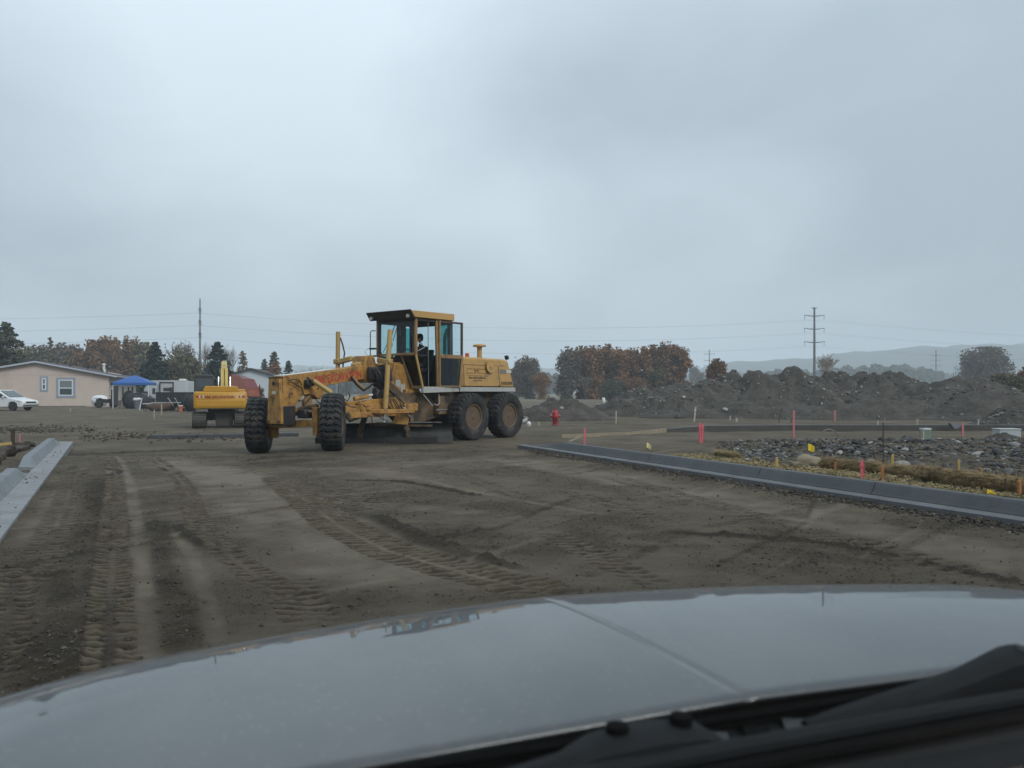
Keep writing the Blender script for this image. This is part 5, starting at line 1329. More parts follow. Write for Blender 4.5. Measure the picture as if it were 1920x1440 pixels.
# --- front frame: tapering beam, nose, bumper plate
bm_ = MB()
prof = [(6.98, 1.60), (6.98, 1.845), (5.51, 2.02), (4.21, 2.19), (3.25, 2.29), (2.9, 2.30), (2.9, 1.86), (3.3, 1.89), (4.0, 1.85), (5.2, 1.68), (5.7, 1.60)]
boom = bm_.prism(prof, 'y', -0.21, 0.21).build('front_beam', M_yel, GR, bevel=0.012)
MB().prism([(6.97, 1.847), (6.97, 1.857), (5.30, 2.057), (5.30, 2.047)], 'y', -0.205, 0.205).build('beam_top_sheen', M_swht, boom)  # pale strip painting the sky's sheen onto the top of the beam
text_mesh('lettering', 'V&K EXCAVATION', 0.225, M_red, boom, frame_mat((5.215, 0.2145, 1.840), (-1, 0, 0.113), (0.113, 0, 1)), width=1.60, bold=0.025)
zz_ = lambda x, y: gs_(490 + x / 9.6, 670 + y / 9.6, 0.25)
nose = [zz_(*q) for q in [(400, 392), (1180, 345), (1180, 470), (1165, 640), (1080, 760), (1040, 740), (980, 690), (870, 662), (775, 690), (690, 780), (610, 905), (445, 905), (432, 780)]]
nose = [(min(x, 6.99), z) for x, z in nose]
MB().prism(nose, 'y', -0.204, 0.204).build('nose_frame', M_yel, GR, bevel=0.012)
bp = MB()
bp.plate([(7.05, 0.215, 1.79), (7.05, -0.215, 1.79), (7.05, -0.275, 0.66), (7.05, 0.275, 0.66)], 0.09)
bp = bp.build('bumper_plate', M_yel, GR, bevel=0.012)
MB().bb(6.98, 7.10, -0.23, 0.23, 1.79, 1.815).build('plate_cap', M_ink, bp)
MB().lathe([(0.055, 0.0), (0.055, 0.012), (0.03, 0.012), (0.03, 0.004), (0.001, 0.004)], (7.093, 0.0, 1.66), 'x', 14).build('tow_eye', M_ink, bp)
MB().bb(7.094, 7.100, -0.07, 0.075, 1.40, 1.47).build('plate_sticker', M_swht, bp)
for yy in (-0.2, 0.2): MB().cyl((7.09, yy, 0.72), (7.105, yy, 0.72), 0.035, n=8).build('bolt', M_ink, bp)
MB().bb(6.62, 7.0, -0.24, 0.24, 0.62, 1.10).build('axle_bolster', M_blk, GR, bevel=0.015)
MB().bb(6.6, 7.0, -0.22, 0.22, 1.10, 1.62).build('nose_core', M_yel, GR)
# front axle: beam, arch, lean bar, knuckles
tilt = 0.115 / 2.4
def az(y): return 0.06 * 0 + (y - 1.0) * tilt
ax = MB(); ax.loft([[(FA.x + dx, yy, zz + az(yy)) for dx, zz in ((-0.13, 0.60), (0.13, 0.60), (0.13, 0.78), (-0.13, 0.78))] for yy in (-0.95, -0.3, 0.3, 0.95)])
ax = ax.build('front_axle', M_yel, GR, bevel=0.012)
MB().tube([(FA.x + 0.05, -0.95, 0.98 + az(-0.95)), (FA.x + 0.05, 0.95, 0.98 + az(0.95))], 0.035, 10).build('lean_bar', M_cabp, ax)
MB().tube([(FA.x - 0.28, -0.9, 0.62 + az(-0.9)), (FA.x - 0.28, 0.9, 0.62 + az(0.9))], 0.025, 8).build('tie_rod', M_grime, ax)
for sgn, w_ in ((1, lw), (-1, rw)):
    kz = w_.z
    kn = MB().prism([(FA.x - 0.11, kz - 0.33), (FA.x + 0.11, kz - 0.33), (FA.x + 0.13, kz + 0.36), (FA.x - 0.13, kz + 0.36)], 'y', sgn * 0.80, sgn * 0.98)
    kn = kn.build('steering_knuckle', M_yel, ax, bevel=0.015)
    MB().cyl((FA.x, sgn * 0.92, kz), (w_.x - math.sin(STEER) * -0.12 * sgn, w_.y - sgn * math.cos(STEER) * 0.12, kz), 0.10, n=14).build('spindle', M_grime, kn)
MB().prism([zz_(750, 980)[0:2], zz_(750, 760), zz_(860, 690), zz_(900, 760), zz_(860, 980)], 'y', 0.20, 0.30).build('lean_bracket', M_cabp, ax)
# steering / lean cylinder along the left of the nose
MB().tube([gp(576, 708, 0.30), gp(585, 715, 0.42)], 0.03, 10).build('cylinder_pin', M_blk, GR)
MB().tube([gp(588, 714, 0.42), gp(622, 737, 0.75)], 0.062, 14).build('lean_cylinder', M_cyl, GR)
MB().bb(6.12, 6.36, 0.215, 0.36, 1.60, 1.76).build('valve_block', M_blk, GR, bevel=0.02)
hs = MB()
hs.tube([gp(540, 714, 0.28), gp(552, 711, 0.29), gp(561, 713, 0.30), gp(566, 722, 0.3)], 0.014, 6)
hs.tube([gp(545, 716, 0.28), gp(556, 722, 0.29), gp(566, 727, 0.3)], 0.014, 6)
hs.build('hydraulic_hose', M_hose, GR)

for q in ((560, 716), (572, 727), (597, 728), (548, 738), (560, 752)):
    MB().cyl(gp(q[0], q[1], 0.20), gp(q[0], q[1], 0.235), 0.022, n=8).build('bolt', M_ink, GR)
MB().tube([gp(570, 760, 0.30), gp(585, 742, 0.34), gp(600, 757, 0.36), gp(604, 778, 0.4)], 0.016, 6).build('hydraulic_hose', M_hose, GR)
MB().tube([gp(566, 727, 0.24), gp(572, 745, 0.27), gp(569, 766, 0.3)], 0.014, 6).build('hydraulic_hose', M_hose, GR)
MB().cyl((FA.x - 0.05, 0.15, 1.02), (FA.x - 0.05, 0.78, 1.10), 0.065, n=14).build('lean_ram', M_grime, GR)
MB().bb(FA.x - 0.18, FA.x + 0.18, 0.28, 0.62, 0.80, 1.02).build('axle_pivot_block', M_blk, GR, bevel=0.03)

# --- saddle, lift cylinders, drawbar, circle, blade
def gx(px, py, Y): return gp(px, py, Y)
Yl, Yr = 0.78, -0.80
lt, lb = gx(731.5, 618, Yl), gx(722.5, 766, Yl)
cyL = MB().tube([lt, lt + (lb - lt) * 0.02, lb], [0.058, 0.068, 0.070], 16).build('lift_cylinder', M_cyl, GR)
MB().tube([lb, gx(720.5, 792, Yl)], 0.034, 12).build('cylinder_rod', M_chrome, cyL)
MB().box(gx(728.5, 678, Yl), (0.16, 0.2, 0.14)).build('trunnion', M_cyl, cyL, bevel=0.02)
rt, rb = gx(634, 622, Yr), gx(633, 708, Yr)
cyR = MB().tube([rt, rb], 0.062, 16).build('lift_cylinder', M_cyl, GR)
MB().tube([rb, gx(633, 760, Yr)], 0.034, 12).build('cylinder_rod', M_chrome, cyR)
MB().box(gx(634, 678, Yr), (0.18, 0.24, 0.14)).build('trunnion', M_cyl, cyR, bevel=0.02)
MB().tube([gx(638, 633, Yr + 0.05), gx(643, 648, Yr + 0.1), gx(646, 662, Yr + 0.12), gx(644, 676, Yr + 0.1), gx(642, 700, Yr + 0.1)], 0.020, 8).build('hydraulic_hose', M_hose, cyR)
MB().tube([gx(733, 640, Yl + 0.02), gx(736, 645, Yl + 0.05), gx(733, 655, Yl + 0.04)], 0.008, 6).build('hydraulic_hose', M_hose, cyL)
xs = (gs_(728.5, 678, Yl)[0] + gs_(634, 678, Yr)[0]) / 2
pl, pr = gx(728.5, 679, Yl), gx(634, 679, Yr)
cl_ = Vector((pl.x - 0.05, 0.24, 2.28)); cr_ = Vector((pr.x - 0.05, -0.24, 2.28))
MB().beam(pl, cl_ + Vector((0, 0.1, 0.06)), 0.14, 0.13).build('saddle_arm', M_cyl, GR, bevel=0.015)
MB().beam(pr, cr_ + Vector((0, -0.05, 0.10)), 0.14, 0.13).build('saddle_arm', M_cyl, GR, bevel=0.015)
x0, z0 = gs_(700, 700, 0.22); 
sb = MB(); sb.prism([(xs + 0.22, 2.12), (xs + 0.12, 2.44), (xs - 0.16, 2.46), (xs - 0.26, 2.16), (xs - 0.2, 1.7), (xs + 0.14, 1.72)], 'y', -0.27, 0.27)
sb.build('saddle_block', M_yel, GR, bevel=0.02)
fit = MB()
for q, r in (((672, 687), 0.075), ((681, 686), 0.06), ((688, 685), 0.05), ((665, 688), 0.06)):
    fit.lathe([(r, -0.1), (r, 0.1)], gx(q[0], q[1], 0.05) + Vector((0, 0, 0.05)), 'y', 12)
fit.build('pin_bosses', M_cyl, GR, bevel=0.01)
# dark hydraulic cluster left of the cab base
cl2 = MB()
for q, d_ in (((705, 700), (0.5, 0.16, 0.34)), ((715, 715), (0.42, 0.20, 0.36)), ((722, 700), (0.34, 0.20, 0.5)), ((708, 735), (0.28, 0.18, 0.2))):
    cl2.box(gx(q[0], q[1], 0.42), d_, Euler((rng.uniform(-.2, .2), rng.uniform(-.3, .3), rng.uniform(-.2, .2))).to_matrix())
cl2.lathe([(0.16, -0.12), (0.17, 0.0), (0.15, 0.12)], gx(709, 741, 0.45), 'y', 16)
cl2.build('hydraulic_manifold', M_blk, GR, bevel=0.02)
hs = MB()
for k in range(9):
    a = gx(700 + rng.uniform(-4, 10), 692 + rng.uniform(-3, 8), 0.50); b_ = gx(722 + rng.uniform(-8, 10), 735 + rng.uniform(-8, 12), 0.55)
    m_ = (a + b_) / 2 + Vector((rng.uniform(-.15, .15), rng.uniform(0, .12), rng.uniform(-.16, .1)))
    hs.tube([a, a * 0.6 + m_ * 0.4, m_, b_ * 0.6 + m_ * 0.4, b_], 0.017, 6)
hs.tube([gx(658, 706, 0.3), gx(668, 720, 0.35), gx(681, 732, 0.4), gx(692, 726, 0.4), gx(700, 718, 0.4)], 0.03, 8)
hs.build('hydraulic_hose', M_hose, GR)
MB().tube([gx(660, 708, 0.25), gx(672, 722, 0.3), gx(684, 732, 0.35)], 0.055, 10).build('shift_cylinder', M_cabp, GR)
# pedestal wedge between beam and cab, with torn white decals
ped = [gs_(*q, 0.30) for q in [(741, 683), (757, 683), (771, 735), (771, 742), (726, 742), (728, 724), (736, 700)]]
MB().prism(ped, 'y', -0.30, 0.30).build('cab_pedestal', M_yel, GR, bevel=0.015)
MB().prism([gs_(*q, 0.45) for q in [(762, 730), (786, 730), (786, 748), (762, 748)]], 'y', -0.45, 0.45).build('cab_support', M_yel, GR, bevel=0.015)
for q in ([(742, 712), (751, 712), (751, 727), (742, 723)], [(751.5, 720), (759.5, 720), (759.5, 739), (752, 736)]):
    MB().plate([gx(a, b_, 0.306) for a, b_ in q], 0.006).build('torn_decal', M_wht, GR)
MB().beam(gx(728, 722, 0.55), gx(772, 765, 0.55), 0.12, 0.22).build('diagonal_brace', M_grime, GR, bevel=0.015)
# drawbar
db = MB()
ball = Vector((6.62, 0.0, 0.95)); cL, cR = Vector((3.9, 0.62, 1.02)), Vector((3.9, -0.62, 1.02))
db.beam(ball, cL, 0.14, 0.20); db.beam(ball, cR, 0.14, 0.20); db.beam(cL, cR, 0.18, 0.18); db.beam(cL + Vector((-1.1, 0.05, 0.03)), cR + Vector((-1.1, -0.05, 0.03)), 0.18, 0.18)
db.beam(cL, cL + Vector((-1.15, 0.05, 0.0)), 0.16, 0.2); db.beam(cR, cR + Vector((-1.15, -0.05, 0.0)), 0.16, 0.2)
db.beam((5.2, -0.30, 1.12), (5.2, 0.30, 1.12), 0.2, 0.12)
db = db.build('drawbar', M_yel, GR, bevel=0.012)
MB().prism([(4.6, 1.06), (3.2, 1.10), (3.15, 1.26), (3.5, 1.32), (4.4, 1.24), (4.75, 1.14)], 'y', 0.36, 0.58).build('drawbar_top', M_yel, db, bevel=0.012)
CC = Vector((3.72, 0.36, 0.0))
ringp = [(0.82, 0.86), (0.86, 0.88), (0.86, 0.97), (0.80, 0.99), (0.68, 0.99), (0.66, 0.93), (0.68, 0.86), (0.82, 0.86)]
cm = MB()
n = 48; rings = []
for k in range(n + 1):
    a = 2 * PI * k / n; rings.append([(CC.x + r * math.cos(a), CC.y + r * math.sin(a), z) for r, z in ringp[:-1]])
cm.loft(rings, cap=False); cm.build('circle_ring', M_yel, GR)
bdir = Vector((0.686, -0.728, 0)); bn = Vector((0.728, 0.686, 0))
e0 = Vector((2.42, 1.74, 0)); L = 3.76
prof = []
for k in range(11):
    a = math.radians(-62 + 112 * k / 10); prof.append((0.40 * (math.cos(math.radians(5)) - math.cos(a)), 0.0, 0.40 * math.sin(a)))
zmin = prof[0][2]; zsc = 0.55 / (prof[-1][2] - prof[0][2])
xo = prof[0][0]
pf = [((x - xo), 0.11 + (z - zmin) * zsc * 0.86) for x, _, z in prof]
def bl(off, z, s_): return e0 + bdir * s_ + bn * off + Vector((0, 0, z))
mb = MB()
for s0, s1 in ((0.0, L),):
    rings = []
    for s_ in np.linspace(s0, s1, 2):
        front = [bl(o, z, s_) for o, z in pf]; back = [bl(o - 0.045, z, s_) for o, z in reversed(pf)]
        rings.append(front + back)
    mb.loft(rings)
blade = mb.build('blade', M_blade, GR, smooth=30)
ce = MB()
for s0, s1 in ((0.0, 1.87), (1.89, L)):
    ce.loft([[bl(o, z, s_) for o, z in ((0.012, 0.03), (0.03, 0.19), (0.012, 0.19), (-0.012, 0.03))] for s_ in (s0, s1)])
ce.build('cutting_edge', M_blade, blade)
MB().loft([[bl(o, z, s_) for o, z in ((0.018, 0.035), (0.045, 0.25), (0.03, 0.25), (-0.006, 0.035))] for s_ in (-0.02, 0.42)]).build('end_bit', pmat('dull_edge_steel', (0.085, 0.083, 0.08), 0.5, metal=0.3, var=0.2), blade)
rail = MB(); rail.beam(bl(-0.03, 0.605, 0.3), bl(-0.03, 0.605, 2.1), 0.05, 0.02); rail.build('slide_rail', M_edge, blade)
for s_ in (1.25, 2.55):
    arms = MB()
    p = bl(-0.08, 0.35, s_); q = Vector((CC.x + (0.0), CC.y, 0)) + (p - CC) * 0.75; q.z = 0.88
    arms.beam(p, q, 0.12, 0.14); arms.beam(bl(-0.08, 0.15, s_), p + Vector((0, 0, 0.1)), 0.10, 0.14)
    arms.build('blade_arm', M_grime, GR, bevel=0.012)
MB().tube([bl(-0.12, 0.5, 0.55), bl(-0.12, 0.55, 2.3)], 0.05, 10).build('side_shift_cylinder', M_grime, GR)
MB().tube([gx(757, 764, 0.9), gx(768, 781, 0.95)], 0.03, 8).build('cylinder_rod', M_chrome, GR)
MB().beam(gx(655, 790, 0.5), gx(690, 776, 0.6), 0.05, 0.06).build('link_bar', M_grime, GR)
hs = MB()
for pts_ in ([(687, 791), (689, 782), (693, 779), (697, 783), (698, 792)], [(704, 777), (715, 784), (727, 790)], [(640, 745), (652, 752), (656, 744), (654, 736)], [(640, 752), (655, 762), (668, 764)]):
    hs.tube([gx(a, b_, 0.95) for a, b_ in pts_], 0.013, 6)
hs.build('hydraulic_hose', M_hose, GR)
bk = MB(); bk.prism([gs_(*q, 0.85) for q in [(742, 795), (750, 772), (757, 770), (766, 785), (764, 797)]], 'y', 0.70, 0.88)
bk.prism([gs_(*q, 0.55) for q in [(722, 750), (740, 748), (746, 764), (722, 766)]], 'y', 0.45, 0.65)
bk.build('lift_bracket', M_yel, GR, bevel=0.012)

# more of the linkage under the beam
MB().beam(gx(652, 779, 0.66), gx(757, 774, 0.66), 0.10, 0.15).build('circle_rail', M_yel, GR, bevel=0.01)
MB().beam(gx(648, 757, 0.30), gx(724, 753, 0.30), 0.12, 0.12).build('drawbar_rail', M_yel, GR, bevel=0.01)
MB().beam(gx(672, 752, 0.45), gx(686, 778, 0.62), 0.09, 0.10).build('drawbar_gusset', M_yel, GR, bevel=0.01)
MB().beam(gx(704, 751, 0.45), gx(700, 778, 0.62), 0.09, 0.10).build('drawbar_gusset', M_yel, GR, bevel=0.01)
MB().cyl(gx(650, 775, 0.70), gx(656, 786, 0.72), 0.07, n=12).build('ball_joint', M_grime, GR)
MB().tube([gx(690, 742, 0.35), gx(712, 738, 0.42), gx(728, 733, 0.5)], 0.045, 10).build('centre_shift_ram', M_chrome, GR)
MB().tube([gx(664, 748, 0.3), gx(690, 743, 0.35)], 0.06, 10).build('centre_shift_cylinder', M_yel, GR)
MB().beam(gx(766, 748, 0.50), gx(770, 792, 0.62), 0.12, 0.18).build('frame_gusset', M_grime, GR, bevel=0.01)
hs = MB()
for k in range(7):
    a_ = gx(718 + 4 * k, 738 + rng.uniform(-3, 3), 0.62); b_ = gx(730 + 5 * k, 772 + rng.uniform(-6, 6), 0.74); m_ = (a_ + b_) / 2 + Vector((rng.uniform(-.1, .1), 0.08, rng.uniform(-.12, .02)))
    hs.tube([a_, a_ * 0.6 + m_ * 0.4, m_, b_ * 0.6 + m_ * 0.4, b_], 0.015, 6)
hs.build('hydraulic_hose', M_hose, GR)
# ------------------------------------------------------------------ the operator, seated in the grader's cab
def skin_body(name, joints, edges, mat, parent=None, sub=2):
    me = bpy.data.meshes.new(name)
    me.from_pydata([j[0] for j in joints], edges, [])
    o = link_mesh(name, me, mat, parent)
    sk = o.modifiers.new('skin', 'SKIN'); sk.use_smooth_shade = True
    lay = me.skin_vertices[0].data if me.skin_vertices else None
    if lay is None:
        bm = bmesh.new(); bm.from_mesh(me); bm.verts.layers.skin.verify(); bm.to_mesh(me); bm.free(); lay = me.skin_vertices[0].data
    for i, j in enumerate(joints):
        r = j[1]; lay[i].radius = (r, r) if not isinstance(r, tuple) else r
        lay[i].use_root = (i == 0)
    ss = o.modifiers.new('subsurf', 'SUBSURF'); ss.levels = sub; ss.render_levels = sub
    return o
M_jacket = pmat("dark_jacket", (0.018, 0.019, 0.022), 0.9, var=0.3, scale=9, bmp=0.2, bscale=25)
M_skin = pmat("skin", (0.33, 0.19, 0.13), 0.55, var=0.06)
M_hair = pmat("dark_hair", (0.02, 0.014, 0.010), 0.8)
M_cap = pmat("black_cap", (0.012, 0.012, 0.014), 0.85)
def build_operator():
    # local axes: x forward, y left; origin on the seat, under the hips
    W = Matrix.Translation((G_O.x, G_O.y, 0)) @ Matrix.Rotation(math.atan2(G_H.y, G_H.x), 4, 'Z')
    p = empty('person', W @ Vector((1.86, 0.02, 2.15)), math.atan2(G_H.y, G_H.x), 'person in a dark jacket and cap sitting at the controls of the grader', 'person')
    J = [((0, 0, 0.10), (0.17, 0.15)), ((0.00, 0, 0.28), (0.17, 0.13)), ((-0.02, 0, 0.48), (0.20, 0.14)), ((-0.01, 0, 0.62), (0.13, 0.10)), ((0.02, 0, 0.70), 0.065), ((0.03, 0, 0.76), 0.06),
         ((-0.01, 0.21, 0.59), 0.085), ((0.10, 0.30, 0.36), 0.062), ((0.34, 0.20, 0.36), 0.045), ((0.42, 0.17, 0.39), 0.04),
         ((-0.01, -0.21, 0.59), 0.085), ((0.10, -0.30, 0.36), 0.062), ((0.34, -0.20, 0.36), 0.045), ((0.42, -0.17, 0.39), 0.04),
         ((0.04, 0.10, 0.08), 0.10), ((0.44, 0.14, 0.10), 0.078), ((0.46, 0.14, -0.28), 0.055), ((0.45, 0.14, -0.46), 0.045), ((0.60, 0.15, -0.50), 0.04),
         ((0.04, -0.10, 0.08), 0.10), ((0.44, -0.14, 0.10), 0.078), ((0.46, -0.14, -0.28), 0.055), ((0.45, -0.14, -0.46), 0.045), ((0.60, -0.15, -0.50), 0.04)]
    E_ = [(0, 1), (1, 2), (2, 3), (3, 4), (4, 5), (2, 6), (6, 7), (7, 8), (8, 9), (2, 10), (10, 11), (11, 12), (12, 13), (0, 14), (14, 15), (15, 16), (16, 17), (17, 18), (0, 19), (19, 20), (20, 21), (21, 22), (22, 23)]
    body = skin_body('body', J, E_, M_jacket, p)
    # head: face, nose, ears; turned down towards the blade on the left
    bm = bmesh.new(); bmesh.ops.create_uvsphere(bm, u_segments=24, v_segments=18, radius=1.0)
    for v in bm.verts:
        x, y, z = v.co
        k = 1.0 - 0.22 * max(0, -z - 0.1) ** 1.2
        nx = x * 0.105 * k; ny = y * 0.080 * (1 - 0.25 * max(0, -z)) ; nz = z * 0.125
        if x > 0.75 and abs(y) < 0.28 and -0.38 < z < 0.12: nx += 0.020 * (1 - abs(y) / 0.28) * (1 - abs(z + 0.15) / 0.28)
        if x > 0.6 and 0.12 < abs(y) < 0.55 and 0.02 < z < 0.28: nx -= 0.008
        if x > 0.7 and abs(y) < 0.35 and -0.62 < z < -0.48: nx -= 0.006
        v.co = (nx, ny, nz)
    me = bpy.data.meshes.new('head'); bm.to_mesh(me); bm.free()
    me.polygons.foreach_set('use_smooth', [True] * len(me.polygons))
    hd = link_mesh('head', me, M_skin, p, (0.06, 0.0, 0.885), (0, 0.22, 0.45))
    for sg in (1, -1):
        MB().lathe([(0.022, -0.008), (0.03, 0.0), (0.022, 0.008), (0.001, 0.010)], (0, sg * 0.082, 0.0), 'y', 12).build('ear', M_skin, hd)
        MB().lathe([(0.012, 0.0), (0.009, 0.006), (0.001, 0.008)], (0.094, sg * 0.032, 0.02), 'x', 10).build('eye', M_hair, hd)
    cp = MB(); cp.lathe([(0.106, 0.035), (0.108, 0.06), (0.10, 0.105), (0.075, 0.14), (0.03, 0.155), (0.001, 0.157)], (0, 0, 0), 'z', 20)
    cp = cp.build('cap', M_cap, hd)
    MB().prism([(0.07, -0.075), (0.07, 0.075), (0.14, 0.06), (0.185, 0.025), (0.185, -0.025), (0.14, -0.06)], 'z', 0.042, 0.052).build('visor', M_cap, cp)
    MB().lathe([(0.088, -0.06), (0.1, -0.01), (0.104, 0.04), (0.09, 0.05)], (-0.012, 0, 0), 'z', 16).build('hair', M_hair, hd)
    for sg in (1, -1):      # hands closed on the steering wheel
        c = Vector((0.45, sg * 0.165, 0.40))
        pj = [((c.x - 0.03, c.y, c.z - 0.01), 0.030), ((c.x + 0.025, c.y - sg * 0.005, c.z + 0.005), 0.034)]
        pe = [(0, 1)]
        for f in range(4):
            oy = -0.033 + 0.022 * f; L = (0.9, 1.05, 1.0, 0.8)[f]; b0 = len(pj)
            pj += [((c.x + 0.045, c.y + oy, c.z + 0.012), 0.0095), ((c.x + 0.045 + 0.03 * L, c.y + oy, c.z + 0.0), 0.009), ((c.x + 0.045 + 0.03 * L, c.y + oy, c.z - 0.028 * L), 0.0085), ((c.x + 0.035, c.y + oy, c.z - 0.04 * L), 0.008)]
            pe += [(1, b0), (b0, b0 + 1), (b0 + 1, b0 + 2), (b0 + 2, b0 + 3)]
        b0 = len(pj)
        pj += [((c.x + 0.0, c.y - sg * 0.042, c.z + 0.0), 0.011), ((c.x + 0.03, c.y - sg * 0.055, c.z - 0.012), 0.010), ((c.x + 0.052, c.y - sg * 0.05, c.z - 0.028), 0.009)]
        pe += [(0, b0), (b0, b0 + 1), (b0 + 1, b0 + 2)]
        skin_body('hand', pj, pe, M_skin, p, 1)
build_operator()
# ------------------------------------------------------------------ yellow excavator, seen from behind
EX_D = 35.0; EX_S = EX_D / FPX
ex_o = at(413.5, 803, EX_D)
EX = empty('excavator', (ex_o.x, ex_o.y, ex_o.z), math.radians(20), 'bright yellow tracked excavator parked with its counterweight to the viewer', 'excavator')
def ez(zx, zy): return ((350 + zx / 11.08 - 413.5) * EX_S, (803 - 680 - zy / 11.08) * EX_S)
M_ey = pmat("excavator_yellow", (0.4, 0.205, 0.012), 0.45, var=0.10, scale=2, dirt=(0.30, 0.20, 0.05), dirt_amt=0.15, dirt_scale=3)
M_eb = pmat("boom_yellow", (0.4, 0.29, 0.075), 0.5, var=0.12, scale=3, dirt=RUST, dirt_amt=0.12)
M_trk = pmat("track_steel", (0.040, 0.036, 0.032), 0.7, var=0.3, scale=6, dirt=(0.075, 0.06, 0.045), dirt_amt=0.45, dirt_scale=4)
M_ecab = pmat("excavator_cab_paint", (0.035, 0.042, 0.04), 0.5, var=0.15)
# counterweight: rounded block with a step
cw = MB()
def rr(x0, x1, z0, z1, r, n=4):
    out = []
    for cx_, cz_, a0 in ((x1 - r, z1 - r, 0), (x0 + r, z1 - r, 90), (x0 + r, z0 + r, 180), (x1 - r, z0 + r, 270)):
        for k in range(n + 1):
            a = math.radians(a0 + 90 * k / n); out.append((cx_ + r * math.cos(a), cz_ + r * math.sin(a)))
    return out
rings = []
for y_, ins, dz in ((0.75, 0.0, 0.0), (0.15, 0.0, 0.0), (0.04, 0.03, 0.02), (0.0, 0.09, 0.06)):
    rings.append([(x, y_, z) for x, z in rr(-1.11 + ins, 1.11 - ins, 0.83 + dz * 1.4, 1.61 - dz, 0.10)])
cw.loft(rings)
cw = cw.build('counterweight', M_ey, EX)
MB().bb(-0.99, 0.99, -0.012, 0.05, 0.95, 1.225).build('counterweight_step', M_ey, cw, bevel=0.012, seg=2)
MB().bb(-0.85, 0.85, -0.004, 0.04, 0.855, 0.885).build('rub_mark', M_trk, cw)
text_mesh('lettering', 'V&K EXCAVATION', 0.13, pmat('dark_red_lettering', (0.19, 0.018, 0.012), 0.6), cw, frame_mat((-0.05, -0.006, 1.365), (1, 0, 0), (0, 0, 1)), width=1.24, bold=0.05)
text_mesh('lettering', '160', 0.075, pmat("faded_print", (0.50, 0.22, 0.03), 0.6), cw, frame_mat((0.12, -0.018, 1.12), (1, 0, 0), (0, 0, 1)), width=0.30)
for sg in (1, -1):
    for k, (c_, mt) in enumerate(((0.70, M_swht), (0.78, M_red), (0.855, M_swht), (0.92, M_red), (0.975, M_red))):
        MB().bb(sg * (c_ - 0.033), sg * (c_ + 0.033), -0.010, 0.03, 1.34, 1.43).build('reflector', mt, cw)
MB().loft([[(x, 0.10 + 0.0, z) for x, z in ((-0.745, 1.60), (-0.64, 1.83), (-0.60, 1.85), (0.66, 1.85), (0.70, 1.83), (0.79, 1.60))], [(x, 0.95, z) for x, z in ((-0.745, 1.60), (-0.64, 1.83), (-0.60, 1.85), (0.66, 1.85), (0.70, 1.83), (0.79, 1.60))]]).build('engine_cover', M_ey, EX, bevel=0.03, seg=2)
MB().bb(-1.05, 1.08, 0.7, 2.6, 0.86, 1.58).build('upper_frame', M_ey, EX, bevel=0.04, seg=2)
MB().bb(0.30, 1.06, 1.0, 2.3, 1.58, 1.72).build('tool_box', M_ey, EX, bevel=0.04, seg=2)
# cab
cb = MB(); cb.loft([[(x, y_, z) for x, z in ((-1.10, 1.50), (-1.10, 2.28), (-1.04, 2.36), (-0.38, 2.36), (-0.30, 2.28), (-0.28, 1.50))] for y_ in (0.95, 2.45)])
cb = cb.build('cab', M_ecab, EX, bevel=0.03, seg=2)
MB().bb(-0.99, -0.40, 0.94, 0.952, 1.80, 2.19).build('rear_window', dark_glass("excavator_glass", (0.05, 0.062, 0.072)), cb)
MB().bb(-0.995, -0.395, 0.935, 0.949, 1.66, 1.79).build('rear_panel', M_ecab, cb)
gl = MB(); gl.bb(-1.09, -0.30, 0.945, 0.96, 2.195, 2.30); gl.build('window_hood', M_blk, cb)
# boom: two side plates leaning away, with cylinders
bo = MB()
P = [(0.165, 1.7, 1.45), (0.165, 2.6, 2.55), (0.165, 3.4, 2.95), (0.165, 5.2, 3.0)]
for sg in (-1, 1):
    b1 = MB()
    b1.beam((0.165 + sg * 0.095, 1.6, 1.5), (0.165 + sg * 0.085, 2.75, 2.62), 0.14, 0.34)
    b1.build('boom_plate', M_eb, EX, bevel=0.015)
b1 = MB(); b1.beam((0.165, 2.6, 2.52), (0.165, 4.3, 2.95), 0.26, 0.30); b1 = b1.build('boom', M_eb, EX, bevel=0.02)
MB().beam((0.165, 4.2, 2.90), (0.165, 5.2, 1.2), 0.22, 0.26).build('stick', M_eb, EX, bevel=0.02)
MB().prism([(5.1, 1.25), (5.3, 0.5), (5.0, 0.15), (4.6, 0.3), (4.7, 0.8)], 'x', -0.2, 0.53).build('bucket', M_trk, EX, bevel=0.02)
MB().tube([(0.09, 2.7, 2.78), (0.165, 2.7, 2.86), (0.24, 2.7, 2.78)], 0.025, 8).build('hose_loop', M_eb, EX)
for sg in (-1, 1):
    MB().tube([(0.165 + sg * 0.26, 2.2, 1.55), (0.165 + sg * 0.255, 2.45, 2.28)], 0.036, 10).build('boom_cylinder_rod', M_chrome, EX)
    MB().tube([(0.165 + sg * 0.26, 2.35, 1.2), (0.165 + sg * 0.26, 2.2, 1.62)], 0.06, 10).build('boom_cylinder', M_eb, EX)
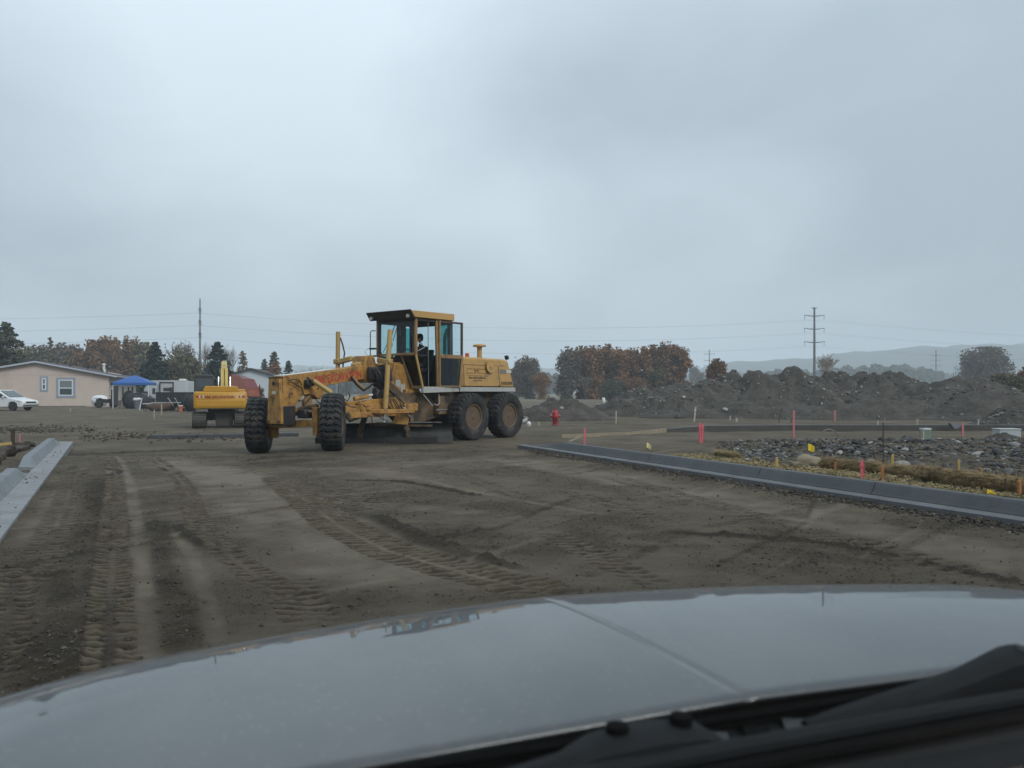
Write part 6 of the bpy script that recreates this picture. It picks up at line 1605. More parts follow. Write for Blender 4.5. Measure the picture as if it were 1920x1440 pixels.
# undercarriage
MB().lathe([(0.55, 0.62), (0.55, 0.86), (0.5, 0.88)], (0.0, 1.5, 0), 'z', 24).build('swing_ring', M_trk, EX)
MB().bb(-0.62, 0.62, 0.9, 2.1, 0.34, 0.64).build('car_body', M_trk, EX, bevel=0.04)
MB().prism([(-0.18, 0.08), (0.52, 0.08), (0.56, 0.70), (-0.28, 0.70)], 'y', 0.55, 0.75).build('tow_guard', M_trk, EX, bevel=0.02)
for sg in (-1, 1):
    MB().beam((sg * 0.30, 0.95, 0.42), (sg * 0.85, 0.95, 0.42), 0.2, 0.2).build('axle_arm', M_trk, EX)
def track(sg):
    x0, x1 = sg * 0.59, sg * 1.165
    t = empty('crawler_track', (0, 0, 0), parent=EX)
    L0, L1, R = 0.35, 2.75, 0.33
    path = []
    n = 9
    for k in range(18): path.append((L0 + (L1 - L0) * k / 18, 0.0, 0))
    for k in range(n): a = -PI / 2 + PI * k / n; path.append((L1 + R * math.cos(a), R + R * math.sin(a), a + PI / 2))
    for k in range(18): path.append((L1 - (L1 - L0) * k / 18, 2 * R, PI))
    for k in range(n): a = PI / 2 + PI * k / n; path.append((L0 + R * math.cos(a), R + R * math.sin(a), a + PI / 2))
    for y_, z_, a in path:
        d = Vector((0, math.cos(a), math.sin(a))); nrm = Vector((0, math.sin(a), -math.cos(a))); R3 = Matrix((Vector((1, 0, 0)), d, nrm)).transposed()
        c = Vector(((x0 + x1) / 2, y_, z_ + 0.0)) - nrm * 0.02
        m = MB(); m.box(c, (abs(x1 - x0), 0.118, 0.024), R3); m.box(c + nrm * 0.022 + d * 0.03, (abs(x1 - x0), 0.022, 0.026), R3)
        m.build('track_shoe', M_trk, t)
    MB().prism([(L0, 0.10), (L1, 0.10), (L1 + 0.15, R), (L1, 0.54), (L0, 0.54), (L0 - 0.15, R)], 'x', sg * 0.68, sg * 1.06).build('track_frame', M_trk, t, bevel=0.02)
    for yy in (L0, L1): MB().lathe([(0.28, sg * 0.74), (0.28, sg * 1.0)], (0, yy, R), 'x', 20).build('sprocket', M_trk, t)
track(-1); track(1)
# ------------------------------------------------------------------ soil piles
def soil_material():
    m, nt, b = mat_base("dug_soil")
    n1 = noise_node(nt, 1.1, 6, 0.6); n2 = noise_node(nt, 9.0, 6, 0.7)
    c = ramp(nt, n1, [(0.30, (0.038, 0.034, 0.030)), (0.55, (0.068, 0.061, 0.053)), (0.75, (0.100, 0.094, 0.086))])
    c = mixc(nt, ramp(nt, n2, [(0.50, 0.0), (0.72, 0.6)]), c, (0.130, 0.127, 0.122))
    nt.links.new(c, b.inputs['Base Color']); b.inputs['Roughness'].default_value = 0.95; b.inputs['Specular IOR Level'].default_value = 0.2
    bump(nt, n2, 0.9, 0.08, b); MATS["dug_soil"] = m
    return m
M_soil = soil_material()
PILES = []
def pile_height(H, R, q, x, y, seed, ex):
    d = np.hypot(x / ex, y); t = np.clip(1 - d / R, 0, None)
    z = H * (np.minimum(t * 1.12, 1) ** 0.95)
    z = np.where(t > 0.86, H * (0.963 + 0.25 * (t - 0.86)), z)
    z = z + 0.34 * H ** 0.5 * fbm(x + seed * 7.3, y, 0.9, 4, seed) * np.minimum(t * 4, 1) + 0.15 * fbm(x, y + seed, 3.2, 3, seed + 5) * np.minimum(t * 5, 1)
    return np.where(t <= 0, -0.25, z)
def soil_pile(px, top, d, R, ex, label, seed, mat=None, H=None, name='soil_pile'):
    p = at(px, top, d); zg = GH(p.x, p.y); H = H or p.z - zg
    n = 64; a = np.linspace(-1.06, 1.06, n); gx_, gy_ = np.meshgrid(a * R * ex, a * R, indexing='ij'); x, y = gx_.ravel(), gy_.ravel()
    z = pile_height(H, R, 1, x, y, seed, ex)
    i_ = np.arange(n * n).reshape(n, n); F = np.stack([i_[:-1, :-1], i_[1:, :-1], i_[1:, 1:], i_[:-1, 1:]], -1).reshape(-1, 4)
    keep = (np.hypot(x / ex, y) < R * 1.04)[F].all(1)
    o = np_mesh(name, np.stack([x, y, z], -1), F[keep], mat or M_soil, None, True)
    o.location = (p.x, p.y, zg); tag(o, label, 'soil pile', 'soil and gravel piles')
    PILES.append((p.x, p.y, zg, H, R, ex, seed))
    return o
ords = 'leftmost', 'second', 'third', 'fourth', 'fifth', 'sixth', 'seventh', 'eighth', 'ninth', 'tenth', 'eleventh', 'twelfth', 'thirteenth', 'fourteenth', 'fifteenth'
peaks = [(1212, 727, 50, 3.4, 1.15), (1268, 722, 49, 3.3, 1.1), (1322, 712, 50, 3.4, 1.0), (1365, 703, 51, 3.4, 1.0), (1421, 698, 50, 3.3, 1.0), (1460, 702, 52, 3.4, 1.0), (1494, 691, 51, 3.8, 1.0), (1528, 702, 50, 3.4, 1.0), (1566, 698, 51, 3.2, 1.0), (1598, 698, 50, 3.3, 1.0), (1640, 709, 49, 3.2, 1.1), (1676, 698, 50, 3.6, 1.1), (1722, 716, 48, 3.2, 1.3), (1792, 707, 46, 3.6, 1.25), (1838, 710, 48, 3.6, 1.2)]
for k, (px, tp, d, R, ex) in enumerate(peaks):
    soil_pile(px, tp, d, R * 1.05, ex, f'{ords[k]} dark peak from the left in the long row of dug soil piles' if k else 'leftmost and lowest gravel slope of the long row of dug soil piles', 100 + k)
soil_pile(1880, 738, 42, 3.2, 1.6, 'low spread heap at the right end of the row of soil piles', 120)
soil_pile(1450, 752, 45, 2.4, 3.2, 'low brown apron of soil along the foot of the middle piles', 121, H=1.0)
soil_pile(1660, 748, 43.5, 2.4, 3.0, 'low dark apron of soil along the foot of the right piles', 122, H=1.0)
soil_pile(1046, 744, 41.5, 1.75, 1.75, 'brown mound of dirt right behind the red hydrant', 123)
soil_pile(1915, 765, 36, 1.6, 1.4, 'small dark heap at the right edge before the soil piles', 124)
# stones on the piles
g = np.random.default_rng(77); pts = []; szs = []
for (x0, y0, zg, H, R, ex, sd) in PILES:
    n = 800 if H > 1.5 else 220
    a = g.uniform(0, 2 * PI, n); r = R * np.sqrt(g.uniform(0.01, 1, n))
    x = r * np.cos(a) * ex; y = r * np.sin(a); z = pile_height(H, R, 1, x, y, sd, ex)
    cl_ = fbm(x + x0, y + y0, 0.5, 3, 71) + 0.15
    k = g.uniform(-0.25, 0.6, n) < cl_
    pts.append(np.stack([x + x0, y + y0, z + zg], -1)[k]); szs.append(np.clip(g.lognormal(-2.95, 0.45, k.sum()), 0.03, 0.20))
tag(scatter('pile_stones', np.concatenate(pts), np.concatenate(szs), ROCKS1, STONE, seed=78), 'grey stones strewn over the slopes of the soil piles', 'stones', kind='stuff')

# ------------------------------------------------------------------ rubble behind the right curb
def bank_pts(n, x0, x1, y0, y1, g):
    px = g.uniform(x0, x1, n); py = g.uniform(y0, y1, n)
    P = np.array([gnd(a, b_, 0.2)[:] for a, b_ in zip(px, py)]); P[:, 2] = base_height(P[:, 0], P[:, 1]); return P, px, py
g = np.random.default_rng(31)
RUBBLE = stone_material('rubble_stone', [(0.0, (0.022, 0.022, 0.023)), (0.5, (0.060, 0.060, 0.060)), (0.82, (0.115, 0.113, 0.108)), (1.0, (0.26, 0.25, 0.235))])
P, px, py = bank_pts(9000, 1350, 2000, 817, 900, g)
_, oR = line_coord(CR_A, CR_B, P[:, 0], P[:, 1])
den = fbm(P[:, 0], P[:, 1], 0.7, 3, 33) * 0.5 + 0.42 + 0.35 * np.exp(-((px - 1470) / 90) ** 2)
lowlim = np.interp(px, [1350, 1400, 1480, 1600, 1750, 1920, 2000], [845, 878, 878, 868, 884, 902, 910])
k = (oR > 1.0) & (g.uniform(0, 1, len(P)) < den) & (py < lowlim) & ((px > 1400) | (py < 850))
tag(scatter('rubble', P[k], np.clip(g.lognormal(-3.55, 0.5, k.sum()), 0.012, 0.09), ROCKS1, RUBBLE, seed=34), 'bed of small grey rubble stones behind the straw rolls', 'rubble', kind='stuff')
k2 = (oR > 0.8) & (px > 1330); P2, px2, py2 = bank_pts(7000, 1340, 2000, 815, 925, g); _, o2 = line_coord(CR_A, CR_B, P2[:, 0], P2[:, 1]); k2 = o2 > 0.75
tag(scatter('bank_clods', P2[k2], np.clip(g.lognormal(-3.7, 0.45, k2.sum()), 0.012, 0.07), [OCTA] + ROCKS1[:3], CLOD, seed=35), 'dark crumbly clods of soil between the rubble stones', 'dirt', kind='stuff')
# larger cobbles one can pick out
rock_me = []
for k in range(6):
    V, F = rock_shape(40 + k, 2, 0.66, 0.24); o = np_mesh('cobble', V, F, RUBBLE); rock_me.append(o.data); bpy.data.objects.remove(o)
P, px, py = bank_pts(400, 1380, 1920, 818, 884, g)
_, oR = line_coord(CR_A, CR_B, P[:, 0], P[:, 1]); lowl = np.interp(px, [1350, 1400, 1480, 1600, 1750, 1920], [845, 872, 866, 862, 875, 890])
sel = [i for i in range(len(P)) if oR[i] > 1.2 and py[i] < lowl[i]][:110]
for i in sel:
    o = bpy.data.objects.new('cobble', rock_me[i % 6]); COL.objects.link(o)
    s = float(np.clip(g.lognormal(-2.8, 0.33), 0.04, 0.13)); o.scale = (s * g.uniform(0.8, 1.4), s, s * g.uniform(0.7, 1.0)); o.rotation_euler = (g.uniform(-.4, .4), g.uniform(-.4, .4), g.uniform(0, 6.28))
    o.location = (P[i, 0], P[i, 1], P[i, 2] + s * 0.30)
    tag(o, 'loose grey cobble lying in the rubble bed behind the straw rolls', 'cobble', 'cobbles in the rubble bed')
M_tanrock = stone_material("tan_boulder", [(0.0, (0.15, 0.125, 0.085)), (1.0, (0.27, 0.23, 0.16))], grain=5)
def boulder(px, py, w, h, label, seed, mat=RUBBLE):
    p = gnd(px, py, 0.17); d = p.y; zg = GH(p.x, p.y); W = w * d / FPX / 2; Hh = h * d / FPX
    V, F = rock_shape(seed, 3, 0.75, 0.24); V = V / np.abs(V).max(0) * np.array([W, W * 0.8, Hh * 0.62]); V[:, 2] += Hh * 0.38
    o = np_mesh('boulder', V, F, mat); o.location = (p.x, p.y + W * 0.6, zg); tag(o, label, 'boulder', 'boulders beside the straw rolls')
boulder(1522, 878, 52, 26, 'biggest tan boulder at the left end of the straw roll', 61, M_tanrock)
boulder(1490, 878, 28, 14, 'low tan boulder leaning on the left of the biggest one', 62, M_tanrock)
boulder(1634, 876, 30, 17, 'round grey boulder just behind the near pink stake', 63)
boulder(1697, 880, 34, 21, 'grey boulder behind the middle of the straw roll', 64)
boulder(1724, 879, 40, 20, 'wide brown grey boulder right of the middle grey one', 65)
boulder(1775, 884, 24, 20, 'small upright grey boulder behind the right of the straw roll', 66)
boulder(1912, 894, 26, 16, 'flat grey boulder at the right edge behind the straw roll', 67)
boulder(1397, 872, 14, 8, 'small stone at the left foot of the rubble bed', 68)

# ------------------------------------------------------------------ straw rolls, straw mulch, stakes
def straw_material(name, lo, hi):
    m, nt, b = mat_base(name)
    n = noise_node(nt, 55.0, 5, 0.75, stretch=(0.35, 1, 1)); n2 = noise_node(nt, 2.4, 4, 0.6)
    c = ramp(nt, n, [(0.28, lo), (0.72, hi)]); c = mixc(nt, ramp(nt, n2, [(0.45, 0.0), (0.7, 0.65)]), c, tuple(0.55 * x for x in lo))
    nt.links.new(c, b.inputs['Base Color']); b.inputs['Roughness'].default_value = 0.95
    bump(nt, n, 0.9, 0.03, b); MATS[name] = m
    return m
M_straw = straw_material("straw_roll", (0.16, 0.105, 0.046), (0.42, 0.31, 0.155)); M_pstraw = straw_material("pale_straw", (0.20, 0.155, 0.070), (0.44, 0.36, 0.19))
def straw_roll(path, r, mat, label, seed):
    P = [gnd(px, py, 0.18) for px, py in path]; pts = []
    for i in range(len(P) - 1):
        for t in np.linspace(0, 1, 22, endpoint=(i == len(P) - 2)): pts.append(P[i].lerp(P[i + 1], float(t)))
    m = MB(); n = 20; rings = []
    for i, p in enumerate(pts):
        d = (pts[min(i + 1, len(pts) - 1)] - pts[max(i - 1, 0)]).normalized(); a = Vector((0, 0, 1)).cross(d).normalized(); f = 0.55 + 0.45 * min(1, min(i, len(pts) - 1 - i) / 2)
        zg = GH(p.x, p.y)
        ring = []
        for k in range(n):
            an = 2 * PI * k / n; rr = r * f * (1 + 0.30 * mnoise.noise(Vector((p.x * 3 + seed, p.y * 3, an))) + 0.16 * mnoise.noise(Vector((p.x * 14, p.y * 14, an * 3))))
            ring.append(Vector((p.x, p.y, zg + r * 0.78)) + a * rr * math.cos(an) * 1.12 + Vector((0, 0, 1)) * rr * math.sin(an))
        rings.append(ring)
    m.loft(rings)
    o = m.build('straw_roll', None, None, smooth=80); o.data.materials.append(mat)
    # stray straws stick out of it
    g_ = np.random.default_rng(seed); V = []; F = []
    for k in range(5200):
        i = int(g_.integers(0, len(pts))); p = Vector(rings[i][int(g_.integers(0, n))]); dv = Vector(g_.normal(0, 1, 3)); dv.z = dv.z * 0.55; dv = dv.normalized() * g_.uniform(0.05, 0.15); w = Vector((0.005, 0.005, 0))
        b0 = len(V); V += [p - w, p + w, p + dv]; F.append((b0, b0 + 1, b0 + 2))
    so_ = np_mesh('loose_straw', np.array([v[:] for v in V]), np.array(F), mat, o, False); so_['kind'] = 'stuff'
    return tag(o, label, 'straw roll', 'straw erosion rolls behind the curb')
straw_roll([(1540, 879), (1600, 884), (1660, 890), (1740, 896)], 0.105, M_straw, 'brown straw roll starting at the big tan boulder', 1)
straw_roll([(1725, 901), (1790, 912), (1860, 921), (1940, 931)], 0.13, M_straw, 'thick rust brown straw roll running to the right edge', 2)
straw_roll([(1345, 857), (1385, 863)], 0.07, M_pstraw, 'short pale straw clump at the left start of the rubble', 3)
g = np.random.default_rng(8); n = 24000
t = g.uniform(-4, 7.6, n); o_ = 0.68 + np.abs(g.normal(0.25, 0.40, n)); d = (CR_B - CR_A) / np.linalg.norm(CR_B - CR_A); nn = np.array([d[1], -d[0]])
k = (g.uniform(0, 1, n) < 0.25 + 0.9 * (fbm(t * 1.0, o_, 1.3, 3, 4) * 0.5 + 0.5)) & (o_ < 2.3) ; t, o_ = t[k], o_[k]; n = len(t)
x = CR_A[0] + d[0] * t + nn[0] * o_; y = CR_A[1] + d[1] * t + nn[1] * o_; z = base_height(x, y) + g.uniform(0.005, 0.06, n)
C = np.stack([x, y, z], -1); a = g.uniform(0, 2 * PI, n); L = g.uniform(0.04, 0.13, n)
dv = np.stack([np.cos(a) * L, np.sin(a) * L, g.normal(0.01, 0.03, n)], -1); sd_ = np.stack([-np.sin(a), np.cos(a), g.normal(0, 1, n)], -1); sd_ *= 0.004 / np.linalg.norm(sd_, axis=1)[:, None]
V = np.stack([C - dv / 2 - sd_, C + dv / 2 - sd_, C + dv / 2 + sd_, C - dv / 2 + sd_], 1).reshape(-1, 3)
tag(np_mesh('straw_mulch', V, np.arange(4 * n).reshape(-1, 4), M_pstraw, None, False), 'scattered pale straw on the ground just behind the right curb', 'straw', kind='stuff')

M_pink = pmat("pink_stake_paint", (0.58, 0.1, 0.13), 0.7, var=0.12, scale=6)
M_fpink = pmat("faded_pink_paint", (0.4, 0.14, 0.14), 0.8, var=0.15, scale=6)
M_lath = pmat("pale_lath", (0.34, 0.3, 0.24), 0.85, var=0.12, scale=6)
M_ostk = pmat("orange_wood_stake", (0.29, 0.125, 0.042), 0.85, var=0.15, scale=8)
M_ystk = pmat("yellow_wood_stake", (0.40, 0.28, 0.09), 0.85, var=0.15, scale=8)
M_wstk = pmat("brown_wood_stake", (0.20, 0.12, 0.06), 0.85, var=0.15, scale=8)
def stake(px, py, top, wpx, mat, label, group, lean=0.0, z=0.1, ribbon=None, thick=None, name='survey_stake', depth=None):
    p = gnd(px, py, z) if depth is None else at(px, py, depth)
    h = (py - top) * p.y / FPX; w = max(0.72 * wpx * p.y / FPX, 0.018); tk = thick or w * 0.5
    T = empty(name, (p.x, p.y, p.z - 0.03), rng.uniform(-0.3, 0.3), label, 'stake', group)
    b = MB(); b.loft([[(-w / 2, -tk / 2, -0.1), (w / 2, -tk / 2, -0.1), (w / 2, tk / 2, -0.1), (-w / 2, tk / 2, -0.1)], [(-w / 2 + lean * h, -tk / 2, h), (w / 2 + lean * h, -tk / 2, h * 1.0 + 0.02), (w / 2 + lean * h, tk / 2, h + 0.02), (-w / 2 + lean * h, tk / 2, h)]])
    b.build('lath', mat, T, bevel=0.002)
    if ribbon:
        m = MB(); zz = h * 0.8
        m.box((lean * zz, 0, zz), (w * 1.35, tk * 1.8, 0.035)); m.build('ribbon_wrap', ribbon, T)
        MB().loft([[(w * 0.5, -0.004, zz), (w * 0.5, 0.004, zz), (w * 0.5 + 0.004, 0.004, zz), (w * 0.5 + 0.004, -0.004, zz)], [(w * 0.9, -0.02, zz - 0.12), (w * 0.9, 0.02, zz - 0.12), (w * 0.9 + 0.004, 0.02, zz - 0.12), (w * 0.9 + 0.004, -0.02, zz - 0.12)], [(w * 1.0, -0.02, zz - 0.3), (w * 1.0, 0.02, zz - 0.3), (w + 0.004, 0.02, zz - 0.3), (w + 0.004, -0.02, zz - 0.3)]]).build('ribbon_tail', ribbon, T)
    return T
PG = 'pink survey stakes'
stake(1096, 832, 801, 4.2, M_pink, 'pink survey stake beside the end of the right curb', PG, 0.01)
stake(1312.5, 823, 792, 5, M_pink, 'left and brighter of the two pink stakes set close together', PG, -0.02, ribbon=M_pink)
stake(1316.5, 823.5, 794, 4, M_pink, 'right of the two pink stakes set close together', PG, 0.03, ribbon=M_pink)
stake(1488.5, 816, 769, 5, M_fpink, 'tall faded pink stake at the back edge of the rubble', PG, -0.01, z=0.1)
stake(1565, 791, 769, 4, M_fpink, 'pale pink stake far off in front of the soil piles', PG, 0.02, z=0.0)
stake(1805, 818, 793, 5, M_fpink, 'dull pink stake between the green pedestal and the white box', PG, 0.01, z=0.1)
stake(1617, 902, 861, 7, M_pink, 'near pink stake standing in the straw behind the curb', PG, -0.03, z=0.17, ribbon=M_pink)
stake(37, 832, 812, 3.5, M_fpink, 'thin pink stake behind the left curb', PG, 0.0, z=0.0)
WG = 'pale wooden laths'
stake(1301, 791, 762, 4, M_lath, 'leaning white lath with a tag left of the soil pile foot', WG, 0.12, z=0.0, ribbon=M_white)
stake(1155, 795, 770, 3, M_lath, 'thin pale lath on the flat beside the dirt mound', WG, 0.01, z=0.0)
stake(1381, 791, 783, 5, M_lath, 'short white stub on the flat before the fourth soil peak', WG, 0.0, z=0.0)
stake(1369, 788, 779, 3, M_lath, 'thin pale stub just left of the short white one', WG, 0.0, z=0.0)
stake(1646, 797, 788, 4, M_lath, 'short pale stub on the flat before the right piles', WG, 0.0, z=0.0)
stake(1720, 797, 785, 4, M_lath, 'pale stub above the green pedestal', WG, 0.0, z=0.0)
stake(1833, 800, 785, 3.5, M_lath, 'thin pale stub left of and behind the white box', WG, 0.15, z=0.0)
stake(1010.5, 798, 790, 3.5, M_lath, 'short pale stub between the grader wheel and the hydrant', WG, 0.0, z=0.0)
stake(132, 772, 765, 2.5, M_lath, 'short pale stub in front of the peach house wall', WG, 0.0, z=0.0)
stake(289, 781, 768, 2.5, M_lath, 'thin pale stake before the low brown scrap heap', WG, 0.0, z=0.0)
stake(303, 776, 757, 3, M_lath, 'taller pale stake in front of the black trailer', WG, 0.0, z=0.0)
SG = 'wooden stakes pinning the straw rolls'
stake(1456, 880, 856, 6, M_ystk, 'yellow wooden stake standing alone left of the boulders', SG, 0.0, z=0.18, thick=0.04)
stake(1372, 866, 856, 4, M_wstk, 'low brown stub behind the curb at the left of the rubble', SG, 0.0, z=0.18)
stake(1566, 887, 864, 5, M_ostk, 'orange wooden stake at the left of the first straw roll', SG, 0.0, z=0.18, thick=0.04)
stake(1655, 904, 872, 7, M_ostk, 'dark orange stake just right of the near pink one', SG, -0.02, z=0.18, thick=0.04)
stake(1673, 880, 850, 6, M_ystk, 'tall pale orange stake behind the first straw roll', SG, 0.02, z=0.18, thick=0.04)
stake(1765, 909, 876, 8, M_ostk, 'rust orange stake where the two straw rolls meet', SG, 0.03, z=0.18, thick=0.04)
stake(1798, 888, 860, 5, M_ystk, 'light wooden stake behind the second straw roll', SG, -0.02, z=0.18, thick=0.04)
stake(1846, 900, 874, 6, M_wstk, 'brown stake leaning left over the second straw roll', SG, -0.40, z=0.18, thick=0.04)
stake(1911, 932, 898, 8, M_ostk, 'orange stake in the straw at the right edge', SG, 0.0, z=0.18, thick=0.04)
stake(1550, 868, 852, 4, M_wstk, 'short brown stake behind the biggest tan boulder', SG, 0.0, z=0.18)
M_rebar = pmat("rusty_rebar", (0.045, 0.032, 0.025), 0.85)
def rod(px, py, top, lean, label, z=0.18, r=0.010):
    p = gnd(px, py, z); h = (py - top) * p.y / FPX
    o = MB().tube([(0, 0, -0.1), (lean * h * 0.5, 0, h * 0.5), (lean * h, 0, h)], r, 6).build('steel_rod', M_rebar); o.location = (p.x, p.y, p.z - 0.02); tag(o, label, 'rod', 'thin steel rods')
rod(1656, 878, 790, 0.0, 'tall thin dark rod rising behind the dark orange stake'); rod(1886, 930, 893, -0.02, 'thin dark rod standing in the second straw roll')
rod(1459, 793, 764, 0.25, 'dark rod leaning right in front of the soil piles', 0.0, 0.02); rod(1481, 793, 778, 0.5, 'dark rod slanting left of the tall pink stake', 0.0, 0.02)
# left behind the curb: post and sagging boards
p = gnd(24, 858, -0.05); o = MB().bb(-0.03, 0.03, -0.03, 0.03, -0.1, 0.62).bb(-0.10, 0.10, -0.035, 0.035, 0.62, 0.65).build('marker_post', M_rebar); o.location = (p.x, p.y, p.z); tag(o, 'dark capped post behind the left curb', 'post')
for k, (a, b_, lb) in enumerate((((-60, 840), (22, 831), 'upper pale board leaning on the post behind the left curb'), ((-60, 862), (22, 838), 'lower pale board sagging from the post behind the left curb'))):
    P0, P1 = at(a[0], a[1], 17.5), at(b_[0], b_[1], 17.8); o = MB().beam(P0, P1, 0.03, 0.06).build('form_board', M_ystk); tag(o, lb, 'board', 'pale boards behind the left curb')
g = np.random.default_rng(55); pxl = g.uniform(-60, 62, 700); pyl = g.uniform(832, 900, 700)
P = np.array([gnd(a, b_, -0.05)[:] for a, b_ in zip(pxl, pyl)]); _, oL = line_coord(CL_A, CL_B, P[:, 0], P[:, 1]); P = P[oL < -1.0]; P[:, 2] = base_height(P[:, 0], P[:, 1])
tag(scatter('left_rubble', P, np.clip(g.lognormal(-2.5, 0.5, len(P)), 0.03, 0.25), ROCKS1, CLOD, seed=56), 'dark broken clods heaped behind the left curb', 'rubble', kind='stuff')
g = np.random.default_rng(57); pxl = np.concatenate([g.normal(70, 60, 500), g.uniform(150, 460, 350)]); pyl = np.concatenate([g.normal(799, 3.2, 500), g.normal(812, 4, 350)])
P = np.array([gnd(a, min(max(b_, 790), 826), 0)[:] for a, b_ in zip(pxl, pyl)]); P[:, 2] = base_height(P[:, 0], P[:, 1])
tag(scatter('left_clods', P, np.clip(g.lognormal(-3.3, 0.45, len(P)), 0.02, 0.10), ROCKS1, CLOD, seed=58), 'strip of dark clods across the yard left of the excavator', 'dirt', kind='stuff')

# pin flags
def flag(px, py, top, mat, label, tilt=0.0, z=0.15, s=1.0):
    p = gnd(px, py, z); h = (py - top) * p.y / FPX; zg = GH(p.x, p.y)
    T = empty('pin_flag', (p.x, p.y, zg), 0, label, 'flag', 'yellow marker flags')
    MB().tube([(0, 0, -0.05), (tilt * h, 0, h)], 0.004, 5).build('wire', M_rebar, T)
    w = 0.11 * s
    MB().loft([[(tilt * h, -0.002, h), (tilt * h, 0.002, h), (tilt * h, 0.002, h - w), (tilt * h, -0.002, h - w)], [(tilt * h + w * 0.5, 0.02, h - 0.02), (tilt * h + w * 0.5, 0.024, h - 0.02), (tilt * h + w * 0.45, 0.03, h - w - 0.02), (tilt * h + w * 0.45, 0.026, h - w - 0.02)], [(tilt * h + w, 0.0, h - 0.07), (tilt * h + w, 0.004, h - 0.07), (tilt * h + w * 0.9, 0.01, h - w - 0.06), (tilt * h + w * 0.9, 0.006, h - w - 0.06)]]).build('flag', mat, T)
M_flag = pmat("yellow_flag", (0.62, 0.45, 0.02), 0.6, var=0.08); M_pflag = pmat("pale_yellow_flag", (0.55, 0.48, 0.22), 0.6, var=0.08)
flag(1212, 847, 831, M_pflag, 'pale yellow pin flag behind the curb left of the rubble'); flag(1515, 852, 832, M_flag, 'yellow pin flag standing in the rubble bed', s=1.3); flag(1842, 932, 915, M_flag, 'bright yellow flag lying tilted behind the curb at the right', 0.5, 0.18, 1.2)

# ------------------------------------------------------------------ formwork of the far curb
M_form = pmat("form_board_wood", (0.22, 0.185, 0.13), 0.85, var=0.2, scale=5); M_fdark = pmat("dark_form_face", (0.055, 0.052, 0.047), 0.85, var=0.3, scale=4)
FW = empty('curb_formwork', (0, 0, 0), 0, 'long low formwork and curb back crossing the site beyond the rubble', 'formwork')
fp = [(1053, 821, 0.09), (1120, 819, 0.09), (1190, 815.5, 0.09), (1250, 811.5, 0.14), (1325, 809, 0.20), (1480, 808, 0.21), (1640, 808, 0.21), (1800, 808, 0.21), (1960, 808, 0.21), (2200, 808, 0.21)]
for i in range(len(fp) - 1):
    a, b_ = gnd(fp[i][0], fp[i][1], 0.0), gnd(fp[i + 1][0], fp[i + 1][1], 0.0); ha, hb = fp[i][2], fp[i + 1][2]
    d = (b_ - a).normalized(); n_ = Vector((-d.y, d.x, 0)) * 0.045
    m = MB(); m.loft([[a + n_ * -0 + Vector((0, 0, -0.1)), a + n_ + Vector((0, 0, -0.1)), a + n_ + Vector((0, 0, ha)), a + Vector((0, 0, ha))], [b_ + Vector((0, 0, -0.1)), b_ + n_ + Vector((0, 0, -0.1)), b_ + n_ + Vector((0, 0, hb)), b_ + Vector((0, 0, hb))]])
    m.build('form_board', M_form if i < 3 else M_fdark, FW)
    MB().loft([[a + Vector((0, -0.004, ha + 0.002)), a + n_ * 1.4 + Vector((0, 0, ha + 0.002)), a + n_ * 1.4 + Vector((0, 0, ha + 0.022)), a + Vector((0, -0.004, ha + 0.022))], [b_ + Vector((0, -0.004, hb + 0.002)), b_ + n_ * 1.4 + Vector((0, 0, hb + 0.002)), b_ + n_ * 1.4 + Vector((0, 0, hb + 0.022)), b_ + Vector((0, -0.004, hb + 0.022))]]).build('top_edge', M_form if i < 3 else M_conc, FW)
a, b_ = gnd(1067, 829, 0.0), gnd(1086, 821, 0.07); b_.z = 0.09; MB().beam(a, b_, 0.04, 0.05).build('brace', M_form, FW)

# ------------------------------------------------------------------ hydrant
M_hyd = pmat("hydrant_red", (0.25, 0.018, 0.02), 0.4, var=0.12, scale=8); M_hyd2 = pmat("hydrant_cap", (0.30, 0.06, 0.05), 0.5, var=0.2)
hp = gnd(1041, 797, 0.0)
HY = empty('fire_hydrant', (hp.x, hp.y, 0.0), math.radians(10), 'red fire hydrant standing in front of the brown dirt mound', 'hydrant')
MB().lathe([(0.17, -0.05), (0.17, 0.03), (0.115, 0.04), (0.105, 0.10), (0.105, 0.12), (0.16, 0.125), (0.16, 0.155), (0.115, 0.16), (0.112, 0.46), (0.165, 0.465), (0.165, 0.50), (0.155, 0.505), (0.15, 0.54), (0.12, 0.61), (0.07, 0.655), (0.05, 0.66), (0.05, 0.70), (0.033, 0.705), (0.03, 0.76), (0.001, 0.765)], (0, 0, 0), 'z', 24).build('barrel', M_hyd, HY)
for sg in (1, -1):
    nz = MB(); nz.lathe([(0.075, sg * 0.08), (0.075, sg * 0.14), (0.09, sg * 0.145), (0.09, sg * 0.20), (0.06, sg * 0.215), (0.03, sg * 0.22), (0.03, sg * 0.25), (0.001, sg * 0.25)], (0, 0, 0.40), 'x', 16); nz.build('side_outlet', M_hyd2, HY)
MB().lathe([(0.10, -0.08), (0.10, -0.15), (0.115, -0.155), (0.115, -0.21), (0.08, -0.225), (0.03, -0.23), (0.03, -0.26), (0.001, -0.26)], (0, 0, 0.36), 'y', 18).build('front_outlet', M_hyd, HY)
for sg in (1, -1): MB().tube([(sg * 0.21, 0, 0.34), (sg * 0.19, -0.04, 0.22), (sg * 0.12, -0.10, 0.20), (sg * 0.05, -0.16, 0.26)], 0.010, 5).build('chain', M_edge, HY)
for k in range(8): MB().cyl((0.145 * math.cos(k * PI / 4), 0.145 * math.sin(k * PI / 4), 0.10), (0.145 * math.cos(k * PI / 4), 0.145 * math.sin(k * PI / 4), 0.18), 0.012, n=6).build('bolt', M_hyd2, HY)
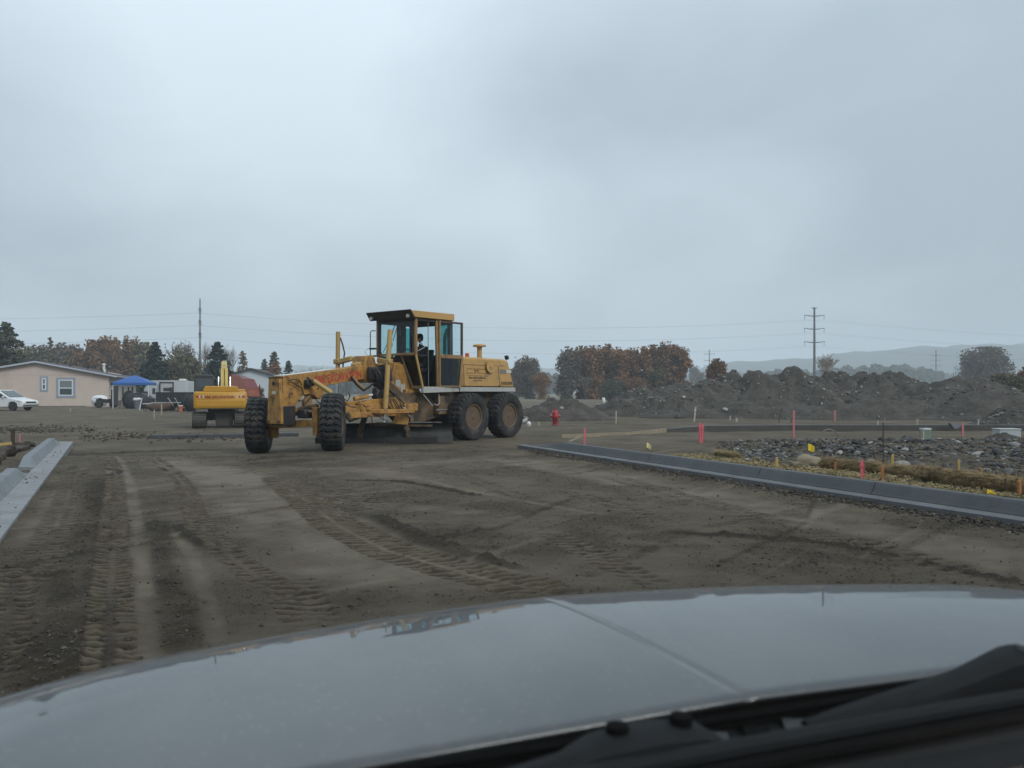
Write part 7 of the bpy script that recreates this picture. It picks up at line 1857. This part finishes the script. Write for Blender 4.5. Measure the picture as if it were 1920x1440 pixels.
# white bag by the grader wheel
V, F = rock_shape(15, 3, 0.9, 0.35); p = gnd(992, 800, 0.0); o = np_mesh('plastic_bag', V * np.array([0.10, 0.08, 0.13]), F, M_white); o.location = (p.x, p.y, 0.09); o.rotation_euler = (0, 0.5, 0.3); tag(o, 'crumpled white plastic bag on the ground by the rear grader wheel', 'bag')
p = gnd(1132, 757, 0.0); V, F = rock_shape(16, 2, 1.0, 0.3); o = np_mesh('plastic_bag', V * np.array([0.22, 0.2, 0.4]), F, M_white); o.location = (p.x, p.y, 0.35); tag(o, 'far white sack at the foot of the autumn tree row', 'bag')
# dug slabs at the left foot of the mound
g = np.random.default_rng(66)
for k, (px, py) in enumerate(((986, 777), (990, 783), (983, 788), (1000, 772), (976, 781))):
    p = gnd(px, py + 6, 0); V, F = rock_shape(70 + k, 2, 0.4, 0.3); o = np_mesh('broken_slab', V * np.array([0.28, 0.2, 0.2]), F, STONE); o.location = (p.x, p.y, 0.12); o.rotation_euler = (g.uniform(-.5, .5), g.uniform(-.6, .1), g.uniform(0, 3)); tag(o, 'broken dark slab lying left of the mound behind the grader wheel', 'slab', 'broken slabs by the mound')

# utility pedestal and box
M_green = pmat("pedestal_green", (0.115, 0.175, 0.140), 0.6, var=0.1); M_box = pmat("pale_box", (0.36, 0.39, 0.385), 0.6, var=0.08)
p = gnd(1735, 829, 0.1); PD = empty('utility_pedestal', (p.x, p.y, p.z - 0.02), 0.15, 'small green utility pedestal standing at the back of the rubble', 'pedestal')
MB().bb(-0.11, 0.11, -0.09, 0.09, -0.1, 0.34).build('body', M_green, PD, bevel=0.012); MB().bb(-0.12, 0.12, -0.10, 0.10, 0.335, 0.40).build('cap', M_box, PD, bevel=0.015); MB().bb(-0.13, -0.10, -0.095, 0.02, 0.05, 0.34).build('side_strip', M_lath, PD)
p = gnd(1887, 824, 0.1); UB = empty('utility_box', (p.x, p.y, p.z - 0.05), -0.05, 'pale grey utility box half buried near the right edge', 'utility box')
MB().bb(-0.29, 0.29, -0.2, 0.2, -0.05, 0.33).build('body', M_box, UB, bevel=0.012); MB().bb(-0.305, 0.305, -0.215, 0.215, 0.33, 0.365).build('lid', M_box, UB, bevel=0.01)
soil_pile(1893, 822, p.y - 0.5, 0.7, 1.0, 'tiny soil heap in front of the pale utility box', 130, H=0.13, name='soil_heap')
# driftwood root, pipes in the rubble
p = gnd(1556, 824, 0.15); o = MB().tube([(-0.25, 0, 0.05), (-0.15, 0, 0.2), (0.0, 0, 0.23), (0.15, 0, 0.15), (0.35, 0, -0.02)], [0.015, 0.022, 0.024, 0.02, 0.012], 7).build('old_root', pmat('grey_wood', (0.17, 0.15, 0.13), 0.9)); o.location = (p.x, p.y, p.z + 0.05); tag(o, 'pale bent root lying on top of the rubble', 'root')
p = gnd(1894, 776, 0.0); o = MB().beam((-0.7, 0, 0.75), (0.7, 0, 0.45), 0.2, 0.1).build('timber_beam', M_lath); o.location = (p.x, p.y, 0.25); tag(o, 'pale timber lying on the slope at the right end of the piles', 'timber')
p = gnd(1781, 808, 0.0); o = MB().prism([(-0.2, 0.3), (0.25, 0.27), (0.1, 0.12), (-0.05, 0.10)], 'y', -0.1, 0.1).build('concrete_chunk', M_conc); o.location = (p.x, p.y - 0.3, 0.0); tag(o, 'broken concrete chunk stuck on the far curb right of the green pedestal', 'chunk')
# ------------------------------------------------------------------ the car the photograph was taken from: bonnet, cowl, wipers, windscreen, dash
C_R = Vector((-0.329, 0.944, 0)).normalized(); C_S = Vector((C_R.y, -C_R.x, 0))
CAR = empty('car', (0, 0, 0), math.atan2(C_S.y, C_S.x), 'silver car seen over its own bonnet from behind the windscreen', 'car')
# own axes of the car: x to its right, y forward
S0, SC = 0.66, 0.575
brk = [(0.797, 1.2), (1.10, 3.0), (1.30, 5.0), (1.38, 6.6), (1.45, 9.0), (1.51, 13.0), (1.555, 20.0), (1.60, 38.0), (1.645, 65.0), (1.67, 86.0)]
us, zs = [brk[0][0]], [1.090]
NU = 120
for k in range(1, NU + 1):
    u = brk[0][0] + (brk[-1][0] - brk[0][0]) * (k / NU) ** 0.72
    th = np.interp((u + us[-1]) / 2, [b[0] for b in brk], [b[1] for b in brk])
    zs.append(zs[-1] - (u - us[-1]) * math.tan(math.radians(th))); us.append(u)
def hood_z(u, s):
    v = s - SC
    ridge = -0.020 * (math.sqrt(v * v + 0.010 ** 2) - 0.010)
    groove = -0.0022 * math.exp(-(v / 0.006) ** 2)
    e = max(0.0, abs(s - S0) - 0.80)
    return float(np.interp(u, us, zs)) + ridge + groove - 0.35 * e * e
ss = sorted(set(list(np.linspace(-0.42, 1.74, 70)) + list(np.linspace(SC - 0.05, SC + 0.05, 25))))
V, F = [], []
uu = us[::1]
for u in uu:
    for s in ss:
        V.append((s, u - 0.175 * (s - S0) ** 2 * min(1.0, max(0.0, (u - 0.777) / 0.5)), hood_z(u, s)))
ncol = len(ss)
for i in range(len(uu) - 1):
    for j in range(ncol - 1): F.append((i * ncol + j, i * ncol + j + 1, (i + 1) * ncol + j + 1, (i + 1) * ncol + j))
def car_paint():
    m, nt, b = mat_base("silver_car_paint")
    n = noise_node(nt, 900.0, 2, 0.5)
    c = ramp(nt, n, [(0.35, (0.024, 0.029, 0.033)), (0.65, (0.036, 0.042, 0.047))])
    dust = noise_node(nt, 7.0, 8, 0.72, dist=0.8, stretch=(1, 0.35, 1))       # film of road dust, streaked by rain
    df = ramp(nt, dust, [(0.42, 0.0), (0.72, 0.85)])
    vs = nd(nt, 'ShaderNodeTexVoronoi'); vs.inputs['Scale'].default_value = 55.0; tcv = nd(nt, 'ShaderNodeTexCoord'); nt.links.new(tcv.outputs['Object'], vs.inputs['Vector'])
    spots = ramp(nt, vs.outputs['Distance'], [(0.10, 1.0), (0.22, 0.0)])                 # dried water spots
    c = mixc(nt, spots, c, (0.085, 0.085, 0.082))
    c = mixc(nt, df, c, (0.052, 0.054, 0.056))
    nt.links.new(c, b.inputs['Base Color'])
    b.inputs['Metallic'].default_value = 0.0; b.inputs['Roughness'].default_value = 0.45
    b.inputs['Coat Weight'].default_value = 0.75; b.inputs['Coat IOR'].default_value = 1.42
    nt.links.new(ramp(nt, dust, [(0.40, 0.008), (0.75, 0.05)]), b.inputs['Coat Roughness'])
    w = noise_node(nt, 2.6, 3, 0.45)
    bp = nd(nt, 'ShaderNodeBump'); bp.inputs['Strength'].default_value = 0.07; bp.inputs['Distance'].default_value = 0.02
    nt.links.new(w, bp.inputs['Height']); nt.links.new(bp.outputs[0], b.inputs['Coat Normal'])
    return m
M_car = car_paint()
M_plast = pmat("cowl_plastic", (0.008, 0.009, 0.010), 0.75, var=0.2, scale=30, bmp=0.1, bscale=300, spec=0.2)
M_dash = pmat("dash_vinyl", (0.004, 0.004, 0.004), 0.95, var=0.1, spec=0.1)
hd_ = np_mesh('hood', V, F, M_car, CAR)
m_ = hd_.modifiers.new('solid', 'SOLIDIFY'); m_.thickness = 0.006; m_.offset = -1
# front face, grille bar and bumper below the bonnet edge
zf = zs[-1]
def frow(z, du): return [(s, us[-1] + du - 0.175 * (s - S0) ** 2, z - 0.35 * max(0.0, abs(s - S0) - 0.80) ** 2) for s in np.linspace(-0.42, 1.74, 30)]
rows = [frow(zf - 0.008, 0.0), frow(zf - 0.14, 0.035), frow(zf - 0.30, 0.05), frow(zf - 0.46, 0.07), frow(0.34, 0.02)]
MB().loft(rows, cap=False, closed=False).build('front_bumper', M_car, CAR, smooth=50)
MB().loft([frow(zf - 0.10, 0.036), frow(zf - 0.13, 0.052), frow(zf - 0.20, 0.056), frow(zf - 0.23, 0.05)], cap=False, closed=False).build('grille', M_plast, CAR)
for sg, e in ((-1, -0.42), (1, 1.74)):
    st = []
    for u in np.linspace(0.30, us[-1], 24):
        z0 = hood_z(max(u, 0.777), e) ; rr_ = u - 0.175 * (e - S0) ** 2 * min(1.0, max(0.0, (u - 0.777) / 0.5))
        st.append([(e + sg * a, rr_, z0 - b_) for a, b_ in ((0.004, 0.004), (0.05, 0.02), (0.10, 0.07), (0.12, 0.16), (0.125, 0.40), (0.11, 0.70))])
    MB().loft(st, cap=False, closed=False).build('front_fender', M_car, CAR, smooth=50)
# cowl
cw = MB()
cw.loft([[(s, y_, z) for y_, z in ((0.772, 1.060), (0.74, 1.062), (0.70, 1.064), (0.66, 1.058), (0.64, 1.03), (0.772, 1.03))] for s in np.linspace(-0.42, 1.74, 40)])
cw = cw.build('cowl_panel', M_plast, CAR)
for k in range(9):
    x = 0.50 + 0.055 * k
    MB().box((x, 0.735, 1.0645), (0.030, 0.055, 0.004), Euler((0, 0, -0.5)).to_matrix()).build('cowl_slat', M_dash if k % 2 else pmat("cowl_grey", (0.025, 0.029, 0.031), 0.6), cw)
MB().tube([(s, 0.768, 1.074) for s in np.linspace(-0.42, 1.74, 30)], 0.006, 6).build('bonnet_seal', M_dash, cw)
# wipers
def wiper(sx, flip, label):
    w = MB()
    rings = []
    for t, hw, zt in ((0.0, 0.012, 1.075), (0.03, 0.030, 1.094), (0.09, 0.036, 1.101), (0.15, 0.030, 1.098), (0.19, 0.020, 1.088), (0.26, 0.012, 1.082), (0.42, 0.009, 1.080)):
        x = sx - t; y_ = 0.728 - 0.06 * t + 0.0
        rings.append([(x, y_ - hw, 1.066), (x, y_ - hw * 0.9, zt - 0.006), (x, y_ - hw * 0.4, zt), (x, y_ + hw * 0.4, zt), (x, y_ + hw * 0.9, zt - 0.006), (x, y_ + hw, 1.066)])
    w.loft(rings)
    w = w.build('wiper_arm', M_plast, CAR, smooth=40)
    for dx in (0.05, 0.125): MB().lathe([(0.012, 1.095), (0.012, 1.106), (0.007, 1.108), (0.001, 1.108)], (sx - dx, 0.725, 0.0), 'z', 12).build('pivot_nut', M_dash, w)
    w['label'] = label
wiper(0.50, 1, 'black wiper arm lying along the cowl near the middle')
# second wiper: thicker arm rising to its pivot at the right
w2 = MB(); rings = []
for t, hw, zt in ((-0.12, 0.020, 1.10), (0.0, 0.026, 1.108), (0.02, 0.030, 1.116), (0.06, 0.032, 1.119), (0.10, 0.026, 1.113), (0.16, 0.022, 1.100), (0.24, 0.020, 1.090), (0.34, 0.016, 1.080), (0.40, 0.010, 1.072)):
    x = 1.02 - t; y_ = 0.745 - 0.02 * t
    rings.append([(x, y_ - hw, 1.066), (x, y_ - hw * 0.9, zt - 0.008), (x, y_ - hw * 0.4, zt), (x, y_ + hw * 0.4, zt), (x, y_ + hw * 0.9, zt - 0.008), (x, y_ + hw, 1.066)])
w2.loft(rings); w2 = w2.build('wiper_arm', M_plast, CAR, smooth=40); w2['label'] = 'black wiper arm rising to its pivot on the right'
MB().lathe([(0.010, 1.114), (0.010, 1.125), (0.001, 1.127)], (0.965, 0.735, 0), 'z', 12).build('pivot_nut', M_edge, w2)
MB().tube([(0.02, 0.690, 1.074), (0.35, 0.688, 1.078), (0.75, 0.690, 1.080), (1.30, 0.694, 1.078)], 0.011, 10).build('wiper_blade', M_plast, CAR)
MB().tube([(0.02, 0.672, 1.066), (0.5, 0.668, 1.070), (1.30, 0.676, 1.070)], 0.008, 8).build('wiper_blade', M_dash, CAR)
# windscreen and dash
ws = [(x, 0.655 - 0.02 * (x - S0) ** 2, 1.056) for x in np.linspace(-0.42, 1.74, 24)]
wt = [(x, -0.06 - 0.02 * (x - S0) ** 2, 1.72) for x in np.linspace(-0.36, 1.68, 24)]
wmid = [((a[0] + b_[0]) / 2, (a[1] + b_[1]) / 2 + 0.02, (a[2] + b_[2]) / 2 + 0.02) for a, b_ in zip(ws, wt)]
MB().loft([ws, wmid, wt], cap=False, closed=False).build('windscreen', glass_mat("windscreen_glass", (0.95, 0.97, 0.97), 0.35), CAR)
ds = MB(); ds.loft([[(x, y_, z) for y_, z in ((0.635, 1.03), (0.60, 1.052), (0.50, 1.050), (0.30, 1.045), (0.16, 1.03), (0.12, 0.98), (0.12, 0.80), (0.635, 0.80))] for x in np.linspace(-0.40, 1.72, 12)])
ds.build('dashboard', M_dash, CAR, smooth=50)

for o in CAR.children:
    if o.name.split('.')[0] in ('cowl_panel', 'wiper_arm', 'wiper_blade'): o.location.y += 0.02
